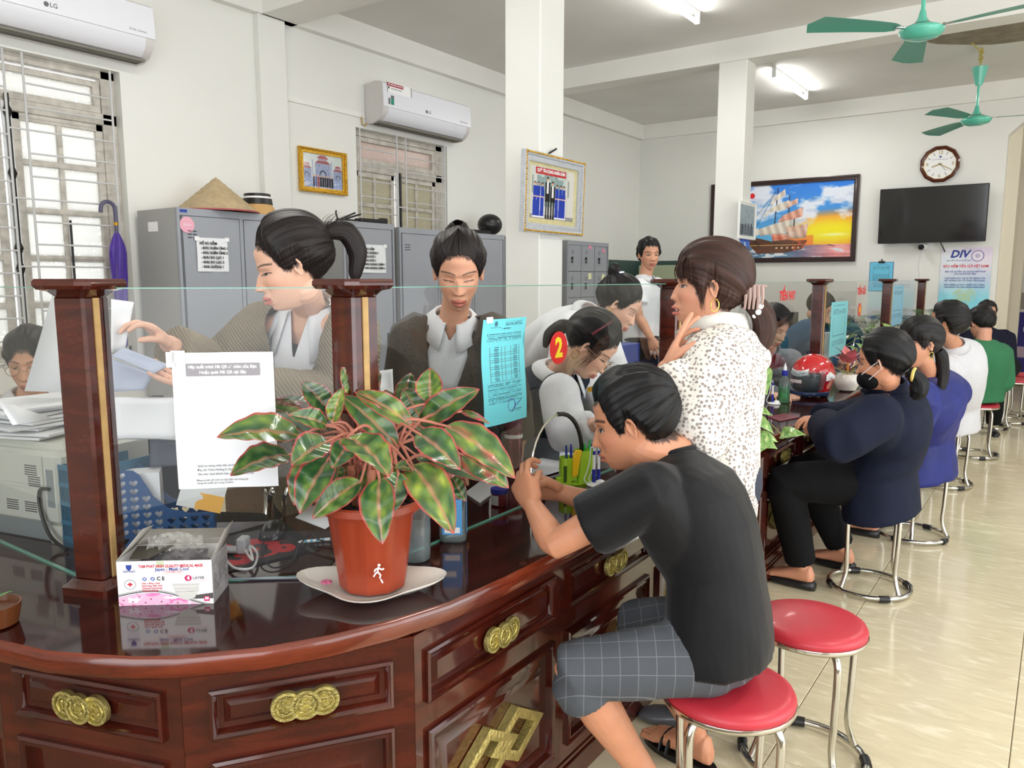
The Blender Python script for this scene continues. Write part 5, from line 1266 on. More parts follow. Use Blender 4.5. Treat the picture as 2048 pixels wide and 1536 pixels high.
def collar(S, par, mt, w_=.07, h=.022, op=.03, drop=.05, lift=.0, name='collar', r0=.062):
 """folded shirt collar, open at the front"""
 pel, nk, sh, up, f, hs = frame_axes(S); up = Vector(S.get('neckup', up)).normalized(); f = (f - up * f.dot(up)).normalized(); sh = (sh - up * sh.dot(up)).normalized()
 c = nk + up * lift; b = B(); N = 26; R1 = [];
 for i in range(N + 1):
  a = R(-90 + op * 300) + (R(360) - 2 * R(op * 300)) * i / N      # start at the front
  fr = 1 - min(1, min(i, N - i) / 6); ca, sa = math.cos(a), math.sin(a); dv = sh * ca + f * (-sa)
  p0 = c + dv * r0 * .95 - up * .01; p1 = c + dv * r0 * 1.0 + up * h * (.55 if fr > .5 else 1); p2 = c + dv * (r0 * 1.12) + up * h * (.5 if fr > .5 else .95)
  p3 = c + dv * (r0 + w_ * .45 + .012 * fr) - up * (.012 + drop * fr) + f * .012 * fr
  R1.append([p0, p1, p2, p3])
 b.rings(R1, closed_ring=False)
 o = mk(name, b, mt, par, angle=80); m = o.modifiers.new('thick', 'SOLIDIFY'); m.thickness = .003; m.offset = 0; return o
def fabric(name, col, rough=.8, bump=(300, .15), var=.06, vs=6, sheen=0, **k): return mat(name, col, rough, bump=bump, var=var, vscale=vs, sheen=sheen, spec=.2 if max(col[:3]) < .1 else .4, **k)
def earring(S, par, side, kind='hoop'):
 H = S['H']; p = H @ Vector((side * .335, -.06, -.17)); m = mat('gold_earring', rgb(214, 180, 90), .25, .9); b = B()
 if kind == 'hoop': b.tube([p + (H.to_3x3() @ Vector((0, math.cos(a) * .05, math.sin(a) * .075 - .06))) for a in [2 * pi * q / 16 for q in range(16)]], .0016, 6, loop=True)
 else: b.ell(p, .005, .005, .005, 10, 6)
 mk('earring', b, m, par)
SK1, SK2, SK3 = (214, 150, 118), (226, 172, 142), (232, 184, 158)
BLK, BRN, DBR = (24, 21, 22), (58, 40, 34), (36, 28, 27)
M_tee = fabric('charcoal_jersey', rgb(15, 15, 18), .6, bump=(200, .1), sheen=.1)
M_wshirt = fabric('white_cotton', rgb(232, 234, 238), .75, bump=(180, .12), var=.03)
# ---------- man in the black t-shirt, seated in front ----------
def checkmat():
 m = fabric('grey_check_cotton', rgb(80, 84, 90), .8); n = m.node_tree.nodes; l = m.node_tree.links; b = n['Principled BSDF']
 tc = n.new('ShaderNodeTexCoord'); outs = []
 for vec in ((-.84 * 24, -.54 * 24, 0), (-.35 * 26, .55 * 26, .76 * 26)):
  dt = n.new('ShaderNodeVectorMath'); dt.operation = 'DOT_PRODUCT'; dt.inputs[1].default_value = vec; l.new(tc.outputs['Object'], dt.inputs[0])
  fr = n.new('ShaderNodeMath'); fr.operation = 'FRACT'; l.new(dt.outputs['Value'], fr.inputs[0]); lt = n.new('ShaderNodeMath'); lt.operation = 'LESS_THAN'; lt.inputs[1].default_value = .04; l.new(fr.outputs[0], lt.inputs[0]); outs.append(lt)
 mx = n.new('ShaderNodeMath'); mx.operation = 'MAXIMUM'; l.new(outs[0].outputs[0], mx.inputs[0]); l.new(outs[1].outputs[0], mx.inputs[1])
 mi = n.new('ShaderNodeMix'); mi.data_type = 'RGBA'; mu = n.new('ShaderNodeMath'); mu.operation = 'MULTIPLY'; mu.inputs[1].default_value = .45; l.new(mx.outputs[0], mu.inputs[0]); l.new(mu.outputs[0], mi.inputs[0])
 mi.inputs[6].default_value = rgb(78, 82, 88); mi.inputs[7].default_value = rgb(150, 152, 156); l.new(mi.outputs[2], b.inputs['Base Color']); return m
S = dict(chest=False, skin=(205, 142, 108), hair=(16, 15, 17), style='short', thick=.05, top=.5, fd=(-.90, -.30, -.30), up=(0, 0, 1), hh=.238, build=.93, jaw=1.0, cheek=.8, lips=(170, 100, 84), open=.6, brow=1.3, seated=True, hipup=(-.1, 0, 1), arms='bare', legs='bare', hs=.98, curve=.045, neck=1.1,
 J=dict(pel=(-.635, 1.775, .565), nk=at(1344, 908, 1.97), hd=at(1263, 842, 1.95), shL=at(1300, 985, 1.80), shR=at(1405, 935, 2.14), elL=at(1110, 1090, 1.87), wrL=at(1066, 1012, 1.99), elR=at(1250, 1025, 2.16), wrR=at(1120, 985, 2.15),
  hipL=(-.64, 1.70, .54), hipR=(-.64, 1.87, .54), knL=(-.90, 1.53, .495), knR=(-.90, 1.88, .48), anL=(-.74, 1.72, .10), anR=(-.79, 2.06, .10)),
 handL=dict(N=(.1, .9, -.1), D=at(1040, 960, 2.04) - at(1066, 1012, 1.99), curl=(38, 42, 45, 48), thumb=(18, 30)), handR=dict(N=(.2, -.8, -.2), D=at(1062, 970, 2.13) - at(1120, 985, 2.15), curl=(35, 40, 44, 46), thumb=(18, 28)),
 footL=(-.95, .1), footR=(-.95, .2), seed=5)
man, H = person('person', 'man in black t-shirt and grey check shorts leaning on the counter', S, .0035)
garment(S, man, 't_shirt', M_tee, .012, .045, 'short', vox=.006, amp=.009, freq=6, loose=1.05, bot=1.02, seed=2, wd=(1, 1, .5))
legs(S, man, 'shorts', checkmat(), .012, .16, .007, .006)
pel, nk, sh, up, f, hs = frame_axes(S)
b = B(); b.tube([nk + up * (.004) + sh * .062 * math.cos(a) + f * .058 * math.sin(a) for a in [2 * pi * k / 24 for k in range(24)]], .008, 8, loop=True); mk('neckband', b, M_tee, man)
for q in 'LR':
 a = S['J']['an' + q]; d = Vector((*S['foot' + q], 0)).normalized(); s_ = Vector((-d.y, d.x, 0))
 Z = lambda t, s, z: Vector((a.x, a.y, 0)) + d * t + s_ * s + Vector((0, 0, z))
 b = B(); rs = []
 for z in (.002, .02): rs.append([Z(.055 + .128 * math.cos(t), (.044 + .006 * math.cos(t)) * math.sin(t), z) for t in [2 * pi * k / 24 for k in range(24)]])
 b.rings(rs); sd = mk('sandal', b, M_black, man)
 b = B()
 for t0 in (.07, .095): b.tube([Z(t0, .047 * math.cos(u), .02 + .052 * math.sin(u) * (1 - t0 * 2)) for u in np.linspace(0, pi, 9)], .006, 6, fl=2.2)
 mk('strap', b, M_black, sd)
# ---------- teller in the beige cardigan ----------
def knit():
 m = fabric('beige_rib_knit', rgb(150, 138, 116), .95, var=.12, vs=20); n = m.node_tree.nodes; l = m.node_tree.links; b = n['Principled BSDF']
 tc = n.new('ShaderNodeTexCoord'); w_ = n.new('ShaderNodeTexWave'); w_.inputs['Scale'].default_value = 42; w_.inputs['Distortion'].default_value = 1.2; w_.bands_direction = 'DIAGONAL'
 l.new(tc.outputs['Object'], w_.inputs['Vector']); bp = n.new('ShaderNodeBump'); bp.inputs['Strength'].default_value = .8; bp.inputs['Distance'].default_value = .006
 l.new(w_.outputs['Fac'], bp.inputs['Height']); l.new(bp.outputs[0], b.inputs['Normal']); return m
def vcut(w0, depth):       # opening of a jacket in front
 return lambda L: np.where((L[:, 1] > .0) & (L[:, 1] < .19), abs(L[:, 0]) - w0 * np.clip(1 + L[:, 2] / depth, -.01, 1.12), 1.)
S = dict(skin=SK3, hair=DBR, style='tied', thick=.085, top=.6, fd=(-.50, -.80, -.32), hh=.226, build=.98, fem=True, open=.4, hs=.9, lips=(196, 92, 88), flow=(0, -.9, .12), curve=.02, wide=.97,
 J=dict(pel=at(650, 930, 2.6), nk=at(618, 612, 2.27), hd=at(580, 532, 2.12), shL=at(700, 660, 2.22), shR=at(535, 655, 2.32), elL=at(700, 805, 2.22), wrL=at(425, 772, 2.08), elR=at(435, 745, 2.35), wrR=at(338, 688, 2.12),
  hipL=at(700, 960, 2.6), hipR=at(600, 960, 2.7), knL=at(700, 1150, 2.7), knR=at(600, 1150, 2.7), anL=(-2.1, 1.9, .1), anR=(-2.25, 1.75, .1)),
 handL=dict(N=(.3, -.3, .9), D=at(340, 752, 2.05) - at(425, 772, 2.08), curl=(10, 12, 14, 18), thumb=(30, 10)), handR=dict(N=(-.1, -.7, -.5), D=at(268, 625, 2.02) - at(338, 688, 2.12), curl=(28, 34, 38, 40), thumb=(22, 20)),
 tails=[([(0, -.46, .16), (0, -.60, .24), (.02, -.80, .16), (.0, -.84, -.10), (.0, -.72, -.34), (0, -.68, -.44)], [.075, .10, .13, .12, .08, .02], .75)],
 strands=[(((.24, .24, .26), (.28, .16, .12)), ((.31, .20, -.10), (.33, .06, -.22)), 26, .03, (.04, .02, 0), .006), (((0, -.5, .22), (0, -.55, .26)), ((.1, -.75, .34), (-.1, -.85, .3)), 22, .06, (0, 0, .08), .005), (((.2, -.3, -.28), (-.2, -.3, -.28)), ((.22, -.36, -.42), (-.2, -.3, -.44)), 16, .04, (0, -.04, 0), .004)], seed=3)
p1_, H = person('person', 'woman teller in beige knit cardigan and white collar holding papers', S, .0036)
garment(S, p1_, 'shirt', M_wshirt, .008, .05, 'none', vox=.007, amp=.003, parts=('torso',), cut=vcut(.030, .13))
garment(S, p1_, 'cardigan', knit(), .020, .22, 'long', .10, vox=.0068, amp=.010, freq=6, cut=vcut(.105, .40), loose=1.22, bot=1.08, wd=(.7, .7, 1.2))
collar(S, p1_, M_wshirt, .10, .02, .10, .10, lift=-.012)
legs(S, p1_, 'trousers', mat('black_trousers', rgb(26, 26, 30), .8), .01)
mk('hair_tie', B().tube([H @ Vector((.085 * math.cos(a), -.485, .185 + .085 * math.sin(a))) for a in [2 * pi * k / 14 for k in range(14)]], .005, 6, loop=True), mat('taupe_tie', rgb(130, 112, 104), .7), p1_)
earring(S, p1_, 1, 'stud')
b = B()
for s_ in (-1, 1): b.ell(S['J']['nk'] + Vector((.02 * s_, .075, .035)), .03, .03, .02, 10, 6)
mk('scarf_knot', b, mat('grey_satin', rgb(176, 168, 160), .35), p1_)
# ---------- teller in the brown suit ----------
M_suit = fabric('brown_suiting', rgb(82, 76, 68), .75, var=.08)
S = dict(skin=(222, 164, 134), hair=DBR, style='tied', thick=.07, top=.5, fd=(.60, -.72, -.34), hh=.226, build=.95, fem=True, open=.2, flow=(0, -.8, .35), curve=-.01, lips=(190, 92, 84), wide=.97,
 J=dict(pel=at(885, 940, 2.9), nk=at(907, 634, 2.56), hd=at(917, 545, 2.46), shR=at(830, 672, 2.58), shL=at(985, 672, 2.56), elR=at(800, 835, 2.55), wrR=at(872, 905, 2.35), elL=at(1022, 812, 2.78), wrL=at(1040, 880, 2.80),
  hipL=at(930, 960, 2.9), hipR=at(850, 960, 2.9), knL=at(930, 1130, 2.9), knR=at(850, 1130, 2.9), anL=(-2.0, 2.25, .1), anR=(-2.1, 2.15, .1)),
 handL=dict(N=(0, -.3, -1), D=(.12, -.2, -.9), curl=(20, 24, 26, 28), thumb=(25, 20)), handR=dict(N=(0, 0, -1)), hs=.9,
 tails=[([(0, -.30, .38), (0, -.36, .52), (0, -.34, .62)], [.12, .17, .07], 1)],
 strands=[(((-.3, .1, .2), (.3, .1, .2)), ((-.31, .08, -.15), (.33, .05, -.2)), 24, .03, (0, .05, 0), .004), (((0, -.4, .45), (.05, -.3, .5)), ((-.12, -.3, .62), (.16, -.3, .64)), 14, .04, (0, 0, .05), .004)], seed=8)
p2_, H = person('person', 'woman teller in dark brown suit jacket and white shirt looking down', S, .0036)
garment(S, p2_, 'shirt', M_wshirt, .010, .05, 'none', vox=.007, amp=.004, parts=('torso',), cut=vcut(.03, .05))
garment(S, p2_, 'jacket', M_suit, .022, .16, 'long', .06, vox=.0075, amp=.008, freq=5, cut=vcut(.085, .36), loose=1.12, bot=1.0)
collar(S, p2_, M_wshirt, .085, .022, .05, .05, lift=-.008)
legs(S, p2_, 'trousers', bpy.data.materials['black_trousers'], .01)
pel, nk, sh, up, f, hs = frame_axes(S)
for s_ in (-1, 1):
 b = B(); pts = [nk + sh * s_ * .075 + f * .055 - up * .01, nk + sh * s_ * .135 + f * .100 - up * .13, nk + sh * s_ * .085 + f * .135 - up * .15, nk + sh * s_ * .115 + f * .125 - up * .19, nk + sh * s_ * .02 + f * .150 - up * .38, nk + sh * s_ * .062 + f * .125 - up * .20, nk + sh * s_ * .062 + f * .075 - up * .05]
 b.add(pts, [(0, 1, 2, 6), (2, 3, 5, 6), (3, 4, 5)]); o = mk('lapel', b, M_suit, p2_, norm=False); m = o.modifiers.new('t', 'SOLIDIFY'); m.thickness = .004
b = B(); Mb = frameM(nk + sh * -.085 * -1 + f * .152 - up * .15, sh, up); b.box(-.03, .03, -.007, .007, 0, .003, M=Mb); mk('name_badge', b, M_gold, p2_)
# ---------- smiling woman in floral hoodie ----------
def floral():
 m = fabric('ditsy_floral_cotton', rgb(226, 221, 212), .85); n = m.node_tree.nodes; l = m.node_tree.links; b = n['Principled BSDF']
 tc = n.new('ShaderNodeTexCoord'); v = n.new('ShaderNodeTexVoronoi'); v.inputs['Scale'].default_value = 92; v.inputs['Randomness'].default_value = .65; nz = n.new('ShaderNodeTexNoise'); nz.inputs['Scale'].default_value = 190
 l.new(tc.outputs['Object'], v.inputs['Vector']); l.new(tc.outputs['Object'], nz.inputs['Vector'])
 a = n.new('ShaderNodeMath'); a.operation = 'MULTIPLY_ADD'; a.inputs[1].default_value = .55; l.new(nz.outputs['Fac'], a.inputs[0]); l.new(v.outputs['Distance'], a.inputs[2])
 cr = n.new('ShaderNodeValToRGB'); e = cr.color_ramp.elements; e[0].position = .60; e[0].color = rgb(150, 138, 132); e[1].position = .73; e[1].color = rgb(230, 226, 217); l.new(a.outputs[0], cr.inputs[0]); l.new(cr.outputs[0], b.inputs['Base Color']); return m
M_flo = floral(); M_lin = fabric('hood_lining', rgb(232, 230, 222), .8)
S = dict(chest=False, skin=(212, 152, 122), hair=(66, 42, 34), style='fringe', thick=.065, top=.4, fd=(-.90, -.44, .0), hh=.226, build=1.0, fem=True, open=.6, gaze=0, mouth=.7, lips=(196, 96, 92), flow=(0, -.75, -.35), hs=.92, curve=.01, cheek=1.5, nose=.72,
 J=dict(pel=at(1408, 940, 2.26), nk=at(1434, 664, 2.24), hd=at(1416, 572, 2.20), shL=at(1436, 722, 2.10), shR=at(1410, 708, 2.40), elL=at(1392, 872, 2.03), wrL=at(1332, 738, 2.10), elR=at(1385, 850, 2.45), wrR=at(1300, 870, 2.35),
  hipL=at(1450, 960, 2.2), hipR=at(1430, 960, 2.35), knL=(-.84, 2.20, .45), knR=(-.80, 2.38, .45), anL=(-.88, 2.23, .075), anR=(-.78, 2.40, .075)),
 handL=dict(N=(.75, .5, .1), D=at(1372, 640, 2.14) - at(1332, 738, 2.10), curl=(4, 12, 20, 26), thumb=(38, 12), spread=7, tn=.5), hipside=(-.33, .94, 0),
 tails=[([(0, -.48, -.16), (0, -.56, -.22), (.02, -.68, -.36), (.02, -.72, -.56), (0, -.66, -.76), (0, -.54, -.84)], [.10, .12, .14, .14, .10, .03], .85)],
 strands=[(((-.25, .30, .36), (.25, .30, .36)), ((-.24, .33, .06), (.24, .34, .06)), 90, .02, (0, .10, .03), .007), (((-.30, .14, .2), (-.31, .06, .2)), ((-.315, .10, -.26), (-.31, .06, -.34)), 22, .015, (-.05, .02, 0), .004), (((.30, .14, .2), (.31, .06, .2)), ((.315, .10, -.26), (.31, .06, -.34)), 22, .015, (.05, .02, 0), .004),
             (((0, -.55, -.2), (0, -.66, -.35)), ((0, -.6, -.88), (0, -.5, -.86)), 26, .05, (0, -.10, 0), .005), (((-.2, -.4, .5), (.2, .1, .55)), ((-.2, -.5, .3), (.2, .3, .5)), 20, .05, (0, 0, .05), .003)], seed=12)
p6_, H = person('person', 'smiling standing woman in white floral hoodie with hand at her mouth', S, .0036)
def hood(b):
 nk = S['J']['nk']; bk = Vector((.92, .38, 0))
 sd = Vector((-.38, .92, 0))
 for k in range(13):
  a = pi * k / 12; c = nk + bk * (.01 + .065 * math.sin(a)) + sd * .095 * math.cos(a) + Vector((0, 0, -.005 - .015 * math.sin(a))); b.ell(c, .042, .042, .034, 12, 8)
 loft(b, [(nk + bk * d + Vector((0, 0, z)), sd, Vector((0, 0, 1)), w_, h, h) for d, z, w_, h in ((.02, -.02, .08, .03), (.06, -.035, .10, .045), (.10, -.055, .085, .05), (.135, -.07, .05, .035), (.15, -.075, .02, .015))], 20)
garment(S, p6_, 'hoodie', M_flo, .026, .20, 'long', .06, vox=.007, amp=.011, freq=5, loose=1.34, bot=1.08, extra=hood, wd=(1, 1, .6))
collar(S, p6_, M_lin, .05, .035, .02, .02, lift=.02, name='hood_lining', r0=.07)
legs(S, p6_, 'trousers', fabric('slate_trousers', rgb(64, 68, 80), .8), .014)
for q, (dx, dy) in (('L', (-.96, -.2)), ('R', (-.96, .0))):
 a = S['J']['an' + q]; d = Vector((dx, dy, 0)).normalized(); s_ = Vector((-d.y, d.x, 0)); b = B()
 loft(b, [(Vector((a.x, a.y, 0)) + d * t + Vector((0, 0, z)), s_, Vector((0, 0, 1)), w_, h, z - .001) for t, z, w_, h in ((-.06, .02, .025, .03), (-.04, .022, .036, .045), (0, .022, .040, .05), (.06, .022, .045, .035), (.12, .02, .044, .024), (.155, .016, .03, .014), (.165, .012, .015, .006))], 20)
 mk('shoe', b, mat('grey_leather_shoe', rgb(96, 98, 104), .3, coat=.3), p6_, angle=60)
earring(S, p6_, -1); 
b = B(); w0 = S['J']['wrL'].lerp(S['J']['elL'], .10); ax = (S['J']['wrL'] - S['J']['elL']).normalized(); u_ = ax.orthogonal().normalized(); v_ = ax.cross(u_)
for k in range(16): b.ell(w0 + (u_ * math.cos(k * pi / 8) + v_ * math.sin(k * pi / 8)) * .036, .0072, .0072, .0072, 8, 6)
mk('bead_bracelet', b, mat('green_gold_beads', rgb(176, 178, 92), .3), p6_)
b = B(); Mh = H @ Matrix.Translation((0, -.54, -.12))
for s_ in (-1, 1):
 for k in range(5): b.tube([Mh @ Vector((s_ * .13, .10 - .05 * k, .12)), Mh @ Vector((s_ * .20, .10 - .05 * k, -.02)), Mh @ Vector((s_ * .14, .10 - .05 * k, -.16))], [.006, .005, .003], 6)
b.box(-.15, .15, -.16, .14, .10, .14, .02, M=Mh); mk('claw_clip', b, mat('mauve_claw_clip', rgb(176, 150, 142), .3), p6_)
b = B()
for k in range(10): b.ell(H @ Vector((.14 * math.cos(k * .63), -.60 + .03 * math.sin(k), -.24 + .13 * math.sin(k * .63))), .009, .009, .009, 8, 5)
mk('bead_hair_tie', b, M_whitep, p6_)
M_blackp = bpy.data.materials['black_trousers']
def pumps(S, par, mt=None, qs='LR'):
 for q in qs:
  a = S['J']['an' + q]; d = Vector((*S['shoe' + q], 0)).normalized(); s_ = Vector((-d.y, d.x, 0)); b = B()
  loft(b, [(Vector((a.x, a.y, 0)) + d * t + Vector((0, 0, z)), s_, Vector((0, 0, 1)), w_, h, z - .001) for t, z, w_, h in ((-.065, .02, .02, .02), (-.05, .022, .034, .03), (0, .022, .038, .022), (.06, .022, .044, .022), (.12, .02, .042, .022), (.16, .016, .03, .014), (.175, .012, .012, .006))], 20)
  mk('shoe', b, mt or M_black, par, angle=60)
def spectacles(S, par):
 H = S['H']; b = B()
 for s_ in (-1, 1):
  b.tube([H @ Vector((s_ * .15 + .095 * math.cos(a), .455 - .03 * abs(math.cos(a)), -.01 + .075 * math.sin(a))) for a in [2 * pi * k / 20 for k in range(20)]], .0012, 6, loop=True)
  b.tube([H @ Vector((s_ * .245, .43, .01)), H @ Vector((s_ * .33, .25, .01)), H @ Vector((s_ * .345, -.02, .0))], .0012, 6)
 b.tube([H @ Vector((-.055, .465, .0)), H @ Vector((0, .475, .012)), H @ Vector((.055, .465, .0))], .0012, 6)
 mk('spectacles', b, mat('thin_gold_frame', rgb(170, 140, 100), .3, .8), par)
# ---------- bending woman in white blouse ----------
S = dict(skin=SK3, hair=BLK, style='tied', thick=.07, top=.4, fd=(.80, .30, -.62), up=(.4, .2, 1), hh=.228, fem=True, open=.2, build=.95, flow=(0, -.7, .5), lips=(184, 90, 84), hipup=(.5, .2, 1), curve=.04,
 J=dict(pel=(-2.55, 3.45, .80), nk=at(1178, 632, 3.66), hd=at(1238, 610, 3.52), shR=at(1142, 655, 3.5), shL=at(1200, 668, 3.85), elR=at(1122, 770, 3.5), wrR=at(1178, 850, 3.5), elL=at(1235, 770, 3.7), wrL=at(1250, 850, 3.6),
  hipL=(-2.56, 3.55, .78), hipR=(-2.56, 3.35, .78), knL=(-2.58, 3.6, .43), knR=(-2.58, 3.35, .43), anL=(-2.62, 3.6, .08), anR=(-2.62, 3.35, .08)),
 handL=dict(N=(0, 0, -1)), handR=dict(N=(0, 0, -1)), hipside=(.55, -.83, 0), tails=[([(0, -.36, .36), (0, -.46, .52), (0, -.44, .62)], [.14, .17, .06], .8)], seed=4)
p3_, H = person('person', 'woman in white blouse with hair clip bending over the seated teller', S)
garment(S, p3_, 'blouse', M_wshirt, .014, .06, 'long', .05, vox=.009, amp=.009, freq=6, loose=1.3)
collar(S, p3_, M_wshirt, .07, .02, .03, .04); legs(S, p3_, 'trousers', M_blackp, .01); earring(S, p3_, 1, 'stud')
mk('hair_clip', B().box(-.13, .13, -.05, .05, -.02, .03, .01, M=H @ Matrix.Translation((0, -.34, .54)) @ Matrix.Rotation(R(40), 4, 'X')), mat('silver_clip', rgb(170, 176, 186), .25, .7), p3_)
b = B(); b.box(-.04, .04, -.008, .008, 0, .004, M=frameM(at(1216, 694, 3.45), (.8, .5, .2), (-.2, 0, 1))); mk('name_badge', b, M_gold, p3_)
# ---------- seated teller with glasses and dark vest ----------
M_vest = fabric('navy_vest', rgb(34, 40, 54), .85)
S = dict(skin=SK3, hair=(30, 26, 28), style='tied', thick=.075, top=.4, fd=(.62, .25, -.72), up=(.5, .2, 1), hh=.228, fem=True, open=.3, build=1.0, flow=(0, -.9, -.1), seated=True, hipup=(.3, 0, 1), curve=.05,
 J=dict(pel=at(1062, 925, 3.25), nk=at(1118, 742, 3.02), hd=at(1182, 692, 2.93), shR=at(1118, 785, 2.90), shL=at(1170, 770, 3.2), elR=at(1135, 868, 2.80), wrR=at(1192, 848, 2.72), elL=at(1215, 830, 3.1), wrL=at(1250, 850, 2.85),
  hipL=(-2.1, 2.72, .52), hipR=(-2.1, 2.53, .52), knL=(-1.78, 2.75, .50), knR=(-1.80, 2.5, .50), anL=(-1.84, 2.75, .08), anR=(-1.86, 2.5, .08)),
 handR=dict(N=(0, -.1, -1), D=(.9, .3, -.1)), handL=dict(N=(0, 0, -1)), hipside=(.3, -.95, 0),
 tails=[([(0, -.46, -.05), (0, -.56, -.15), (0, -.60, -.4), (0, -.5, -.6)], [.10, .12, .10, .03], .8)], strands=[(((.28, .2, .1), (.3, .1, .1)), ((.32, .2, -.3), (.33, .1, -.35)), 20, .03, (.05, 0, 0), .005)], seed=6)
p4_, H = person('person', 'seated teller with glasses in navy vest over white sleeves, behind sticker 2', S)
garment(S, p4_, 'shirt', M_wshirt, .008, .02, 'long', .12, vox=.009, amp=.008, freq=7, loose=1.35)
garment(S, p4_, 'vest', M_vest, .024, .05, 'none', vox=.009, amp=.006)
legs(S, p4_, 'trousers', M_blackp, .01); collar(S, p4_, M_wshirt, .10, .02, .05, .07); spectacles(S, p4_); earring(S, p4_, 1, 'hoop')
mk('headband', B().tube([H @ Vector((.40 * math.cos(a), -.12 + .05 * math.sin(a), .16 + .40 * math.sin(a))) for a in np.linspace(.1, pi - .1, 16)], .006, 6, fl=2), mat('maroon_band', rgb(100, 20, 36), .5), p4_)
b = B(); b.box(-.035, .035, -.009, .009, 0, .004, M=frameM(at(1193, 775, 2.86), (.8, .5, .3), (-.2, 0, 1))); mk('name_badge', b, M_gold, p4_)
# ---------- standing man in white short sleeves ----------
S = dict(skin=(216, 160, 130), hair=BLK, style='short', thick=.06, top=.5, fd=(.72, -.70, -.06), hh=.236, build=1.0, open=.5, brow=1.2, arms='bare',
 J=dict(pel=at(1288, 694, 6.1), nk=at(1290, 556, 6.1), hd=at(1298, 510, 6.06), shR=at(1264, 578, 6.02), shL=at(1316, 574, 6.25), elR=at(1278, 636, 5.95), wrR=at(1302, 676, 5.85), elL=at(1324, 636, 6.35), wrL=at(1322, 684, 6.3),
  hipL=at(1300, 700, 6.15), hipR=at(1276, 700, 6.05), knL=(-2.66, 5.75, .5), knR=(-2.80, 5.60, .5), anL=(-2.66, 5.75, .08), anR=(-2.80, 5.60, .08)),
 handR=dict(N=(.2, .4, -.8), D=(.25, -.1, -.6), spread=9, curl=(14, 14, 16, 18)), handL=dict(N=(0, 0, -1)), seed=9)
p5_, H = person('person', 'standing man in white short-sleeved shirt near the far lockers', S)
garment(S, p5_, 'shirt', M_wshirt, .016, .06, 'short', vox=.011, amp=.010, freq=5, loose=1.2); collar(S, p5_, M_wshirt, .07, .02, .03, .045)
legs(S, p5_, 'trousers', fabric('navy_trousers', rgb(30, 38, 54), .85), .014, vox=.012)
b = B(); pl, nk_, sh_, up_, f_, hs_ = frame_axes(S); b.tube([pl + up_ * .05 + sh_ * .175 * math.cos(a) + f_ * .13 * math.sin(a) for a in [2 * pi * k / 28 for k in range(28)]], .016, 6, loop=True); mk('belt', b, M_black, p5_)
# ---------- woman in navy jacket, seated ----------
M_navy = fabric('navy_wool', rgb(20, 26, 46), .8); M_blk = fabric('black_cloth', rgb(15, 15, 18), .85)
S = dict(chest=False, skin=SK1, hair=(20, 20, 23), style='tied', thick=.078, top=.35, fd=(-.98, .10, -.18), hh=.232, build=1.08, fem=True, open=.3, seated=True, hipup=(-.15, 0, 1), curve=.05, flow=(0, -.85, -.35), legs='hidden',
 J=dict(pel=(-.63, 3.74, .57), nk=at(1776, 774, 3.33), hd=at(1764, 724, 3.26), shL=at(1758, 832, 3.17), shR=at(1800, 815, 3.55), elL=at(1680, 880, 3.15), wrL=at(1648, 850, 3.38), elR=at(1700, 840, 3.8), wrR=at(1640, 838, 3.7),
  hipL=(-.64, 3.66, .54), hipR=(-.66, 3.86, .54), knL=(-.97, 3.50, .53), knR=(-.97, 3.85, .52), anL=(-.90, 3.62, .10), anR=(-.80, 3.98, .10)),
 handL=dict(N=(0, .4, -1), D=(-.7, .7, -.1)), handR=dict(N=(0, 0, -1)), footL=(-.95, .1), footR=(-.95, .15), floor=.03,
 tails=[([(0, -.42, -.22), (0, -.50, -.30), (.03, -.56, -.44), (.03, -.52, -.60), (.0, -.42, -.70)], [.10, .12, .15, .15, .05], .9)],
 strands=[(((-.1, -.5, -.3), (.1, -.55, -.45)), ((-.2, -.6, -.7), (.25, -.5, -.75)), 30, .05, (0, -.05, 0), .006)], seed=15)
p8_, H = person('person', 'woman in dark navy jacket with yellow hair tie seen from behind', S, .0042)
garment(S, p8_, 'jacket', M_navy, .024, .19, 'long', .02, vox=.009, amp=.012, freq=4.5, loose=1.28, bot=1.16); collar(S, p8_, M_navy, .05, .035, .03, .02)
legs(S, p8_, 'trousers', M_blk, .016, .92, flare=1.35)
S['shoeL'] = (-.95, .1); S['shoeR'] = (-.95, .15); pumps(S, p8_)
mk('hair_tie', B().tube([H @ Vector((.11 * math.cos(a), -.50 - .03 * math.sin(a), -.29 + .11 * math.sin(a))) for a in [2 * pi * k / 14 for k in range(14)]], .007, 6, loop=True), mat('yellow_hair_tie', rgb(226, 200, 110), .6), p8_)
b = B(); b.tube([H @ Vector(p) for p in ((-.26, .30, -.18), (-.34, .05, -.02), (-.37, -.06, .04), (-.36, -.08, -.1), (-.26, .26, -.34))], .0016, 5); mk('mask_loop', b, M_whitep, p8_)
b = B(H); b.ell((0, .22, -.28), .30, .25, .20, 18, 10); mk('face_mask', b, M_blk, p8_)
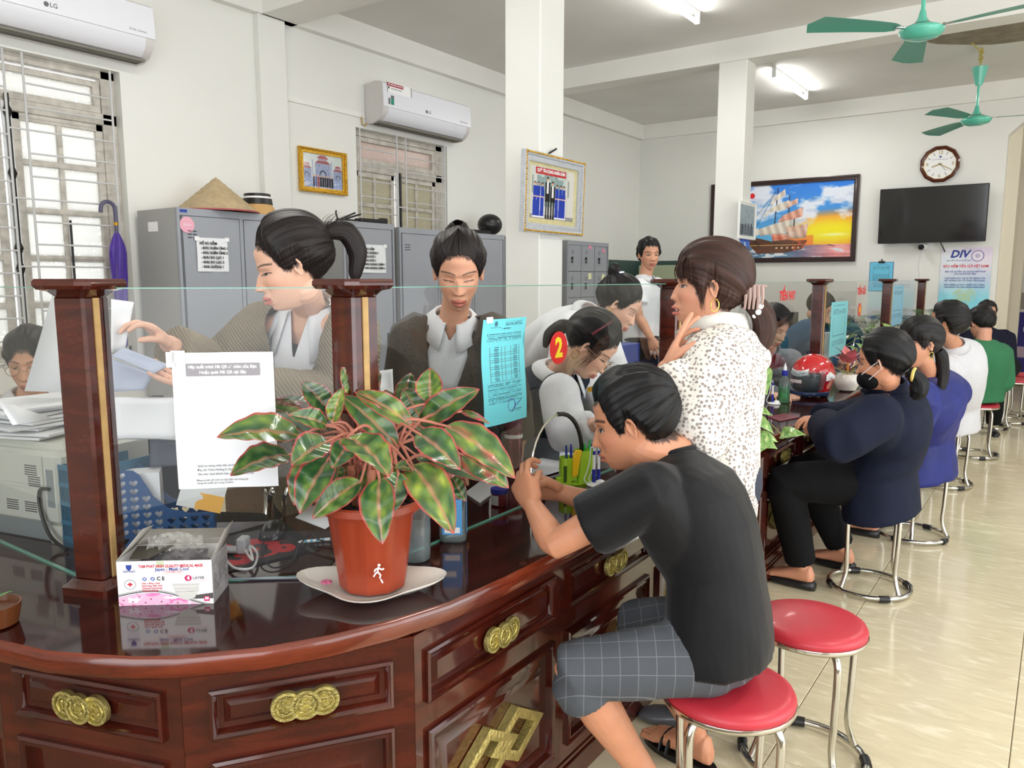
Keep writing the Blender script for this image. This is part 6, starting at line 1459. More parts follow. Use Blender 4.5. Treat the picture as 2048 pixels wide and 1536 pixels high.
# ---------- woman in blue jacket ----------
M_blu = fabric('bright_blue_nylon', rgb(20, 34, 116), .55, var=.3); M_blu2 = fabric('indigo_nylon', rgb(44, 40, 92), .55)
S = dict(skin=(206, 146, 116), hair=(28, 24, 26), style='side', thick=.06, top=.3, fd=(-.74, -.72, -.08), hh=.236, build=1.12, fem=True, open=.5, seated=True, hipup=(-.15, 0, 1), flow=(0, -.85, -.2), brow=.8, curve=.03, cheek=1.4,
 J=dict(pel=(-.60, 4.66, .57), nk=at(1862, 752, 3.98), hd=at(1836, 687, 3.85), shL=at(1836, 800, 3.82), shR=at(1902, 782, 4.25), elL=at(1796, 900, 3.95), wrL=at(1742, 872, 4.1), elR=at(1830, 860, 4.5), wrR=at(1780, 850, 4.4),
  hipL=(-.62, 4.57, .54), hipR=(-.62, 4.77, .54), knL=(-.96, 4.45, .52), knR=(-.97, 4.75, .52), anL=(-.80, 4.60, .10), anR=(-.82, 4.85, .10)),
 handL=dict(N=(0, 0, -1)), handR=dict(N=(0, 0, -1)), footL=(-.95, .1), footR=(-.95, .15), floor=.03,
 tails=[([(0, -.48, -.2), (0, -.56, -.35), (.05, -.62, -.7), (.05, -.58, -1.0), (.05, -.52, -1.2)], [.10, .13, .14, .10, .03], .8)], seed=17)
p9_, H = person('person', 'woman in bright blue jacket with long ponytail, seated behind the navy jacket', S)
garment(S, p9_, 'jacket', M_blu, .028, .22, 'long', .02, vox=.010, amp=.013, freq=5, loose=1.3, bot=1.15); collar(S, p9_, M_blu2, .06, .035, .04, .03)
legs(S, p9_, 'trousers', M_blk, .014, .92, flare=1.3); S['shoeL'] = (-.95, .1); S['shoeR'] = (-.95, .15); pumps(S, p9_); earring(S, p9_, -1)
# ---------- man in white checked shirt ----------
M_chk = fabric('white_fine_check', rgb(206, 206, 210), .8, var=.12, vs=140)
S = dict(chest=False, skin=(196, 140, 108), hair=BLK, style='short', thick=.07, top=.5, fd=(-.95, .10, .02), hh=.238, build=1.05, open=.5, seated=True, hipup=(-.1, 0, 1), curve=.05,
 J=dict(pel=(-.56, 5.95, .57), nk=at(1908, 692, 4.95), hd=at(1892, 647, 4.85), shL=at(1890, 738, 4.85), shR=at(1936, 720, 5.25), elL=at(1862, 800, 4.9), wrL=at(1815, 790, 5.1), elR=at(1880, 780, 5.4), wrR=at(1830, 780, 5.4),
  hipL=(-.6, 5.86, .54), hipR=(-.6, 6.05, .54), knL=(-.95, 5.75, .52), knR=(-.95, 6.1, .52), anL=(-.85, 5.85, .10), anR=(-.85, 6.15, .10)),
 handL=dict(N=(0, 0, -1)), handR=dict(N=(0, 0, -1)), seed=19)
p10_, H = person('person', 'man in white fine-checked shirt sitting between blue jacket and green shirt', S)
garment(S, p10_, 'shirt', M_chk, .024, .16, 'long', .04, vox=.011, amp=.012, freq=5, loose=1.25, bot=1.1); collar(S, p10_, M_chk, .07, .03, .03, .03)
legs(S, p10_, 'trousers', M_blk, .012, vox=.012); S['shoeL'] = (-.95, .1); S['shoeR'] = (-.95, .15); pumps(S, p10_)
# ---------- man in green shirt ----------
M_grn = fabric('green_cotton', rgb(46, 112, 74), .85)
S = dict(chest=False, skin=(206, 150, 124), hair=BLK, style='short', thick=.07, top=.5, fd=(-.62, .75, -.60), up=(-.2, .3, 1), hh=.236, build=1.05, open=.5, seated=True, hipup=(-.05, .05, 1), curve=.05,
 J=dict(pel=(-.50, 7.15, .57), nk=at(1968, 680, 6.1), hd=at(1962, 648, 6.15), shL=at(1938, 704, 6.0), shR=at(2000, 708, 6.2), elL=at(1925, 770, 6.0), wrL=at(1905, 770, 6.2), elR=at(2004, 762, 6.15), wrR=at(1990, 770, 6.4),
  hipL=(-.55, 7.05, .54), hipR=(-.46, 7.22, .54), knL=(-.75, 7.00, .52), knR=(-.30, 7.36, .74), anL=(-.66, 6.92, .10), anR=(-.52, 7.5, .42)),
 handL=dict(N=(0, 0, -1)), handR=dict(N=(0, 0, -1)), footL=(-.95, .1), floor=.02, seed=21)
p11_, H = person('person', 'man in green long-sleeved shirt seen from behind, head bent down', S)
garment(S, p11_, 'shirt', M_grn, .022, .10, 'long', .04, vox=.011, amp=.012, freq=5, loose=1.25, bot=1.08); legs(S, p11_, 'trousers', M_blk, .014, .93, vox=.012)
S['shoeL'] = (-.95, .1); pumps(S, p11_, None, 'L')
# ---------- dark man facing ----------
S = dict(skin=(212, 156, 130), hair=(22, 20, 20), style='short', thick=.03, top=.2, fd=(.30, -.95, -.05), hh=.24, build=1.12, open=.4, seated=True, hipup=(0, 0, 1), brow=1.3,
 J=dict(pel=(-.52, 8.75, .57), nk=at(1972, 660, 7.75), hd=at(1974, 626, 7.7), shR=at(1938, 678, 7.6), shL=at(2010, 676, 7.7), elR=at(1930, 730, 7.5), wrR=at(1950, 750, 7.3), elL=at(2015, 730, 7.6), wrL=at(1995, 750, 7.35),
  hipL=(-.44, 8.7, .54), hipR=(-.62, 8.72, .54), knL=(-.44, 8.32, .5), knR=(-.70, 8.35, .5), anL=(-.44, 8.4, .1), anR=(-.70, 8.4, .1)), handL=dict(N=(0, 0, -1)), handR=dict(N=(0, 0, -1)), seed=23)
p12_, H = person('person', 'short-haired man in dark navy top facing the camera behind the green shirt', S)
garment(S, p12_, 'sweater', fabric('dark_navy_knit', rgb(24, 26, 44), .9), .02, .08, 'long', .04, vox=.013, amp=.01, loose=1.2); legs(S, p12_, 'trousers', M_blk, .014, vox=.014); S['shoeL'] = S['shoeR'] = (.2, -.95); pumps(S, p12_)
# ---------- tellers further along ----------
M_greyj = fabric('pale_grey_jacket', rgb(150, 156, 166), .8)
S = dict(skin=SK3, hair=(30, 26, 28), style='side', thick=.06, top=.3, fd=(.80, -.40, -.50), hh=.23, build=.95, fem=True, open=.2, seated=True, hipup=(.2, 0, 1), flow=(0, -.9, -.1), curve=.03,
 J=dict(pel=(-2.08, 5.25, .52), nk=at(1538, 694, 4.85), hd=at(1548, 652, 4.72), shR=at(1508, 726, 4.8), shL=at(1578, 722, 4.95), elR=at(1500, 790, 4.8), wrR=at(1545, 790, 4.5), elL=at(1600, 780, 4.9), wrL=at(1590, 790, 4.6),
  hipL=(-2.05, 5.33, .52), hipR=(-2.1, 5.16, .52), knL=(-1.84, 5.3, .5), knR=(-1.86, 5.1, .5), anL=(-1.87, 5.3, .08), anR=(-1.87, 5.1, .08)), handL=dict(N=(0, 0, -1)), handR=dict(N=(0, 0, -1)), seed=25)
p13_, H = person('person', 'teller in pale grey jacket looking down behind the number 3 sticker', S)
garment(S, p13_, 'jacket', M_greyj, .02, .06, 'long', .04, vox=.011, amp=.01, loose=1.25); collar(S, p13_, M_greyj, .08, .02, .04, .05); legs(S, p13_, 'trousers', M_blackp, .01, vox=.014)
S = dict(skin=SK2, hair=BLK, style='short', thick=.06, top=.4, fd=(.7, .2, -.5), hh=.235, build=1.05, open=.3, seated=True, hipup=(.2, 0, 1), curve=.04,
 J=dict(pel=(-2.14, 6.72, .52), nk=at(1652, 648, 6.6), hd=at(1640, 616, 6.6), shR=at(1640, 676, 6.5), shL=at(1700, 662, 6.8), elR=at(1640, 720, 6.4), wrR=at(1680, 725, 6.3), elL=at(1710, 710, 6.7), wrL=at(1710, 725, 6.4),
  hipL=(-2.12, 6.8, .52), hipR=(-2.14, 6.62, .52), knL=(-1.85, 6.8, .5), knR=(-1.86, 6.62, .5), anL=(-1.88, 6.8, .08), anR=(-1.88, 6.6, .08)), handL=dict(N=(0, 0, -1)), handR=dict(N=(0, 0, -1)), seed=27)
p14_, H = person('person', 'teller in teal blue top behind the post, beyond the red helmet', S, .006)
garment(S, p14_, 'sweater', fabric('teal_blue_knit', rgb(40, 84, 116), .85), .022, .06, 'long', .04, vox=.013, amp=.01, loose=1.25); legs(S, p14_, 'trousers', M_blackp, .01, vox=.014)
S = dict(skin=SK2, hair=(34, 30, 32), style='side', thick=.05, top=.4, fd=(.75, -.62, -.25), hh=.232, build=.95, fem=True, open=.5, seated=True, flow=(0, -.9, -.1),
 J=dict(pel=(-3.35, 1.3, .55), nk=at(60, 795, 2.95), hd=at(62, 722, 2.9), shR=at(5, 840, 2.9), shL=at(120, 835, 2.95), elR=at(0, 930, 2.8), wrR=at(60, 930, 2.6), elL=at(130, 920, 2.9), wrL=at(110, 930, 2.65),
  hipL=(-3.25, 1.4, .52), hipR=(-3.35, 1.2, .52), knL=(-3.0, 1.35, .45), knR=(-3.1, 1.25, .45), anL=(-3.0, 1.35, .08), anR=(-3.1, 1.25, .08)), handL=dict(N=(0, 0, -1)), handR=dict(N=(0, 0, -1)), seed=29)
p15_, H = person('person', 'teller with glasses at the left edge half hidden by white sheets', S)
garment(S, p15_, 'jacket', fabric('beige_jacket', rgb(186, 176, 160), .85), .02, .06, 'long', .04, vox=.010, amp=.008, loose=1.2); collar(S, p15_, M_wshirt, .07, .02, .04, .05); legs(S, p15_, 'trousers', M_blackp, .01, vox=.014); spectacles(S, p15_)
# ======================= STOOLS =======================
M_vinyl = mat('red_vinyl', rgb(196, 48, 62), .42, coat=.05, var=.12, vscale=5)
st = root('stool', 'empty red-topped chrome stool beside the man in black', 'stool', (0, 0, 0), 'round red stools along the counter', world=False)
b = B(); b.lathe([(.001, .415), (.150, .415), (.158, .420), (.160, .430), (.154, .442), (.135, .450), (.06, .4545), (.001, .455)], 40); mk('seat', b, M_vinyl, st, angle=60)
b = B(); b.lathe([(.145, .404), (.160, .406), (.163, .413), (.161, .420), (.150, .421)], 40); mk('seat_rim', b, M_chrome, st, angle=60)
for k in range(4):
 a = R(45 + 90 * k); c, s = math.cos(a), math.sin(a); pr = [(.09, .405), (.125, .398), (.146, .375), (.150, .33), (.146, .2), (.142, .12), (.150, .075), (.168, .03)]
 b = B(); b.tube(catmull([(c * q, s * q, z) for q, z in pr], 3), .0105, 12); mk('leg', b, M_chrome, st, angle=60)
b = B(); b.tube([(.176 * math.cos(2 * pi * k / 40), .176 * math.sin(2 * pi * k / 40), .020) for k in range(40)], .0105, 10, loop=True); mk('foot_ring', b, M_chrome, st, angle=60)
for k in range(4):
 a0 = R(20 + 90 * k); b = B(); b.tube([(.176 * math.cos(a0 + t), .176 * math.sin(a0 + t), .019) for t in np.linspace(-.12, .12, 5)], .0155, 12); mk('rubber_sleeve', b, M_black, st, angle=60)
st.location = (-.535, 2.275, 0)
for (x, y, rz, lab) in ((-.60, 1.775, .5, 'red-topped chrome stool under the man in black'), (-.64, 3.80, .2, 'chrome stool under the woman in the navy jacket'), (-.593, 4.74, .9, 'chrome stool under the woman in the blue jacket'), (-.59, 6.10, .4, 'chrome stool under the man in white checked shirt'),
      (-.505, 7.25, .1, 'chrome stool under the man in the green shirt, red edge showing'), (-.50, 8.74, .6, 'chrome stool under the dark-topped man facing the camera'), (-.33, 9.2, .3, 'farthest stool, right of the dark-topped man'), (-.22, 9.75, 1., 'stool by the archway at the far end')):
 copy_tree(st, (x, y, 0), rz, lab)
# ======================= PLANTS =======================
M_leaf = mat('variegated_leaf', (1, 1, 1, 1), .28, attr='Col', coat=.35)
M_pet = mat('pink_petiole', rgb(196, 122, 100), .5, var=.25, vscale=30)
def leaf_mesh(name, base, tip, width, up, parent, colfn, bow=.12, fold=.25, tw=0, ns=21, nc=13, mt=None, shape=None):
 base, tip = Vector(base), Vector(tip); d = tip - base; L = d.length; d.normalize(); up = Vector(up); side = d.cross(up).normalized(); nrm = side.cross(d).normalized()
 V = []; C = []
 for i in range(ns):
  t = i / (ns - 1); w_ = width * .5 * (shape(t) if shape else (math.sin(pi * min(1, t ** .78)) ** .72) * (1 - .12 * t) + .004)
  if i == ns - 1: w_ = .0008
  c = base.lerp(tip, t) + nrm * (bow * L * math.sin(pi * t) - .0 * t); a = tw * t
  for j in range(nc):
   s = 2 * j / (nc - 1) - 1; hgt = fold * abs(s) * w_ - .06 * w_ * math.sin(t * 26 + abs(s) * 3)
   dv = side * math.cos(a) + nrm * math.sin(a); nv = nrm * math.cos(a) - side * math.sin(a)
   V.append(c + dv * s * w_ + nv * hgt); C.append(colfn(t, s))
 F = [(i * nc + j, i * nc + j + 1, (i + 1) * nc + j + 1, (i + 1) * nc + j) for i in range(ns - 1) for j in range(nc - 1)]
 off = OFF.get(parent.name, Vector())
 me = bpy.data.meshes.new(name); me.from_pydata([tuple(v - off) for v in V], [], F)
 ca = me.color_attributes.new('Col', 'FLOAT_COLOR', 'POINT'); ca.data.foreach_set('color', [x for c in C for x in (lin(c[0]), lin(c[1]), lin(c[2]), 1)])
 me.materials.append(mt or M_leaf); me.shade_smooth(); o = link(bpy.data.objects.new(name, me), parent); return o
rl = random.Random(11)
def agl(k, yel, red):
 ph = rl.random() * 9
 def f(t, s):
  n = noise.noise(Vector((t * 5 + ph * 3, s * 2.2, k))) * .5 + .5; st = math.sin((t * 9 - abs(s) * 3.2) * 3 + ph) * .5 + .5
  g = (30 + 26 * n, 66 + 34 * n, 38 + 12 * n); y = (140 + 40 * n, 156 + 30 * n, 62); m = max(0, min(1, (n * 1.3 - .55 + yel * .7) * (.55 + .45 * st)))
  c = [g[i] * (1 - m) + y[i] * m for i in range(3)]
  e = max(0, (abs(s) - .86) / .14, (t - .93) / .07); e = min(1, e + red * max(0, noise.noise(Vector((t * 4, s * 2, k + 9))) * 2)); r_ = (186, 52, 66)
  c = [c[i] * (1 - e) + r_[i] * e for i in range(3)]
  if abs(s) < .09: c = [c[i] * .35 + (214, 130, 112)[i] * .65 for i in range(3)]
  return c
 return f
pot_c = Vector((-1.205, 1.165, 0))
plant = root('potted_plant', 'big red-edged variegated leaf plant in orange plastic pot on the counter', 'plant', (pot_c.x, pot_c.y, CT))
M_pot = mat('terracotta_plastic', rgb(150, 58, 32), .35, coat=.15)
b = B(); n = 10; rs = []
def ngon(r_, z, n=10, m=40, k=1.0):
 out = []
 for q in range(m):
  a = 2 * pi * q / m; seg_ = 2 * pi / n; aa = (a + .3) % seg_ - seg_ / 2; rr = r_ * (math.cos(pi / n) / math.cos(aa) * k + (1 - k)); out.append(pot_c + Vector((rr * math.cos(a), rr * math.sin(a), CT + z)))
 return out
for r_, z, k in ((.070, .016, 1), (.074, .02, 1), (.096, .185, 1), (.098, .192, .3), (.110, .194, 0), (.114, .200, 0), (.114, .214, 0), (.110, .218, 0), (.103, .214, 0), (.100, .190, 0)): rs.append(ngon(r_, z, 10, 40, k))
b.rings(rs, cap1=False); mk('pot', b, M_pot, plant, angle=25)
b = B(); b.rings([ngon(.100, .192, 10, 40, 0), ngon(.06, .198, 10, 40, 0), ngon(.01, .2, 10, 40, 0)]); 
for k in range(150):
 a = rl.random() * 2 * pi; q = math.sqrt(rl.random()) * .092; b.ell(pot_c + Vector((q * math.cos(a), q * math.sin(a), CT + .198)), .004 + rl.random() * .005, .004, .003 + rl.random() * .004, 5, 4)
mk('soil', b, mat('dark_soil', rgb(44, 32, 26), .9, var=.4, vscale=60), plant)
b = B(); nm = (pot_c - Vector((0, 0, 0))); vw = Vector((.62, -.78, 0)); Mg = frameM(pot_c + vw * .0845 + Vector((.018, .014, CT + .07)), Vector((.78, .62, 0)), Vector((.62 * .12, -.78 * .12, 1))) @ Matrix.Scale(.62, 4)
for x0, y0, x1, y1 in ((.0, .030, -.004, .012), (-.004, .012, .006, .0), (.006, .0, .003, -.012), (-.004, .012, -.012, .004), (-.012, .004, -.018, -.006), (0, .026, .012, .020), (.012, .02, .018, .024), (-.001, .026, -.012, .02), (-.012, .02, -.014, .012), (.006, -.016, .012, -.03)):
 b.tube([Mg @ Vector((x0, y0, .002)), Mg @ Vector((x1, y1, .002))], .0018, 5)
b.ell(Mg @ Vector((.002, .037, .002)), .0055, .0055, .002, 8, 5, M=Mg.to_3x3().to_4x4()); mk('white_figure_mark', b, M_whitep, plant)
sc_ = root('saucer', 'white leaf-shaped ceramic dish under the orange pot', 'dish', (pot_c.x, pot_c.y, CT)); b = B(); rs = []
lv = Vector((.82, .57, 0)); lw = Vector((-.57, .82, 0))
def dish(r_, z, lift):
 out = []
 for q in range(48):
  a = 2 * pi * q / 48; rr = r_ * (1 + .30 * abs(math.cos(a)) ** 6 + .06 * math.cos(4 * a)); out.append(pot_c + Vector((.0, -.005, CT)) + lv * rr * math.cos(a) * 1.05 + lw * rr * math.sin(a) * .92 + Vector((0, 0, z + lift * abs(math.cos(a)) ** 3)))
 return out
for a in ((.05, 0, 0), (.052, .004, 0), (.075, .007, .0), (.108, .018, .012), (.116, .022, .016), (.117, .0245, .017), (.114, .0245, .016), (.100, .019, .010), (.07, .0125, 0), (.02, .011, 0)): rs.append(dish(*a))
b.rings(rs); mk('dish', b, mat('white_ceramic', rgb(240, 236, 226), .12, coat=.5), sc_, angle=50)
b = B()
for k in range(5): a = k * 1.25; b.ell(pot_c - lv * .100 - lw * .02 + Vector((.007 * math.cos(a), .007 * math.sin(a), CT + .028)), .008, .006, .003, 8, 5)
mk('painted_flower', b, mat('pink_glaze', rgb(214, 110, 150), .3), sc_)
LV = [((530, 445), (40, 457), 185, 1.66, 1.60, .35, .05), ((470, 560), (120, 685), 175, 1.70, 1.62, .15, .05), ((650, 440), (335, 270), 105, 1.78, 1.78, .4, .1), ((690, 385), (465, 325), 105, 1.66, 1.60, .1, .05),
      ((705, 300), (540, 128), 115, 1.76, 1.76, 0, .0), ((725, 370), (790, 160), 85, 1.66, 1.66, .75, .0), ((880, 205), (778, 42), 105, 1.74, 1.72, .55, .0), ((870, 190), (1008, 78), 105, 1.84, 1.88, .1, .0),
      ((1303, 250), (1300, 48), 125, 1.78, 1.80, .55, .0), ((1240, 385), (1592, 172), 150, 1.76, 1.76, .1, .0), ((1240, 350), (1142, 170), 120, 1.82, 1.84, .05, .0), ((1190, 390), (855, 190), 115, 1.66, 1.70, .5, .35),
      ((1105, 510), (775, 208), 135, 1.64, 1.70, .2, .0), ((700, 480), (480, 625), 165, 1.60, 1.55, .15, .1), ((830, 480), (720, 640), 120, 1.60, 1.56, .0, .05), ((815, 455), (1058, 692), 215, 1.58, 1.50, .35, .05),
      ((1225, 430), (1478, 648), 165, 1.62, 1.58, .05, .15), ((1390, 390), (1802, 700), 190, 1.66, 1.62, .45, .45), ((1490, 560), (1765, 757), 140, 1.70, 1.68, .45, .5), ((1215, 560), (1615, 715), 125, 1.74, 1.72, .0, .0),
      ((1195, 620), (1440, 1028), 200, 1.62, 1.52, .6, .1), ((1000, 700), (1020, 1088), 170, 1.56, 1.50, .35, .0), ((1110, 660), (1072, 908), 118, 1.58, 1.54, .15, .0), ((890, 715), (603, 935), 130, 1.62, 1.58, .35, .0),
      ((705, 580), (530, 908), 175, 1.62, 1.56, .05, .0), ((630, 600), (500, 860), 165, 1.68, 1.62, .5, .0), ((1430, 690), (1512, 835), 75, 1.74, 1.72, .1, .0), ((1480, 305), (1652, 378), 36, 1.80, 1.80, .3, .9),
      ((760, 620), (745, 758), 70, 1.66, 1.64, .2, .1), ((640, 262), (370, 243), 60, 1.86, 1.86, .1, .7), ((1175, 300), (1062, 215), 120, 1.90, 1.92, .0, .0), ((985, 380), (870, 290), 110, 1.84, 1.86, .0, .0),
      ((1190, 640), (1090, 640), 80, 1.60, 1.58, .2, .2), ((820, 400), (760, 210), 110, 1.82, 1.84, .0, .0), ((1300, 420), (1190, 300), 120, 1.88, 1.90, .0, .0), ((1000, 640), (880, 520), 120, 1.68, 1.66, .0, .0), ((900, 620), (1080, 560), 130, 1.76, 1.72, .0, .0), ((560, 300), (420, 235), 60, 1.9, 1.9, .1, .6), ((1240, 500), (1400, 560), 120, 1.80, 1.78, .0, .05)]
for _ in range(16):
 q = rl.choice(LV[:27]); dx, dy = rl.uniform(-70, 70), rl.uniform(-50, 40); LV.append(((q[0][0] * .6 + 380 + dx * .5, q[0][1] * .7 + 130 + dy * .5), (q[1][0] * .78 + 205 + dx, q[1][1] * .78 + 85 + dy), q[2] * .8, q[3] + .12, q[4] + .16, rl.random() * .4, .05))
crown = pot_c + Vector((0, 0, CT + .30)); stems = B(); canes = B()
for k, (bs, tp, wd, t0, t1, ye, re_) in enumerate(LV):
 pb = at(420 + bs[0] / 2.953, 720 + bs[1] / 2.953, t0); pt_ = at(420 + tp[0] / 2.953, 720 + tp[1] / 2.953, t1)
 wm = wd / 2.953 / 1545 * (t0 + t1) / 2; vd = (Vector((0, 0, CH)) - pb).normalized(); up_ = (vd * .75 + Vector((0, 0, .65)) + Vector((rl.uniform(-.3, .3), rl.uniform(-.3, .3), 0))).normalized()
 leaf_mesh('leaf', pb, pt_, wm * 1.36, up_, plant, agl(k, ye, re_), bow=.06 + .05 * rl.random(), fold=.22 + .2 * rl.random(), tw=rl.uniform(-.25, .25))
 src = pot_c + Vector((rl.uniform(-.035, .035), rl.uniform(-.035, .035), CT + .25 + .05 * rl.random())); mid = src.lerp(pb, .5) + Vector((0, 0, .05)); s1 = B()
 s1.tube(catmull([src, mid, pb, pb.lerp(pt_, .1)], 5), [.0042, .0042, .004, .004, .004, .0038, .0036, .0034, .0032, .003, .003, .0028, .0026, .0024, .002, .0012], 6); mk('petiole', s1, M_pet, plant)
for k in range(5):
 a = k * 1.3; p = pot_c + Vector((.03 * math.cos(a), .03 * math.sin(a), CT + .19)); q = p + Vector((.02 * math.cos(a + 1), .02 * math.sin(a + 1), .10)); b = B(); b.tube([p.lerp(q, t) for t in np.linspace(0, 1, 9)], [.009 + .0018 * (i % 2) for i in range(9)], 8); mk('cane', b, mat('pinkish_cane', rgb(196, 124, 96), .55, var=.25, vscale=40), plant)
# ---- pothos at the counter beyond the hoodie ----
def pothos(k):
 def f(t, s):
  n = noise.noise(Vector((t * 6 + k, s * 3, k * 2))) * .5 + .5; m = max(0, min(1, n * 2.6 - .9)); return [(84, 140, 60)[i] * (1 - m) + (206, 222, 150)[i] * m for i in range(3)]
 return f
heart = lambda t: (math.sin(pi * min(1, (t + .06) ** .55)) ** .7) * (1 - .25 * t) + .01
pc = atz(1500, 868, CT); pc.z = CT
pp = root('trailing_plant', 'small trailing plant with light green leaves on the counter edge', 'plant', (pc.x, pc.y, CT))
b = B(); b.lathe([(.03, 0), (.045, .005), (.055, .06), (.058, .065), (.052, .065), (.045, .055)], 20, (pc.x, pc.y, CT)); mk('pot', b, mat('black_pot', rgb(28, 28, 30), .4), pp)
for k, (b0, t0_, w_, d0, d1) in enumerate([((1562, 868), (1612, 870), 25, 3.05, 2.98), ((1510, 742), (1534, 790), 46, 2.9, 2.86), ((1512, 818), (1545, 832), 16, 2.9, 2.86), ((1510, 835), (1548, 868), 20, 2.86, 2.82), ((1512, 880), (1555, 898), 30, 2.82, 2.78), ((1520, 872), (1556, 884), 22, 2.86, 2.84), ((1530, 885), (1520, 905), 26, 2.8, 2.75), ((1508, 850), (1516, 865), 20, 2.9, 2.88), ((1505, 800), (1525, 812), 22, 2.92, 2.9), ((1498, 770), (1490, 790), 30, 2.95, 2.9)]):
 pb = at(*b0, d0); pt_ = at(*t0_, d1); leaf_mesh('leaf', pb, pt_, w_ / 1545 * d0 * 1.3, ((Vector((0, 0, CH)) - pb).normalized() + Vector((0, 0, .8))), pp, pothos(k), bow=.08, fold=.2, ns=11, nc=7, shape=heart)
 s1 = B(); src = Vector((pc.x, pc.y, CT + .06)); s1.tube(catmull([src, src.lerp(pb, .5) + Vector((0, 0, .03)), pb], 5), .0022, 5); mk('stem', s1, mat('green_stem', rgb(150, 170, 90), .5) if k == 0 else bpy.data.materials['green_stem'], pp)
# ---- bromeliad / anthurium in a white pot by the helmet ----
ac = atz(1693, 782, CT); ac.z = CT
ap = root('flowering_plant', 'pink waxy flowering plant in round white pot behind the red helmet', 'plant', (ac.x, ac.y, CT))
b = B(); b.lathe([(.035, 0), (.055, .01), (.072, .045), (.074, .07), (.064, .10), (.058, .108), (.052, .108), (.05, .095)], 24, (ac.x, ac.y, CT)); mk('pot', b, bpy.data.materials['white_ceramic'], ap)
pinkf = lambda t, s: (226 - 30 * t, 110 + 20 * abs(s), 120 + 10 * abs(s)); grnf = lambda t, s: (150 + 30 * abs(s), 165, 90); drk = lambda t, s: (120, 60, 60)
for k, (a0, el, L_, w_, cf) in enumerate([(200, 48, .16, .09, pinkf), (250, 30, .15, .08, pinkf), (300, 40, .17, .08, pinkf), (340, 20, .2, .06, pinkf), (20, 35, .17, .07, pinkf), (120, 50, .15, .08, pinkf), (170, 15, .16, .05, pinkf), (0, 62, .14, .08, pinkf)] + [(k * 40, 5 + 10 * (k % 3), .14, .022, grnf) for k in range(9)] + [(k * 60 + 20, 35, .15, .018, drk) for k in range(6)]):
 d = Vector((math.cos(R(a0)) * math.cos(R(el)), math.sin(R(a0)) * math.cos(R(el)), math.sin(R(el)))); z0 = .13 if cf is pinkf else .10; pb = Vector((ac.x, ac.y, CT + z0 + (.04 if cf is pinkf else 0))) + d * .02
 leaf_mesh('petal' if cf is pinkf else 'leaf', pb, pb + d * L_ * .8, w_, (-d.x * .5, -d.y * .5, 1), ap, cf, bow=.12, fold=.15, ns=9, nc=5, shape=heart if cf is pinkf else None)
b = B(); b.cyl((ac.x, ac.y, CT + .09), (ac.x, ac.y, CT + .18), .006, 8); b.tube([(ac.x, ac.y, CT + .18), (ac.x - .01, ac.y - .01, CT + .25)], [.006, .004], 8); mk('spadix', b, mat('orange_spadix', rgb(226, 140, 60), .4), ap)
# ---- palm by the far end of the counter ----
def palm(x, y, z, label, nf, Lr, hgt):
 r = root('palm_plant', label, 'plant', (x, y, z), 'green plants at the far end of the counter')
 b = B(); b.lathe([(.06, 0), (.085, .14), (.09, .15), (.08, .15), (.075, .13)], 20, (x, y, z)); mk('pot', b, M_white, r)
 for k in range(nf):
  a = k * 2.4; el = R(72 - 30 * (k % 3) / 2); d = Vector((math.cos(a) * math.cos(el), math.sin(a) * math.cos(el), math.sin(el))); L_ = Lr * (.8 + .3 * rl.random())
  pts = [Vector((x, y, z + .13)) + d * L_ * t + Vector((d.x, d.y, 0)) * L_ * .9 * t * t - Vector((0, 0, .45 * L_ * t * t * t)) for t in np.linspace(0, 1, 12)]
  b = B(); b.tube(pts, [.004 * (1 - .7 * t) for t in np.linspace(0, 1, 12)], 5)
  for i in range(3, 12):
   td = (pts[i] - pts[i - 1]).normalized(); sd = td.cross(Vector((0, 0, 1))).normalized(); LL = L_ * .34 * math.sin(pi * (i - 1) / 12)
   for s_ in (-1, 1):
    for h_ in (0, .5):
     p0 = pts[i].lerp(pts[i - 1], h_); e = p0 + (sd * s_ + td * .5).normalized() * LL - Vector((0, 0, LL * .25)); m_ = p0.lerp(e, .5) + Vector((0, 0, LL * .08)); wv = td * .006
     b.add([p0, m_ + wv, e, m_ - wv], [(0, 1, 2, 3)])
  o = mk('frond', b, mat('dark_palm_green', rgb(44, 84, 44), .5) if 'dark_palm_green' not in bpy.data.materials else bpy.data.materials['dark_palm_green'], r, norm=False)
palm(-1.58, 8.45, CT, 'feathery palm fronds behind the far glass screen, left one', 9, .40, .4); palm(-1.12, 8.95, CT, 'feathery palm in front of the light blue banner', 8, .42, .4)
def bushy(x, y, z, label, n_, L0, cf, spread=60):
 r = root('leafy_plant', label, 'plant', (x, y, z), 'green plants at the far end of the counter'); b = B(); b.lathe([(.05, 0), (.07, .1), (.072, .11), (.062, .11), (.06, .1)], 20, (x, y, z)); mk('pot', b, M_white, r)
 for k in range(n_):
  a = k * 2.4; el = R(85 - spread * rl.random()); d = Vector((math.cos(a) * math.cos(el), math.sin(a) * math.cos(el), math.sin(el))); pb = Vector((x, y, z + .10)) + d * L0 * (.3 + .5 * rl.random())
  leaf_mesh('leaf', pb, pb + (d * .6 + Vector((math.cos(a) * .5, math.sin(a) * .5, -.1))) * L0 * .7, L0 * .36, (-d.x * .5, -d.y * .5, 1), r, cf, bow=.1, fold=.2, ns=9, nc=5, shape=heart)
  s1 = B(); s1.tube([Vector((x, y, z + .08)), pb], .003, 5); mk('stem', s1, bpy.data.materials['green_stem'], r)
bushy(-1.16, 7.35, CT, 'round-leaved light green plant left of the white shirt man', 16, .24, pothos(3)); bushy(-1.13, 6.15, CT, 'small light green plant behind the blue jacket woman', 10, .16, pothos(5))
bushy(-1.55, 6.9, CT, 'pale leafy plant behind the glass near sticker 4', 14, .26, lambda t, s: (120, 150, 90))
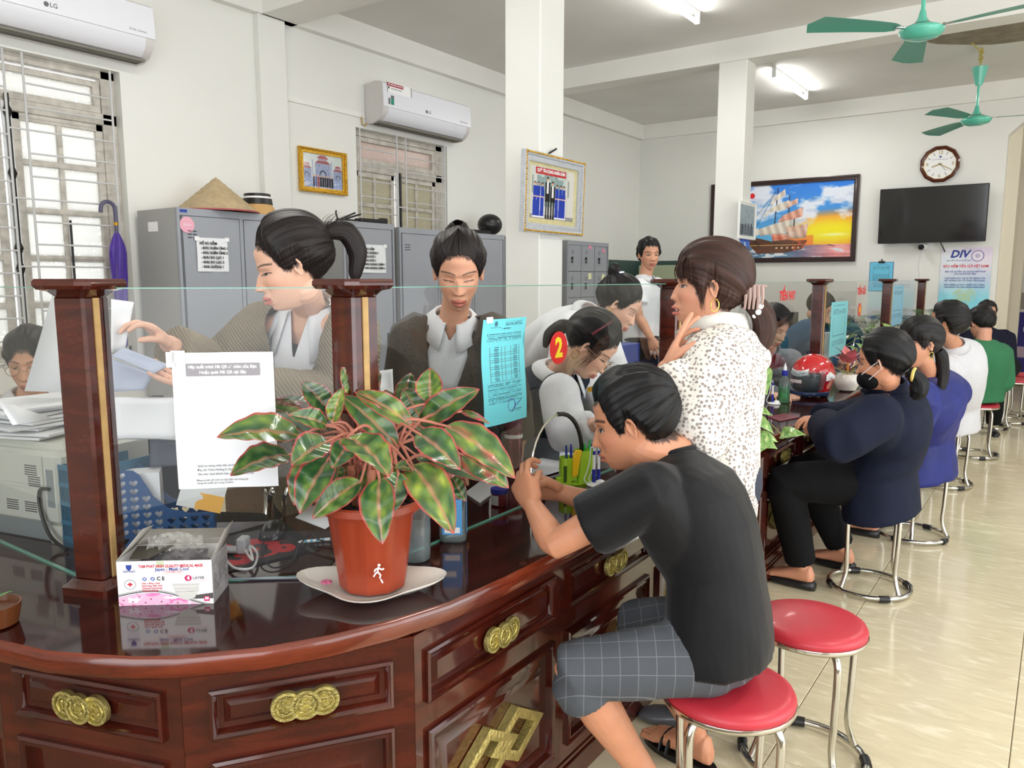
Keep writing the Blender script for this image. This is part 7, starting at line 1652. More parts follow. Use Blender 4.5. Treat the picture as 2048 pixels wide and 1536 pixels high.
b0 = atz(-10, 1250, CT); r = root('small_plant', 'small green leafed pot at the left edge of the counter', 'plant', (b0.x, b0.y, CT)); b = B(); b.lathe([(.03, 0), (.042, .004), (.05, .045), (.046, .045), (.04, .035)], 20, (b0.x, b0.y, CT)); mk('pot', b, mat('olive_brown_glaze', rgb(96, 52, 24), .3), r)
for k in range(5): a = k * 1.3; d = Vector((math.cos(a), math.sin(a), .5)); p = Vector((b0.x, b0.y, CT + .045)); leaf_mesh('leaf', p, p + d * .035, .014, (0, 0, 1), r, lambda t, s: (80, 130, 60), ns=7, nc=5)
# ======================= COUNTER OBJECTS =======================
def quad_M(p, u, n=(0, 0, 1)): return frameM(p, u, Vector(n).cross(Vector(u)))
GA = (-1.690, .850); gu = (Vector((-1.328, 1.19, 0)) - Vector((-1.69, .85, 0))).normalized(); gn = Vector((gu.y, -gu.x, 0))
# ---- white printed notice on the angled glass ----
pN = Vector((-1.588, .946, .9725)) + gn * .004; Mn = frameM(pN, gu, (0, 0, 1)); r = root('white_notice', 'white A4 notice with grey heading band taped on the angled glass', 'notice', pN, 'notices taped on the glass')
b = B(); rs = [[Mn @ Vector((.217 * t, .307 * s, .0015 + .002 * math.sin(9 * t + 5 * s))) for t in np.linspace(0, 1, 10)] for s in np.linspace(0, 1, 10)]; b.rings(rs, closed_ring=False); mk('sheet', b, M_paper, r)
b = B(); b.box(.03, .187, .255, .283, .0036, .0042, M=Mn); mk('heading_band', b, mat('grey_band', rgb(150, 146, 150), .5), r)
text('Hãy xuất trình Mã QR cá nhân của Bạn', .0095, Mn @ Matrix.Translation((.108, .275, .0045)), M_whitep, r, maxw=.145, bold=.0003, ext=.0002); text('Hoặc quét Mã QR tại đây', .0095, Mn @ Matrix.Translation((.108, .263, .0045)), M_whitep, r, maxw=.1, bold=.0003, ext=.0002)
for k, s in enumerate(('⌂  Quỹ tín dụng nhân dân xã Hương Long', 'Địa chỉ: Thôn xxxxx 5, Xã Hương Long, Huyện'.replace('xxxxx', 'Hương'), 'Ghi chú: Quý khách hãy cài đặt và kiểm tra')): text(s.replace('⌂  ', ''), .0068, Mn @ Matrix.Translation((.043, .052 - .0095 * k, .004)), M_inkg, r, align='LEFT', ext=.0002, maxw=.13)
for k, s in enumerate(('Đăng ký kết nối mới cho đại diện của chúng tôi', 'chúng tôi (miễn phí trong 3 bước).')): text(s, .0056, Mn @ Matrix.Translation((.04, .019 - .0065 * k, .004)), M_inkg, r, align='LEFT', ext=.0002, maxw=.12)
b = B(); b.box(.0, .03, .285, .312, .004, .0045, M=Mn).box(-.01, .008, .275, .309, .004, .0045, M=Mn); mk('tape', b, M_whitep, r)
# ---- cyan notice ----
pB = Vector((-1.294, 1.690, 1.026)); Mb2 = frameM(pB, (0, 1, 0), (0, 0, 1)); r = root('cyan_notice', 'cyan printed A4 notice with a table hanging on the glass', 'notice', pB, 'notices taped on the glass')
def f_cyan(U, V):
 C = np.ones(U.shape + (3,)) * np.array([118, 222, 234.]); dk = (52, 96, 116); row = np.floor(V * 62); tx = (np.mod(V * 62, 1) < .45) & (vnoise(U * 90, row * 7.3) > .32)
 C = put(C, tx & (V > .79) & (V < .87) & (U > .1) & (U < .9), dk, .8); C = put(C, tx & (V > .21) & (V < .40) & (U > .1) & (U < .88) & (U < .5 + .4 * vnoise(row, row * 3 + .5) + .2), dk, .8)
 C = put(C, tx & (V > .93) & (V < .975) & (U > .48) & (U < .9), dk, .8); C = put(C, (V > .895) & (V < .915) & (U > .4) & (U < .62) & tx, (30, 60, 80)); C = put(C, np.hypot(U - .27, (V - .955) * 1.4) < .035, dk, .8); C = put(C, (V > .915) & (V < .925) & (U > .16) & (U < .38) & (np.mod(U * 60, 1) < .6), dk, .7)
 tb = (V > .41) & (V < .74) & (U > .16) & (U < .86); gl = (np.mod((V - .41) / .33 * 16, 1) < .14) | (abs(U - .17) < .006) | (abs(U - .42) < .005) | (abs(U - .50) < .005) | (abs(U - .64) < .005) | (abs(U - .855) < .006)
 C = put(C, tb & gl, (90, 120, 132), .8); C = put(C, tb & (np.mod((V - .41) / .33 * 16, 1) > .45) & (((U > .26) & (U < .36)) | ((U > .70) & (U < .80))) & (vnoise(U * 120, V * 200) > .3), dk, .8)
 C = put(C, abs(np.hypot(U - .60, (V - .165) * 1.4) - .085) < .008, (90, 120, 190), .9); C = put(C, seg(U, V, .65, .13, .85, .20, .005) | seg(U, V, .68, .13, .70, .18, .01), (60, 80, 170)); C = put(C, tx & (V > .09) & (V < .12) & (U > .6) & (U < .85), dk); return C
off = OFF.get(r.name); o = panel('sheet', Mb2, .214, .302, 150, 210, f_cyan, r)
me = o.data
for v in me.vertices: y_, z_ = v.co.y, v.co.z; v.co.x += .004 * math.sin(z_ * 20) + .004 * math.sin(y_ * 18); v.co.y -= .010 * math.sin(z_ * 10.4)
mk('tape', B().box(-1.292, -1.2915, 1.70, 1.73, 1.318, 1.335), M_whitep, r)
for (y, z0, lab) in ((5.62, .90, 'pale cyan notice on the glass right of the post behind the helmet'), (7.95, 1.00, 'pale cyan notice on the farthest glass screen')):
 r = root('cyan_notice', lab, 'notice', (-1.294, y, z0), 'notices taped on the glass'); panel('sheet', frameM((-1.294, y, z0), (0, 1, 0), (0, 0, 1)), .5 if y < 7 else .6, .38, 60, 60, f_lines((130, 205, 212)) if y < 7 else f_lines((150, 205, 232)), r)
# ---- number stickers ----
def sticker(y, z, s, h, label, n_=1.0):
 r = root('number_sticker', label, 'sticker', (-1.296, y, z), 'red oval number stickers on the glass'); M = frameM((-1.2955, y, z), (0, 1, 0), (0, 0, 1)); n = 36
 b = B(); b.prism([(.052 * math.cos(2 * pi * k / n), h * math.sin(2 * pi * k / n)) for k in range(n)], M, .0012); mk('oval', b, mat('red_vinyl_sticker', rgb(222, 30, 34), .35) if 'red_vinyl_sticker' not in bpy.data.materials else bpy.data.materials['red_vinyl_sticker'], r)
 text(s, .085, M @ Matrix.Translation((0, -.002, .0014)), M_yellow, r, 'numeral', bold=.0035)
sticker(2.082, 1.223, '2', .052, 'red oval sticker with yellow number 2'); sticker(4.16, 1.225, '3', .052, 'red oval sticker with yellow number 3 behind the hoodie woman'); sticker(6.54, 1.20, '4', .052, 'far red oval sticker with yellow number 4')
for (y, s, lab) in ((3.98, 'TIỀN', 'red TIEN lettering on the glass beside the claw clip'), (4.57, 'TIỀN VAY', 'red TIEN VAY lettering above the grey-jacket teller'), (6.58, 'TIỀN GỬI', 'small red lettering above the number 4 sticker')):
 r = root('glass_lettering', lab, 'sign', (-1.296, y, 1.34), 'red lettering on the glass'); text(s, .07, frameM((-1.2955, y, 1.342), (0, 1, 0), (0, 0, 1)), M_red, r, bold=.003)
# ---- mask box ----
A0 = Vector((-1.588, .793, CT)); A1 = Vector((-1.434, .917, CT)); bu = (A1 - A0).normalized(); W_ = (A1 - A0).length; bn = Vector((bu.y, -bu.x, 0)); Mm = frameM(A0, bu, (0, 0, 1)); hB = .098; dB = .105
M_card = mat('white_card', rgb(236, 234, 232), .5); M_cardin = mat('grey_card_inside', rgb(176, 172, 164), .8)
r = root('mask_box', 'open white and pink box of medical masks on the near counter corner', 'box', A0)
b = B(); t_ = .0015
b.box(0, W_, 0, hB, -t_, 0, M=Mm); b.box(0, W_, 0, hB, -dB, -dB + t_, M=Mm); b.box(0, t_, 0, hB, -dB, 0, M=Mm); b.box(W_ - t_, W_, 0, hB, -dB, 0, M=Mm); b.box(0, W_, 0, t_, -dB, 0, M=Mm); mk('carton', b, M_card, r)
def f_box(U, V):
 C = np.ones(U.shape + (3,)) * np.array([244, 240, 240.]); n = fbm(U * 10, V * 7, seed=41); wv = .24 + .13 * np.sin((U - .0) * 4.6 - .2) - .17 * U
 fl = V < wv - .02; C = put(C, fl, (246, 190, 220)); C = put(C, fl & (n > .52), (236, 130, 190)); C = put(C, fl & (fbm(U * 16, V * 12, seed=44) > .62), (252, 236, 246))
 for cx, cy in ((.15, .08), (.05, .12), (.34, .14), (.28, .06), (.45, .07), (.14, .26), (.62, .04), (.22, .2)): C = put(C, fl & (np.hypot(U - cx, (V - cy) * .6) < .009), (150, 20, 60))
 C = put(C, (V >= wv - .02) & (V < wv + .015), (70, 66, 68)); C = put(C, (V >= wv + .015) & (V < wv + .05), (190, 188, 188)); C = put(C, (V >= wv - .025) & (V < wv - .008), (250, 250, 250))
 dark = (V > .12) & (V < .22 + .2 * np.clip((U - .86) * 2, 0, 1)) & (U > .45); C = put(C, dark & (V > wv + .05) & (V < .205 + .25 * np.clip(U - .8, 0, 1)), (84, 80, 76))
 C = put(C, (U > .06) & (U < .2) & (V > .5), (226, 224, 226)); mk_ = poly_in(U, V, [(.57, .48), (.86, .48), (.85, .30), (.80, .14), (.72, .09), (.66, .13), (.60, .28)]); C = put(C, mk_, (216, 214, 208)); C = put(C, mk_ & ((abs(V - .26 - .05 * U) < .006) | (abs(V - .36) < .005) | (abs(V - .455) < .006)), (170, 168, 162))
 C = put(C, (np.hypot(U - .13, (V - .48) * .55) < .062) & (np.hypot(U - .13, (V - .48) * .55) > .054), (150, 150, 156)); cr = ((abs(U - .13) < .009) & (abs(V - .48) < .045)) | ((abs(U - .13) < .026) & (abs(V - .48) < .016)); C = put(C, cr, (206, 20, 50))
 C = put(C, np.hypot(U - .745, (V - .60) * .55) < .038, (200, 20, 96)); C = put(C, (abs(np.hypot(np.maximum(abs(U - .83) - .09, 0), (V - .60) * .55) - .036) < .003) & (U > .77), (240, 190, 200))
 for cx in (.285, .37): d = np.hypot(U - cx, (V - .60) * .6); C = put(C, (d < .024), (60, 90, 170)); C = put(C, d < .012, (235, 238, 245)); 
 C = put(C, (abs(U - .93) < .03) & (abs(V - .12) < .055), (220, 30, 120)); C = put(C, (abs(np.hypot(np.maximum(abs(U - .59) - .09, 0), (V - .745) * .55) - .017) < .002), (236, 150, 150)); C = put(C, (U > .42) & (U < .50) & (V > .86), (200, 214, 180)); return C
panel('front_print', Mm @ Matrix.Translation((.0005, .0005, .0004)), W_ - .001, hB - .001, 220, 120, f_box, r, M_printg)
TM = lambda x, y: Mm @ Matrix.Translation((x * W_, y * hB, .0007))
M_crim = mat('crimson_ink', rgb(206, 50, 76), .5); text('TAM PHAT HIGH QUALITY MEDICAL MASK', .0088, TM(.57, .88), M_crim, r, maxw=.135, bold=.0003, ext=.0001); text('Japan - Mask Cool', .0098, TM(.58, .81), M_blue, r, maxw=.07, bold=.0002, ext=.0001)
text('TCVN 8389-1:2010', .0048, TM(.59, .745), M_crim, r, maxw=.034, ext=.0001); text('TÂM PHÁT', .0062, TM(.13, .77), M_blue, r, maxw=.026, ext=.0001); text('C E', .011, TM(.455, .60), M_ink, r, maxw=.016, bold=.0004, ext=.0001)
text('4', .011, TM(.745, .60), M_whitep, r, bold=.0006, ext=.0001); text('LAYER', .0085, TM(.855, .60), M_inkg, r, maxw=.028, bold=.0002, ext=.0001); text('50', .0075, TM(.93, .13), M_whitep, r, bold=.0004, ext=.0001)
for k, s in enumerate(('· Has a filter class', '· Seasoning, filter dust', '· Disposal technology', '· Protect health')): text(s, .0058, TM(.24, .50 - .055 * k), M_crim, r, align='LEFT', maxw=.045, bold=.0001, ext=.0001)
b = B(); n = 16; b.prism([(-.006, .006), (.006, .006), (.005, -.002), (0, -.008), (-.005, -.002)], TM(.13, .86), .0003); mk('shield_mark', b, M_blue, r)
Ms = frameM(A1, -bn, (0, 0, 1))
def f_side(U, V):
 C = np.ones(U.shape + (3,)) * np.array([168, 166, 166.]); C = put(C, (V > .25) & (V < .75) & (np.mod(V * 22 + U * 2, 1) < .4) & (vnoise(U * 30, np.floor(V * 22) * 3.) > .3) & (U > .1) & (U < .9), (90, 88, 90)); C = put(C, fbm(U * 3, V * 4, seed=4) > .6, (200, 198, 200), .6); return C
panel('side_print', Ms @ Matrix.Translation((.001, .001, .0003)), dB - .002, hB - .002, 50, 60, f_side, r)
for (nm, pts) in (('flap', [(0, hB, 0), (0, hB, -dB), (.048, hB + .052, -dB * .8), (.042, hB + .056, -dB * .4)]), ('flap', [(W_, hB, 0), (W_, hB, -dB), (W_ + .02, hB + .055, -dB * .9), (W_ + .016, hB + .05, -.05)]), ('flap', [(0, hB, -dB), (W_, hB, -dB), (W_ - .01, hB + .02, -dB - .05), (.01, hB + .02, -dB - .05)])):
 b = B(); b.add([Mm @ Vector(p) for p in pts], [(0, 1, 2, 3)]); o = mk(nm, b, M_cardin, r, norm=False); m = o.modifiers.new('t', 'SOLIDIFY'); m.thickness = .0012
M_film = glassmat('crinkled_plastic', (.93, .92, .90, 1), 1.0, .12, .25, (.75, .74, .70, 1))
b = B(); rs = [[Mm @ Vector((W_ * (.22 + .6 * t), hB - .03 + .075 * s * (1 - .3 * abs(t - .5)) + .006 * noise.noise(Vector((t * 9, s * 9, 1))), -dB * .55 + .02 * noise.noise(Vector((t * 12, s * 12, 5))))) for t in np.linspace(0, 1, 24)] for s in np.linspace(0, 1, 14)]; b.rings(rs, closed_ring=False); mk('plastic_liner', b, M_film, r, norm=False)
b = B(); b.box(.03, W_ - .02, hB - .03, hB - .012, -dB * .48, -dB * .42, .002, M=Mm @ Matrix.Rotation(.0, 4, 'X')); rs = [[Mm @ Vector((.05 + (W_ - .075) * t, hB - .045 + .05 * s, -.02 - .04 * s + .006 * noise.noise(Vector((t * 14, s * 10, 3))))) for t in np.linspace(0, 1, 20)] for s in np.linspace(0, 1, 12)]; b.rings(rs, closed_ring=False); mk('wrapped_mask', b, mat('grey_film_pack', rgb(110, 106, 108), .3, var=.6, vscale=40), r, norm=False)
b = B(); b.add([Mm @ Vector(p) for p in ((.018, hB - .002, -.02), (.02, hB + .012, -dB * .6), (W_ * .5, hB + .012, -dB * .6), (.058, hB - .002, -.02))], [(0, 1, 2, 3)]); mk('inner_pack', b, mat('dark_olive_pack', rgb(66, 62, 52), .6), r, norm=False)
# ---- mouse pad, mouse, cables, keyboard glass ----
mp_ = [atz(440, 1150, CT), atz(640, 1100, CT), atz(560, 1040, CT), atz(430, 1078, CT)]
r = root('mouse_pad', 'black mouse pad with red swirls behind the mask box', 'mouse pad', mp_[0]); o0 = mp_[0] + Vector((0, 0, .003)); u_ = (mp_[1] - mp_[0]); v_ = (mp_[3] - mp_[0]); b = B(); q = [p + Vector((0, 0, .003)) for p in mp_]; b.add([p for p in mp_] + q, [(4, 5, 6, 7), (0, 1, 5, 4), (1, 2, 6, 5), (2, 3, 7, 6), (3, 0, 4, 7)]); mk('pad', b, mat('black_fabric_pad', rgb(24, 22, 26), .8), r)
def f_pad(U, V):
 C = np.ones(U.shape + (3,)) * np.array([26, 22, 26.])
 for (cx, cy, rr, ph) in ((.25, .7, .22, 0), (.55, .45, .26, 1.5), (.8, .3, .16, 3), (.3, .3, .2, 2)):
  d = np.hypot(U - cx, (V - cy) * .8); a = np.arctan2(V - cy, U - cx); sp_ = np.mod(a / (2 * pi) + d / rr * .9 + ph, 1); C = put(C, (d < rr) & (sp_ < .55), (206, 36, 44))
 return C
Mpd = frameM(o0 + Vector((0, 0, .0008)), u_, v_); panel('swirl_print', Mpd @ Matrix.Translation((.005, .003, 0)), u_.length * .92, v_.length * .9, 120, 90, f_pad, r)
pm = atz(545, 1072, CT); r = root('computer_mouse', 'black wired computer mouse on the red swirl pad', 'mouse', (pm.x, pm.y, CT + .004)); Mo = frameM((pm.x, pm.y, CT + .004), (.6, -.75, 0), (.75, .6, 0))
b = B(); loft(b, [(Mo @ Vector((t, 0, .001)), (Mo.to_3x3() @ Vector((0, 1, 0))), Vector((0, 0, 1)), w_, h, .001) for t, w_, h in ((-.055, .010, .008), (-.048, .022, .022), (-.02, .031, .036), (.015, .031, .033), (.045, .026, .02), (.055, .014, .010))], 20); mk('shell', b, mat('glossy_black_plastic', rgb(34, 36, 42), .3, coat=.3), r)
mk('wheel', B().cyl(Mo @ Vector((.025, -.004, .031)), Mo @ Vector((.025, .004, .031)), .007, 12), M_inkg, r)
b = B(); b.tube(catmull([Mo @ Vector((.055, 0, .008)), atz(520, 1100, CT + .02), atz(545, 1135, CT + .006), atz(585, 1120, CT + .006), atz(600, 1090, CT + .012), atz(620, 1070, CT + .012), atz(640, 1080, CT + .01), atz(680, 1090, CT + .006)], 8), .0022, 6); mk('cable', b, M_black, r)
r = root('charger_cable', 'white cable and stand lying right of the mask box', 'cable', atz(480, 1110, CT)); b = B(); b.tube(catmull([atz(450, 1118, CT + .012), atz(470, 1136, CT + .012), atz(505, 1135, CT + .012), atz(515, 1108, CT + .014), atz(500, 1092, CT + .03), atz(505, 1120, CT + .02), atz(490, 1100, CT + .02)], 6), .0032, 6); mk('cable', b, M_white, r)
b = B(); p = atz(455, 1108, CT); b.box(-.05, .06, -.015, .015, 0, .012, .004, M=frameM((p.x, p.y, CT + .006), (1, .6, 0), (-.6, 1, 0))); b.box(.03, .055, -.018, .018, .0, .04, .004, M=frameM((p.x, p.y, CT + .006), (1, .6, 0), (-.6, 1, 0))); mk('stand', b, mat('light_grey_plastic', rgb(206, 210, 216), .35), r)
r = root('pen', 'striped light blue and white pen lying near the mouse', 'pen', atz(610, 1083, CT)); b = B(); a, c = atz(596, 1084, CT + .006), atz(660, 1078, CT + .006); b.tube([a, a.lerp(c, .1), c], [.001, .004, .004], 10); mk('barrel', b, M_whitep, r)
b = B(); 
for k in range(4): b.tube([a.lerp(c, .2 + .18 * k), a.lerp(c, .28 + .18 * k)], .0043, 10)
mk('stripe', b, mat('sky_blue', rgb(120, 190, 214), .4), r)
r = root('glass_sheet', 'glass desk sheet edge on the worktop behind the pot', 'sheet', atz(560, 1160, CT)); p0, p1 = atz(448, 1162, CT), atz(655, 1158, CT); b = B(); b.tube([p0 + Vector((0, 0, .004)), p1 + Vector((0, 0, .004))], .0035, 4); mk('edge', b, mat('glass_sheet_edge', rgb(150, 160, 170), .15, .3), r)
r = root('paper_sheet', 'white paper sheet behind the orange pot', 'paper', atz(620, 1045, CT)); b = B(); b.add([atz(590, 1035, CT + .002), atz(650, 1058, CT + .002), atz(690, 1030, CT + .002), atz(625, 1010, CT + .002)], [(0, 1, 2, 3)]); mk('sheet', b, M_paper, r, norm=False).modifiers.new('t', 'SOLIDIFY').thickness = .0006
# ---- bottles ----
M_clear = glassmat('clear_plastic_bottle', (.93, .96, .97, 1), 1.0, .03, .06, (.9, .95, .95, 1)); M_gel = glassmat('clear_gel', (.86, .93, .94, 1), .6, .05, .12, (.85, .92, .93, 1))
def bottle(name, label, c, prof, mt, cap=None, liquid=None, lab=None, cat='bottle', group=None):
 r = root(name, label, cat, (c.x, c.y, CT), group); b = B(); b.lathe(prof, 28, (c.x, c.y, CT)); mk('shell', b, mt, r, angle=60)
 if liquid: b = B(); b.lathe(liquid[0], 24, (c.x, c.y, CT)); mk('liquid', b, liquid[1], r, angle=60)
 if cap: b = B(); b.lathe(cap[0], 20, (c.x, c.y, CT)); mk('cap', b, cap[1], r, angle=40)
 return r
c_ = atz(912, 1088, CT); c_.z = 0; c_ = Vector((c_.x - .02, c_.y + .012, 0))
r = root('sanitizer_bottle', 'clear squarish sanitizer bottle with blue label right of the plant', 'bottle', (c_.x, c_.y, CT)); Mq = Matrix.Translation((c_.x, c_.y, CT)) @ Matrix.Rotation(R(35), 4, 'Z'); b = B(); b.rings([[Mq @ Vector((x * s, y * s, z)) for x, y in rrect(.072, .042, .016, 5)] for s, z in ((.86, 0), (.98, .004), (1, .02), (.98, .12), (.9, .145), (.45, .165), (.35, .17), (.35, .185))]); mk('shell', b, M_clear, r, angle=60)
b = B(); b.rings([[Mq @ Vector((x * s, y * s, z)) for x, y in rrect(.068, .038, .015, 5)] for s, z in ((.86, .003), (.97, .006), (.98, .09))]); mk('liquid', b, M_gel, r, angle=60)
b = B(); b.box(-.026, .026, -.0222, -.0215, .025, .12, M=Mq); b.box(.0365, .0372, -.01, .01, .025, .12, M=Mq); mk('label', b, mat('sky_blue_label', rgb(84, 160, 220), .35), r)
b = B(); b.box(-.02, .02, -.0228, -.0222, .03, .045, M=Mq); b.box(-.022, .01, -.0228, -.0222, .075, .09, M=Mq); mk('label_text_block', b, M_whitep, r)
b = B(); b.lathe([(.013, .18), (.014, .186), (.014, .205), (.006, .207), (.005, .22), (.012, .222), (.012, .228), (.001, .229)], 16, M=Mq); mk('cap', b, M_white, r)
wb = atz(836, 1128, CT); wb = Vector((wb.x - .025, wb.y + .02, 0)); bottle('water_bottle', 'tall clear cylindrical bottle half hidden behind the orange pot', wb, [(.030, 0), (.036, .006), (.037, .03), (.037, .17), (.033, .19), (.014, .205), (.013, .215)], M_clear, ([(.015, .212), (.015, .232), (.001, .233)], M_white), ([(.034, .004), (.035, .09)], M_gel))
jb = atz(995, 1012, CT); jb = Vector((jb.x, jb.y + .01, 0)); r = bottle('balm_jar', 'small dark red jar with blue lid near the hands of the man in black', jb, [(.022, 0), (.026, .003), (.026, .042)], mat('maroon_jar', rgb(120, 26, 40), .25, coat=.4), ([(.0275, .040), (.0275, .054), (.001, .056)], mat('royal_blue_lid', rgb(30, 40, 150), .35)))
b = B(); Mj = Matrix.Translation((jb.x, jb.y, CT)); b.rings([[Mj @ Vector((.0264 * math.cos(a), .0264 * math.sin(a), z)) for a in np.linspace(R(-140), R(-60), 10)] for z in (.006, .036)], closed_ring=False); mk('label', b, mat('pale_label', rgb(196, 196, 196), .5), r, norm=False)
tb = atz(1021, 955, CT); tb = Vector((tb.x - .01, tb.y + .03, 0)); r = bottle('thermos', 'dark red metal flask with maroon lid standing behind the glass', tb, [(.030, 0), (.033, .004), (.033, .145), (.031, .152), (.029, .158)], mat('wine_metallic', rgb(112, 22, 44), .25, .5, coat=.3), ([(.0315, .158), (.032, .165), (.032, .178), (.029, .182), (.0295, .205), (.024, .213), (.001, .215)], mat('matt_maroon_lid', rgb(104, 44, 60), .5)))
b = B(); b.lathe([(.0334, .138), (.0336, .139), (.0336, .150), (.0334, .151)], 24, (tb.x, tb.y, CT), cap0=False, cap1=False); mk('white_band', b, M_whitep, r); b = B(); b.box(-.006, .006, -.034, -.02, .185, .206, .003, M=Matrix.Translation((tb.x, tb.y, CT)) @ Matrix.Rotation(R(120), 4, 'Z')); mk('latch', b, bpy.data.materials['matt_maroon_lid'], r)
# ---- pen holder and chained pens ----
M_lime = mat('lime_plastic', rgb(170, 214, 50), .3, coat=.3)
hp = atz(1148, 968, CT); r = root('pen_holder', 'lime green desk organiser holding scissors and pens', 'pen holder', (hp.x, hp.y, CT)); Mh = frameM((hp.x, hp.y + .01, CT), (.55, .83, 0), (-.83, .55, 0))
b = B(); b.frame(rrect(.06, .05, .02, 5, (-.028, 0)), rrect(.055, .045, .018, 5, (-.028, 0)), Mh, .095); b.frame(rrect(.06, .05, .012, 5, (.032, 0)), rrect(.055, .045, .010, 5, (.032, 0)), Mh, .115); b.box(-.058, .062, -.025, .025, 0, .004, M=Mh); b.box(-.075, -.055, -.015, .005, .0, .03, .003, M=Mh); mk('cup', b, M_lime, r)
b = B(); b.box(-.056, -.045, -.0262, -.024, .015, .07, M=Mh); mk('clear_window', b, mat('dark_green_window', rgb(60, 90, 30), .3), r)
text('deli', .012, Mh @ Matrix.Translation((-.02, -.0265, .016)) @ Matrix.Rotation(R(90), 4, 'X'), mat('olive_ink', rgb(90, 120, 30), .5), r)
r2 = root('scissors', 'yellow handled cutter standing in the lime organiser', 'cutter', (hp.x, hp.y, CT + .02)); b = B()
Mc2 = Mh @ Matrix.Translation((-.022, -.033, .04)); b.rings([[Mc2 @ Vector((x * s + .003 * k, 0, z)) + (Mh.to_3x3() @ Vector((0, y_, 0))) for x, y_ in rrect(.026, .012, .005, 3)] for k, (s, z) in enumerate(((.5, -.005), (.8, 0), (.9, .03), (1.1, .06), (1.15, .072), (.9, .082)))]); mk('grip', b, mat('yellow_plastic', rgb(244, 196, 20), .35), r2)
def pens(name, label, lst, loc, cat='pen', grp='pens in the lime organiser'):
 for k, (dx, dy, col, L_, lab) in enumerate(lst):
  q = root('pen', lab, 'pen', loc, grp); p = Mh @ Vector((dx, dy, .01)); e = Mh @ Vector((dx * 1.2, dy - .004, L_)); b = B(); b.tube([p, p.lerp(e, .8), e], [.004, .004, .003], 10); mk('barrel', b, col, q); b = B(); b.box(-.0015, .0015, -.006, -.004, L_ - .04, L_ - .005, M=Mh @ Matrix.Translation((dx * 1.2, dy, 0))); mk('clip', b, col, q)
M_gpen = mat('green_plastic', rgb(40, 170, 70), .35)
pens('', '', [(-.03, .005, M_blue, .135, 'blue pen in the left cup of the lime organiser'), (-.02, -.008, bpy.data.materials['royal_blue_lid'], .14, 'blue ballpoint beside the yellow cutter'), (.03, .008, M_gpen, .135, 'green pen in the lime organiser'), (.04, -.005, M_gpen, .15, 'taller green pen in the lime organiser')], (hp.x, hp.y, CT))
def chained(cx, cy, label, n_=2, first=None, h=.13):
 r = root('chained_pen_stand', label, 'pen stand', (0, 0, 0), 'chained counter pens', world=False)
 b = B(); b.lathe([(.001, 0), (.034, 0), (.036, .003), (.033, .007), (.02, .011), (.001, .012)], 28); mk('base', b, M_white, r, angle=60); b = B(); b.ell((.012, -.008, .013), .016, .014, .009, 14, 8); mk('logo_dome', b, M_whitep, r)
 for k in range(n_):
  x = -.010 + .016 * k; y = .006 * k; p = B(); p.tube([(x, y, .008), (x, y, .055)], .0065, 12); s_ = mk('holder', p, bpy.data.materials['royal_blue_lid'], r); p = B(); p.tube([(x, y, .05), (x, y, .105)], .0045, 12); q = mk('pen_barrel', p, M_whitep, r); p = B(); p.tube([(x, y, .105), (x, y, .118)], .0048, 12); mk('pen_end', p, bpy.data.materials['royal_blue_lid'], r)
  p = B(); p.tube(catmull([(x, y, .116), (x - .004, y, h), (x - .012, y - .002, h - .004), (x - .014, y - .002, .09), (x - .022, y - .004, .05), (x - .032, y - .004, .02), (x - .02, y - .004, .006)], 5), .0022, 6); mk('coiled_cord', p, M_white, r)
 r.location = (cx, cy, CT); r.rotation_euler.z = R(30); return r
cp1 = chained(-1.235, 2.235, 'two blue and white chained pens on a white base before the glass'); p = atz(1548, 808, CT); copy_tree(chained(p.x, p.y, 'single chained blue pen beside the green hand wash bottle', 1), None) if False else chained(p.x, p.y, 'single chained blue pen beside the green liquid bottle', 1)
p = atz(1735, 745, CT); chained(-1.17, 5.75, 'far chained pen beside the red folder', 1)
# ---- phone, papers, trays behind the glass ----
def flat(name, label, cat, pts, z, th, mt, grp=None, child='sheet'):
 r = root(name, label, cat, atz(*pts[0], z), grp); b = B(); q = [atz(px, py, z) for px, py in pts]; b.add([Vector((a.x, a.y, z - th)) for a in q] + q, [(4, 5, 6, 7), (0, 1, 5, 4), (1, 2, 6, 5), (2, 3, 7, 6), (3, 0, 4, 7)]); mk(child, b, mt, r, angle=None); return r
for k in range(6): flat('paper_stack', ['lowest sheet bundle of the pile behind the lime organiser'] [0] if k == 0 else '%s sheet bundle up in the pile behind the lime organiser' % ordn[k], 'paper', [(1052 + 3 * k, 880 + 2 * k), (1098 + 2 * k, 910 - k), (1180 - 4 * k, 905 - 2 * k), (1135 + 2 * k, 868 - 2 * k)], CT + .006 + .006 * k, .005, M_paper, 'paper bundles in the pile')
flat('document_sleeve', 'white document sleeve left of the lime organiser', 'paper', [(1050, 928), (1062, 955), (1130, 935), (1112, 905)], CT + .012, .008, M_paper)
flat('phone', 'dark phone lying behind the paper pile', 'phone', [(1108, 872), (1150, 890), (1165, 880), (1125, 866)], CT + .05, .008, M_black, child='slab')
flat('papers', 'white papers under the big leaf behind the jar', 'paper', [(930, 985), (960, 1005), (1000, 975), (970, 955)], CT + .006, .004, M_paper)
r = root('desk_tray', 'grey metal desk tray behind the chained pens', 'tray', (-1.4, 2.6, CT)); b = B(); Mt2 = frameM((-1.52, 2.42, CT), (0, 1, 0), (-1, 0, 0)); b.box(0, .26, -.02, .18, 0, .004, M=Mt2); b.box(0, .004, -.02, .18, 0, .09, M=Mt2); b.box(.256, .26, -.02, .18, 0, .09, M=Mt2); b.box(0, .26, .176, .18, 0, .09, M=Mt2); mk('tray', b, mat('smoky_plastic', rgb(96, 102, 108), .25), r); b = B(); b.box(.02, .24, .0, .16, .004, .03, M=Mt2); mk('paper_fill', b, M_paper, r)
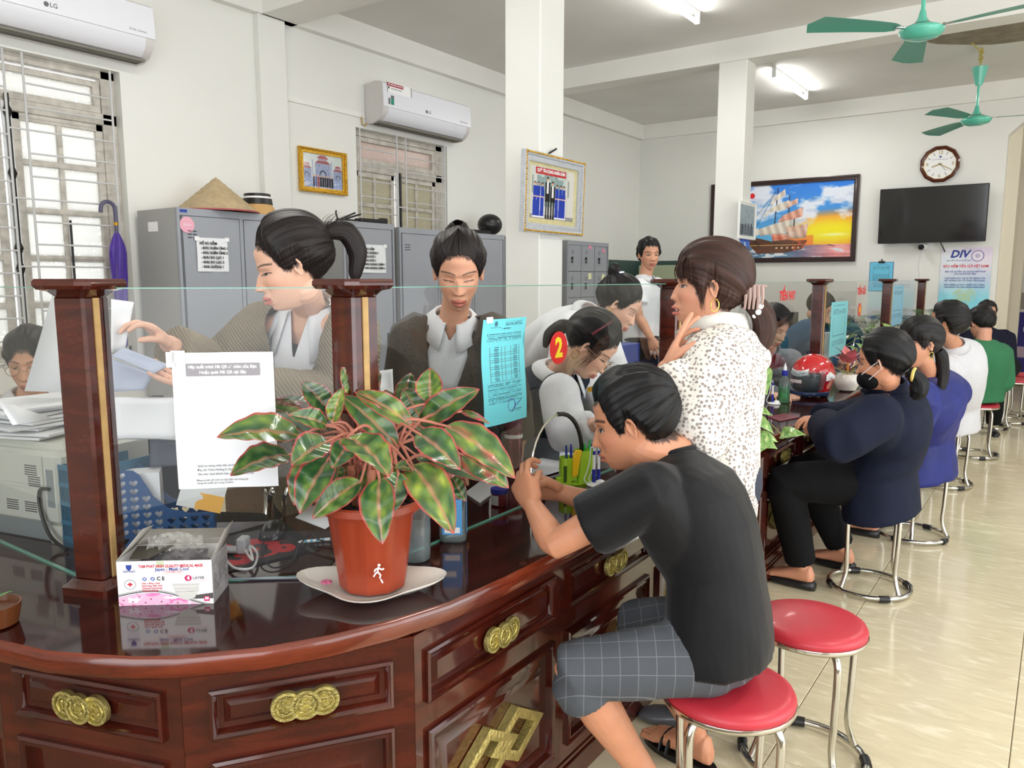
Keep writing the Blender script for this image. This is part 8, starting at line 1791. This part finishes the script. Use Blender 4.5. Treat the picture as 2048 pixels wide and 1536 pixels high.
for k in range(5): 
 q = root('binder_clip_pens', ['white pen', 'black pen', 'red pen', 'blue marker', 'grey pen'][k] + ' standing in the holder behind the nose of the man in black', 'pen', (-1.38, 2.72, CT), 'desk pens behind the man in black'); b = B(); b.tube([(-1.38 + .012 * math.cos(k), 2.72 + .012 * math.sin(k), CT + .01), (-1.38 + .022 * math.cos(k), 2.72 + .022 * math.sin(k), CT + .15)], .0045, 8); mk('barrel', b, [M_whitep, M_black, M_red, M_blue, M_inkg][k], q); q.name = 'desk_pen'
r = root('pen_cup', 'black pen cup behind the man in black', 'cup', (-1.38, 2.72, CT)); b = B(); b.lathe([(.03, 0), (.032, .09), (.029, .09), (.028, .004)], 20, (-1.38, 2.72, CT)); mk('cup', b, M_black, r)
# ---- printer behind the left glass ----
M_prn = mat('off_white_printer', rgb(206, 208, 198), .4); M_prd = mat('grey_printer_part', rgb(140, 148, 150), .45)
pa, pb_ = atz(-95, 1052, CT), atz(128, 1092, CT); pu = (pb_ - pa).normalized(); Mp3 = frameM(pa, pu, (0, 0, 1)); Lp = (pb_ - pa).length
r = root('printer', 'off-white laser printer behind the left glass screen', 'printer', pa); b = B(); b.box(0, Lp, .05, .245, -.30, 0, .012, M=Mp3); b.box(0, Lp - .01, .23, .262, -.28, -.02, .012, M=Mp3); mk('body', b, M_prn, r)
b = B(); b.box(.01, Lp - .05, .0, .05, -.29, -.01, .004, M=Mp3); mk('paper_tray', b, M_prd, r); b = B(); b.box(Lp - .05, Lp, 0, .05, -.29, 0, .004, M=Mp3); mk('foot', b, M_prn, r)
b = B(); b.box(.02, Lp - .055, .155, .235, .0, .003, .002, M=Mp3); b.box(.02, Lp - .055, .06, .145, .0, .003, .002, M=Mp3); mk('rear_panel', b, M_prn, r)
b = B()
for (x0, z0, n_) in ((Lp - .12, .205, 5), (Lp - .11, .175, 5), (Lp - .20, .105, 5), (Lp - .13, .105, 5), (.03, .205, 5), (.03, .11, 5)):
 for k in range(n_): b.box(x0, x0 + .045, z0 - .006 * k, z0 - .006 * k + .0025, .003, .0036, M=Mp3)
mk('vent_slots', b, M_hole, r); b = B(); b.box(Lp - .045, Lp - .02, .10, .20, -.002, .001, M=Mp3); mk('recess', b, M_prd, r)
b = B(); b.tube(catmull([Mp3 @ Vector((Lp - .03, .15, .006)), Mp3 @ Vector((Lp - .06, .145, .01)), Mp3 @ Vector((Lp - .06, .09, .012)), Mp3 @ Vector((Lp - .02, .03, .02)), Mp3 @ Vector((Lp + .05, .006, .03))], 6), .0045, 8); mk('power_cable', b, M_black, r)
rs_ = random.Random(5)
for k in range(9):
 M_ = Mp3 @ Matrix.Translation((Lp * .42 + rs_.uniform(-.03, .03), .268 + .0095 * k, -.14 + rs_.uniform(-.02, .02))) @ Matrix.Rotation(R(rs_.uniform(-14, 14)), 4, 'Y'); q = root('paper_bundle', '%s paper bundle from the bottom of the heap on the printer' % ordn[k], 'paper', M_ @ Vector((0, 0, 0)), 'paper bundles on the printer'); b = B(); b.box(-.13, .13, -.003, .004, -.10, .12, .001, M=M_); mk('bundle', b, M_paper, q)
q = root('folded_sheet', 'curled white sheet sliding off the front of the printer heap', 'paper', Mp3 @ Vector((.1, .3, 0))); b = B(); b.add([at(-5, 800, 1.95), at(25, 850, 1.9), at(110, 838, 1.95), at(-5, 806, 2.0)], [(0, 1, 2), (0, 2, 3)]); mk('sheet', b, M_paper, q, norm=False).modifiers.new('t', 'SOLIDIFY').thickness = .001
for (pts, t, lab) in (([(108, 582), (158, 578), (168, 786), (50, 782)], 2.25, 'big white board sheet left of the nearest post'), ):
 q = root('white_sheet', lab, 'sheet', at(*pts[0], t)); b = B(); b.add([at(x, y, t) for x, y in pts], [(0, 1, 2, 3)]); mk('sheet', b, M_paper, q, norm=False).modifiers.new('t', 'SOLIDIFY').thickness = .003
q = root('sign_stick', 'thin wooden stick with tape standing left of the nearest post', 'stick', at(150, 860, 2.15)); b = B(); b.tube([at(152, 858, 2.15), at(143, 740, 2.15), at(133, 625, 2.15)], .0045, 6); mk('stick', b, bpy.data.materials['pale_wood_strip'], q); b = B(); b.box(-.008, .008, -.008, .008, -.015, .015, .002, M=Matrix.Translation(at(135, 672, 2.14))).box(-.006, .006, -.006, .006, -.008, .008, M=Matrix.Translation(at(144, 748, 2.14))); mk('tape', b, M_whitep, q)
def sheetpx(name, label, pts, cat='paper', mt=None, th=.0015, grp=None):
 q = root(name, label, cat, at(*pts[0]), grp); n = 8; a, b_, c, d = [at(*p) for p in pts]; bb = B(); nn = (b_ - a).cross(d - a).normalized()
 rs = [[(a.lerp(b_, s)).lerp(d.lerp(c, s), t) + nn * .012 * math.sin(pi * s) * math.sin(pi * t) for s in np.linspace(0, 1, n)] for t in np.linspace(0, 1, n)]; bb.rings(rs, closed_ring=False); o = mk('sheet', bb, mt or M_paper, q, norm=False, angle=180); o.modifiers.new('t', 'SOLIDIFY').thickness = th; return q
sheetpx('held_sheet', 'upright white sheet in the raised hand of the cardigan teller', [(222, 598, 1.98), (268, 604, 2.0), (250, 700, 2.02), (222, 706, 1.98)])
sheetpx('held_papers', 'bluish sheaf of papers held by the cardigan teller above the basket', [(222, 712, 1.96), (246, 694, 1.98), (340, 730, 2.02), (308, 748, 2.0)], mt=mat('bluish_paper', rgb(186, 194, 214), .6), th=.004)
sheetpx('held_papers', 'lower bluish sheet drooping from the sheaf of the cardigan teller', [(222, 716, 1.97), (308, 748, 2.0), (290, 780, 2.02), (222, 784, 1.98)], mt=bpy.data.materials['bluish_paper'], th=.002)
sheetpx('white_folder', 'large white folder standing behind the blue basket', [(226, 794, 2.0), (355, 794, 2.05), (355, 880, 2.05), (226, 878, 2.0)], th=.02)
sheetpx('dark_folder', 'dark grey folder standing behind the blue basket', [(300, 880, 2.06), (420, 880, 2.1), (420, 930, 2.1), (300, 935, 2.06)], mt=mat('slate_folder', rgb(78, 84, 94), .6), th=.01)
def f_fold(U, V):
 C = np.ones(U.shape + (3,)) * np.array([226, 230, 230.]); n = vnoise(U * 6, V * 10, seed=3); C = put(C, (U > .35 + .2 * n) & ((V > .62) | (V < .28)), (238, 180, 80)); C = put(C, (U > .5) & (V > .66) & (n > .5), (220, 140, 50)); return C
pa2, pb2 = at(318, 912, 1.97), at(378, 925, 2.0); r = root('orange_white_folder', 'white folder with orange facets leaning in the blue basket', 'folder', pa2); panel('cover', frameM(at(352, 1010, 1.97), (pb2 - pa2), at(318, 912, 1.97) - at(352, 1010, 1.97)), .11, .15, 60, 80, f_fold, r)
# ---- blue heart basket ----
M_bsk = mat('blue_plastic', rgb(44, 88, 140), .35); M_bsk2 = mat('teal_plastic', rgb(50, 110, 140), .35)
o0 = atz(236, 1098, CT) ; Ub = (atz(432, 1078, CT) - o0); Ub.z = 0; Lb = Ub.length; Mk2 = frameM((o0.x, o0.y, CT), Ub, (0, 0, 1))
r = root('file_basket', 'blue plastic magazine basket with heart-shaped holes behind the angled glass', 'basket', o0, None)
Hh = .205
side = [(0, 0), (Lb, 0), (Lb, .075), (Lb - .06, .078), (Lb - .11, .095), (Lb - .145, .13), (Lb - .165, .17), (Lb - .175, .19), (Lb - .19, .203), (Lb - .21, Hh), (0, Hh)]
hearts = [(cx, cz) for ci, cx in enumerate(np.arange(.018, Lb - .01, .028)) for cz in np.arange(.018, Hh - .01, .0215) if poly_in(np.array([cx - .012, cx + .012]), np.array([cz + .012, cz + .012]), side).all()]
def heartp(cx, cz, s): return [(cx + s * q[0], cz + s * q[1]) for q in ((0, -.9), (-.55, -.35), (-.95, .15), (-.85, .62), (-.5, .78), (-.12, .62), (0, .35), (.12, .62), (.5, .78), (.85, .62), (.95, .15), (.55, -.35))]
hole_m = mat('paper_seen_through_holes', rgb(214, 218, 222), .6); 
for zz_, nm in ((0, 'side_wall'), (-.10, 'side_wall')):
 from mathutils.geometry import tessellate_polygon
 loops = [[Vector((x, y, 0)) for x, y in side]] + [[Vector((x, y, 0)) for x, y in heartp(cx, cz, .0105)] for cx, cz in hearts]
 tri = tessellate_polygon(loops); P_ = [p for l_ in loops for p in l_]; b = B(); b.add([Mk2 @ Vector((p.x, p.y, zz_)) for p in P_], [tuple(t) for t in tri]); o = mk(nm, b, M_bsk, r, norm=False, angle=None); m = o.modifiers.new('t', 'SOLIDIFY'); m.thickness = .0025
b = B(); b.box(0, Lb, 0, .003, -.10, 0, M=Mk2); b.box(Lb - .003, Lb, 0, .075, -.10, 0, M=Mk2); mk('bottom', b, M_bsk, r)
b = B(); b.box(0, Lb * .45, .02, .19, -.085, -.015, M=Mk2); mk('stored_papers', b, M_paper, r)
b = B()
for k in range(5): b.box(0, .003, .0 + .05 * k, .008 + .05 * k, -.10, 0, M=Mk2)
for k in range(16): b.box(0, .0025, 0, Hh, -.10 + .0065 * k, -.10 + .0065 * k + .0022, M=Mk2)
mk('slatted_end', b, M_bsk2, r)
o0 = atz(128, 1092, CT); Mk3 = frameM((o0.x, o0.y, CT), (atz(176, 1104, CT) - o0), (0, 0, 1)); r = root('file_basket', 'teal slatted file basket between printer and nearest post', 'basket', o0); b = B()
for k in range(18): b.box(.006 * k, .006 * k + .0025, .03, .215, -.002, 0, M=Mk3)
for z in (.0, .06, .11, .16, .205): b.box(0, .108, z, z + (.03 if z == 0 else .012), -.003, .001, M=Mk3)
b.box(0, .003, 0, .215, -.2, 0, M=Mk3); b.box(.105, .108, 0, .215, -.2, 0, M=Mk3); b.box(0, .108, 0, .003, -.2, 0, M=Mk3); mk('slats', b, M_bsk2, r); b = B(); b.box(.01, .1, .01, .19, -.18, -.01, M=Mk3); mk('stored_papers', b, mat('mixed_paper_edges', rgb(150, 160, 170), .6, var=.5, vscale=80), r)
# ---- helmet ----
hc = atz(1625, 795, CT); hc = Vector((hc.x - .02, hc.y + .06, CT + .125)); r = root('motorcycle_helmet', 'shiny red motorcycle helmet with clear visor on the counter', 'helmet', (hc.x, hc.y, CT))
fd_ = Vector((-.35, -.94, 0)).normalized(); sd_ = Vector((-fd_.y, fd_.x, 0)); Mhm = Matrix(((sd_.x, fd_.x, 0, hc.x), (sd_.y, fd_.y, 0, hc.y), (0, 0, 1, hc.z), (0, 0, 0, 1)))
nA, nE = 64, 34; el = np.linspace(-.72, pi / 2 - .02, nE); b = B(); rs = []
for e in el: rs.append([Mhm @ Vector((.118 * math.cos(e) * math.sin(a) * (1 - .12 * max(0, -math.sin(e))), .142 * math.cos(e) * math.cos(a) , .128 * math.sin(e) - (.02 if e < -.5 else 0))) for a in [2 * pi * k / nA for k in range(nA)]])
vs = [p for q_ in rs for p in q_]; fs = []
for i in range(nE - 1):
 for j in range(nA):
  a = ((j + .5) / nA * 2 * pi + pi) % (2 * pi) - pi
  if abs(a) < 1.05 and el[i] < .12: continue
  k = (j + 1) % nA; fs.append((i * nA + j, i * nA + k, (i + 1) * nA + k, (i + 1) * nA + j))
fs.append(tuple((nE - 1) * nA + j for j in range(nA))); b.add(vs, fs); o = mk('shell', b, mat('red_gloss_helmet', rgb(204, 18, 28), .1, coat=1), r, norm=False, angle=180); m = o.modifiers.new('t', 'SOLIDIFY'); m.thickness = .012; m.offset = -1
b = B(); rs = [[Mhm @ Vector((.126 * math.cos(e) * math.sin(a), .156 * math.cos(e) * math.cos(a), .128 * math.sin(e))) for a in np.linspace(-1.25, 1.25, 24)] for e in np.linspace(-.85, .30, 12)]; b.rings(rs, closed_ring=False); mk('visor', b, glassmat('visor_plastic', (.80, .84, .86, 1), 1.0, .02, .12, (.5, .6, .65, 1)), r, norm=False, angle=180)
b = B(); b.tube([Mhm @ Vector((.112 * math.sin(a), .140 * math.cos(a), -.098)) for a in np.linspace(-1.5, 1.5, 24)], .012, 8, fl=.6); mk('chin_bar', b, mat('navy_chin_bar', rgb(30, 50, 84), .25), r)
def onshell(pts, k=1.03):
 return [Mhm @ Vector((.118 * k * math.cos(e) * math.sin(a), .142 * k * math.cos(e) * math.cos(a), .128 * k * math.sin(e))) for a, e in pts]
def shellpatch(a0, a1, e0f, e1f, k, n_=14, m_=6): 
 rs = []
 for i in range(n_ + 1):
  t = i / n_; a = a0 + (a1 - a0) * t; rs.append(onshell([(a, e0f(t) + (e1f(t) - e0f(t)) * s / m_) for s in range(m_ + 1)], k))
 return rs
b = B(); b.rings(shellpatch(-.55, .50, lambda t: .02 + .10 * (2 * t - 1) ** 2, lambda t: .28 + .12 * (2 * t - 1) ** 2, 1.022), closed_ring=False); mk('white_front_decal', b, M_whitep, r, norm=False, angle=180)
b = B()
for a0 in (-.33, .18): b.tube(onshell([(a0 + .16 * t, .20 - .045 * math.sin(pi * t)) for t in np.linspace(0, 1, 7)], 1.03), .0012, 5)
b.tube(onshell([(-.12 + .22 * t, .13 - .04 * math.sin(pi * t)) for t in np.linspace(0, 1, 7)], 1.03), .0012, 5); mk('decal_lines', b, M_inkg, r)
b = B(); b.rings(shellpatch(1.25, 1.75, lambda t: -.15 + .1 * t, lambda t: .25 - .35 * abs(t - .4), 1.10, 10, 5), closed_ring=False); mk('white_side_decal', b, M_whitep, r, norm=False, angle=180); b = B(); b.ell(onshell([(1.5, .02)], 1.1)[0], .012, .012, .012, 12, 8); mk('visor_pivot', b, M_white, r)
b = B(); b.ell(Mhm @ Vector((0, -.01, -.03)), .098, .118, .085, 20, 12); mk('lining', b, M_black, r); b = B(); rs = [[Mhm @ Vector((.127 * math.cos(e) * math.sin(a), .157 * math.cos(e) * math.cos(a), .128 * math.sin(e))) for a in np.linspace(-.45, .25, 10)] for e in (-.28, -.12)]; b.rings(rs, closed_ring=False); mk('brand_plate', b, mat('pale_plate', rgb(226, 214, 214), .4), r, norm=False, angle=180)
b = B(); b.tube([Mhm @ Vector((.09, -.02, -.10)), Mhm @ Vector((.075, -.03, -.124)), Mhm @ Vector((.05, -.01, -.122))], .004, 6, fl=2); mk('chin_strap', b, M_black, r)
# ---- green liquid bottle, booklet, folder, other counter items ----
gb = atz(1567, 806, CT); r = bottle('hand_wash_bottle', 'clear bottle of green liquid with blue and white pump', Vector((gb.x, gb.y, 0)), [(.030, 0), (.033, .005), (.030, .09), (.026, .13), (.012, .15), (.012, .16)], M_clear, ([(.015, .155), (.016, .165), (.016, .185)], bpy.data.materials['royal_blue_lid']), ([(.030, .003), (.029, .07), (.026, .088)], glassmat('green_liquid', (.10, .70, .25, 1), .5, .05, .35, (.05, .55, .15, 1)))); b = B(); b.lathe([(.010, .185), (.009, .205), (.004, .215), (.003, .225)], 14, (gb.x, gb.y, CT)); mk('pump', b, M_white, r)
cb = atz(1535, 780, CT); bottle('hand_gel_bottle', 'clear gel bottle just left of the green liquid bottle', Vector((cb.x - .05, cb.y, 0)), [(.028, 0), (.031, .005), (.031, .12), (.012, .15), (.012, .16)], M_clear, ([(.015, .155), (.015, .18), (.001, .181)], mat('dark_red_cap', rgb(150, 30, 44), .4)))
flat('booklet', 'dark red booklet lying open on the counter before the helmet', 'booklet', [(1535, 833), (1560, 842), (1600, 834), (1570, 826)], CT + .004, .004, mat('burgundy_cover', rgb(110, 30, 48), .4))
flat('red_folder', 'bright red folder lying on the counter by the mask woman', 'folder', [(1704, 752), (1735, 757), (1765, 746), (1735, 738)], CT + .02, .018, mat('bright_red_cover', rgb(190, 24, 48), .4))
for (x, y, w_, d_, h_, mt_, nm, lab, cat) in ((-1.45, 4.25, .10, .12, .10, bpy.data.materials['wine_metallic'], 'red_case', 'dark red case on the desk under the grey-jacket teller', 'case'), (-1.50, 4.55, .10, .08, .09, bpy.data.materials['navy_trousers'], 'tape_dispenser', 'navy desk tape dispenser before the grey-jacket teller', 'dispenser'), (-1.45, 5.05, .16, .3, .14, M_prd, 'document_tray', 'grey translucent document tray behind the green bottle', 'tray'), (-1.42, 5.95, .12, .12, .30, M_white, 'counting_machine', 'white counting machine behind the glass near the red folder', 'machine'), (-1.5, 6.35, .1, .16, .2, M_cyanp, 'tissue_box', 'light blue upright box behind the glass', 'box'), (-1.45, 5.55, .1, .1, .12, M_lime, 'pen_holder', 'lime green pen holder behind the far post', 'pen holder')):
 r = root(nm, lab, cat, (x, y, CT)); b = B(); b.rings([[Vector((x + px * s, y + py * s, CT + z)) for px, py in rrect(w_, d_, min(w_, d_) * .2, 4)] for s, z in ((.97, 0), (1, .004), (1, h_ * .85), (.93, h_))]); mk('body', b, mt_, r, angle=50); b = B(); b.box(x + w_ * .5, x + w_ * .5 + .001, y - d_ * .3, y + d_ * .3, CT + h_ * .3, CT + h_ * .6); mk('front_plate', b, M_inkg, r)
# ---- black handbag hooked at the counter ----
M_bag = mat('black_leather', rgb(16, 16, 18), .4, bump=(160, .3)); bc = atx(1652, 925, -.945); r = root('handbag', 'black leather handbag with silver ring hanging at the counter edge', 'bag', (bc.x, bc.y, .3)); b = B(); b.rings([[bc + Vector((x * s, y_ * s2, z)) for x, y_ in rrect(.09, .24, .03, 4)] for s, s2, z in ((.8, .85, -.13), (1, .9, -.12), (1, .97, 0), (.7, 1.04, .14), (.45, 1.04, .15))]); mk('pouch', b, M_bag, r, angle=50)
b = B()
for s_ in (-1, 1): b.tube(catmull([bc + Vector((.02 * s_, -.08, .14)), bc + Vector((.02 * s_, -.06, .22)), bc + Vector((.01, 0, .255)), bc + Vector((.02 * s_, .06, .22)), bc + Vector((.02 * s_, .08, .14))], 5), .006, 6)
mk('handle', b, M_bag, r); b = B(); b.tube([bc + Vector((.02, -.10 + .016 * math.cos(a), .17 + .016 * math.sin(a))) for a in [2 * pi * k / 12 for k in range(12)]], .0028, 6, loop=True)
for k in range(4): b.ell(bc + Vector((.02, -.09 + .02 * k, .20 + .008 * k)), .007, .007, .005, 6, 4)
mk('metal_ring', b, M_chrome, r)
# ---- chairs and back desks behind the counter ----
def office_chair(x, y, rz, label):
 r = root('office_chair', label, 'chair', (0, 0, 0), 'black office chairs behind the counter', world=False)
 b = B(); b.rings([[Vector((px, py, z)) for px, py in rrect(.46 * s, .44 * s, .1, 5)] for s, z in ((.96, .43), (1, .445), (1, .475), (.94, .49))]); mk('seat', b, M_blk, r, angle=50)
 b = B(); b.rings([[Vector((px, -.22 - .04 * ((z - .55) / .4), z)) for px in (-.20 * s, .20 * s)] + [Vector((px, -.18 - .04 * ((z - .55) / .4), z)) for px in (.20 * s, -.20 * s)] for s, z in ((.85, .56), (1, .62), (1, .90), (.8, .98))]); mk('backrest', b, M_blk, r, angle=40)
 b = B(); b.tube(catmull([(-.22, .15, .44), (-.27, .12, .60), (-.27, -.1, .66), (-.22, -.2, .70)], 5), .012, 8); b2 = B(); b2.tube(catmull([(.22, .15, .44), (.27, .12, .60), (.27, -.1, .66), (.22, -.2, .70)], 5), .012, 8); mk('armrest', b, M_chrome, r); mk('armrest', b2, M_chrome, r)
 for sx in (-1, 1):
  for sy in (-1, 1): mk('leg', B().tube([(sx * .19, sy * .18, .44), (sx * .21, sy * .20, .0)], .012, 8), M_chrome, r)
 r.location = (x, y, 0); r.rotation_euler.z = rz; return r
oc = office_chair(-2.15, 2.62, R(-90), 'black office chair under the seated teller with glasses')
for (x, y, a, lab) in ((-2.35, 5.25, -90, 'office chair of the teller behind sticker 3'), (-2.3, 6.70, -90, 'office chair of the teal teller'), (-2.62, 1.65, -60, 'chrome-armed chair left of the cardigan teller'), (-3.45, 1.32, -60, 'office chair of the teller at the left edge'), (-3.1, 3.55, 60, 'black office chair in front of the wide lockers'), (-3.3, 6.0, 20, 'office chair between the two columns')): copy_tree(oc, (x, y, 0), R(a), lab)
M_desk = woodmat('desk_wood', rgb(60, 26, 18), rgb(96, 44, 30), .25)
def desk(x0, x1, y0, y1, label):
 r = root('desk', label, 'desk', ((x0 + x1) / 2, (y0 + y1) / 2, 0), 'dark desks inside the office'); b = B(); b.box(x0, x1, y0, y1, .72, .75, .004); mk('desk_top', b, M_desk, r); 
 for xa in (x0 + .03, x1 - .05): b = B(); b.box(xa, xa + .02, y0 + .03, y1 - .03, 0, .72); mk('side_panel', b, M_desk, r)
 b = B(); b.box(x0 + .05, x1 - .05, y0 + .05, y0 + .07, .2, .72); mk('modesty_panel', b, M_desk, r)
desk(-3.6, -2.3, 4.25, 4.80, 'dark wooden desk behind the standing man'); desk(-3.4, -2.3, 8.2, 8.9, 'far dark desk with green box files')
def items(x, y, z, w_, d_, h_, mt_, nm, lab, cat, grp=None):
 r = root(nm, lab, cat, (x, y, z), grp); b = B(); b.box(x - w_ / 2, x + w_ / 2, y - d_ / 2, y + d_ / 2, z, z + h_, .004); mk('body', b, mt_, r); b = B(); b.box(x - w_ / 2 + .01, x + w_ / 2 - .01, y - d_ / 2 - .002, y - d_ / 2, z + h_ * .55, z + h_ * .75); mk('label', b, M_whitep, r)
for k, (c, lab) in enumerate(((M_whitep, 'white'), (M_post, 'pale yellow'), (M_blue, 'blue'), (M_whitep, 'thin white'), (M_ink, 'black'))): items(-2.75, 4.45, .75 + .035 * k, .30, .2, .033, c, 'file_folder', '%s file, %s from the bottom of the stack behind the bending woman' % (lab, ordn[k]), 'file', 'stacked files behind the bending woman')
items(-2.5, 4.5, .75, .3, .22, .012, M_paper, 'open_ledger', 'white open ledger on the dark desk left of the smiling woman', 'ledger'); items(-2.38, 4.62, .75, .12, .3, .26, M_blue, 'box_file', 'blue and white box file left of the smiling woman', 'box file'); items(-2.7, 8.5, .75, .5, .3, .12, mat('dark_green_box', rgb(50, 84, 68), .6), 'green_box', 'dark green box on the far desk behind the glass', 'box')
items(-2.45, 8.45, .87, .3, .2, .22, M_black, 'document_rack', 'black document rack on the green box', 'rack'); 
r = root('spray_bottle', 'white spray bottle on the green box behind the grey-jacket teller', 'bottle', (-2.78, 8.42, .87)); b = B(); b.lathe([(.05, 0), (.055, .01), (.055, .16), (.03, .2), (.015, .22), (.015, .26)], 20, (-2.78, 8.42, .87)); mk('shell', b, M_white, r); b = B(); b.box(-2.83, -2.75, 8.40, 8.44, 1.13, 1.16, .004); mk('trigger', b, mat('orange_trigger', rgb(226, 120, 60), .4), r)
sheetpx('desk_calendar', 'desk calendar with pink blossom picture left of the brown suit', [(755, 742, 2.35), (785, 738, 2.37), (788, 792, 2.36), (758, 795, 2.34)], cat='calendar', th=.004)
r = root('waste_bin', 'dark folding chair frame with chrome tube below the white notice', 'chair frame', at(545, 1000, 2.2)); b = B()
for px in (545, 575): b.tube(catmull([at(px, 975, 2.25), at(px - 6, 1000, 2.25), at(px - 8, 1060, 2.3), at(px - 8, 1150, 2.4)], 4), .006, 8)
b.ell(at(546, 984, 2.2), .009, .009, .009, 12, 8); mk('tube_frame', b, M_chrome, r); r.name = 'chair_frame'
r = root('side_cabinet', 'low dark brown cabinet inside the office behind the cardigan teller', 'cabinet', (-2.85, 2.35, 0)); b = B(); b.box(-3.15, -2.6, 2.1, 2.65, .0, .70, .004); mk('body', b, M_desk, r)
for k in range(3): b = B(); b.box(-2.6, -2.585, 2.13, 2.62, .05 + .215 * k, .25 + .215 * k, .004); d = mk('drawer', b, M_desk, r); mk('knob', B().ell((-2.575, 2.375, .15 + .215 * k), .012, .012, .012, 10, 6), M_chrome, d)
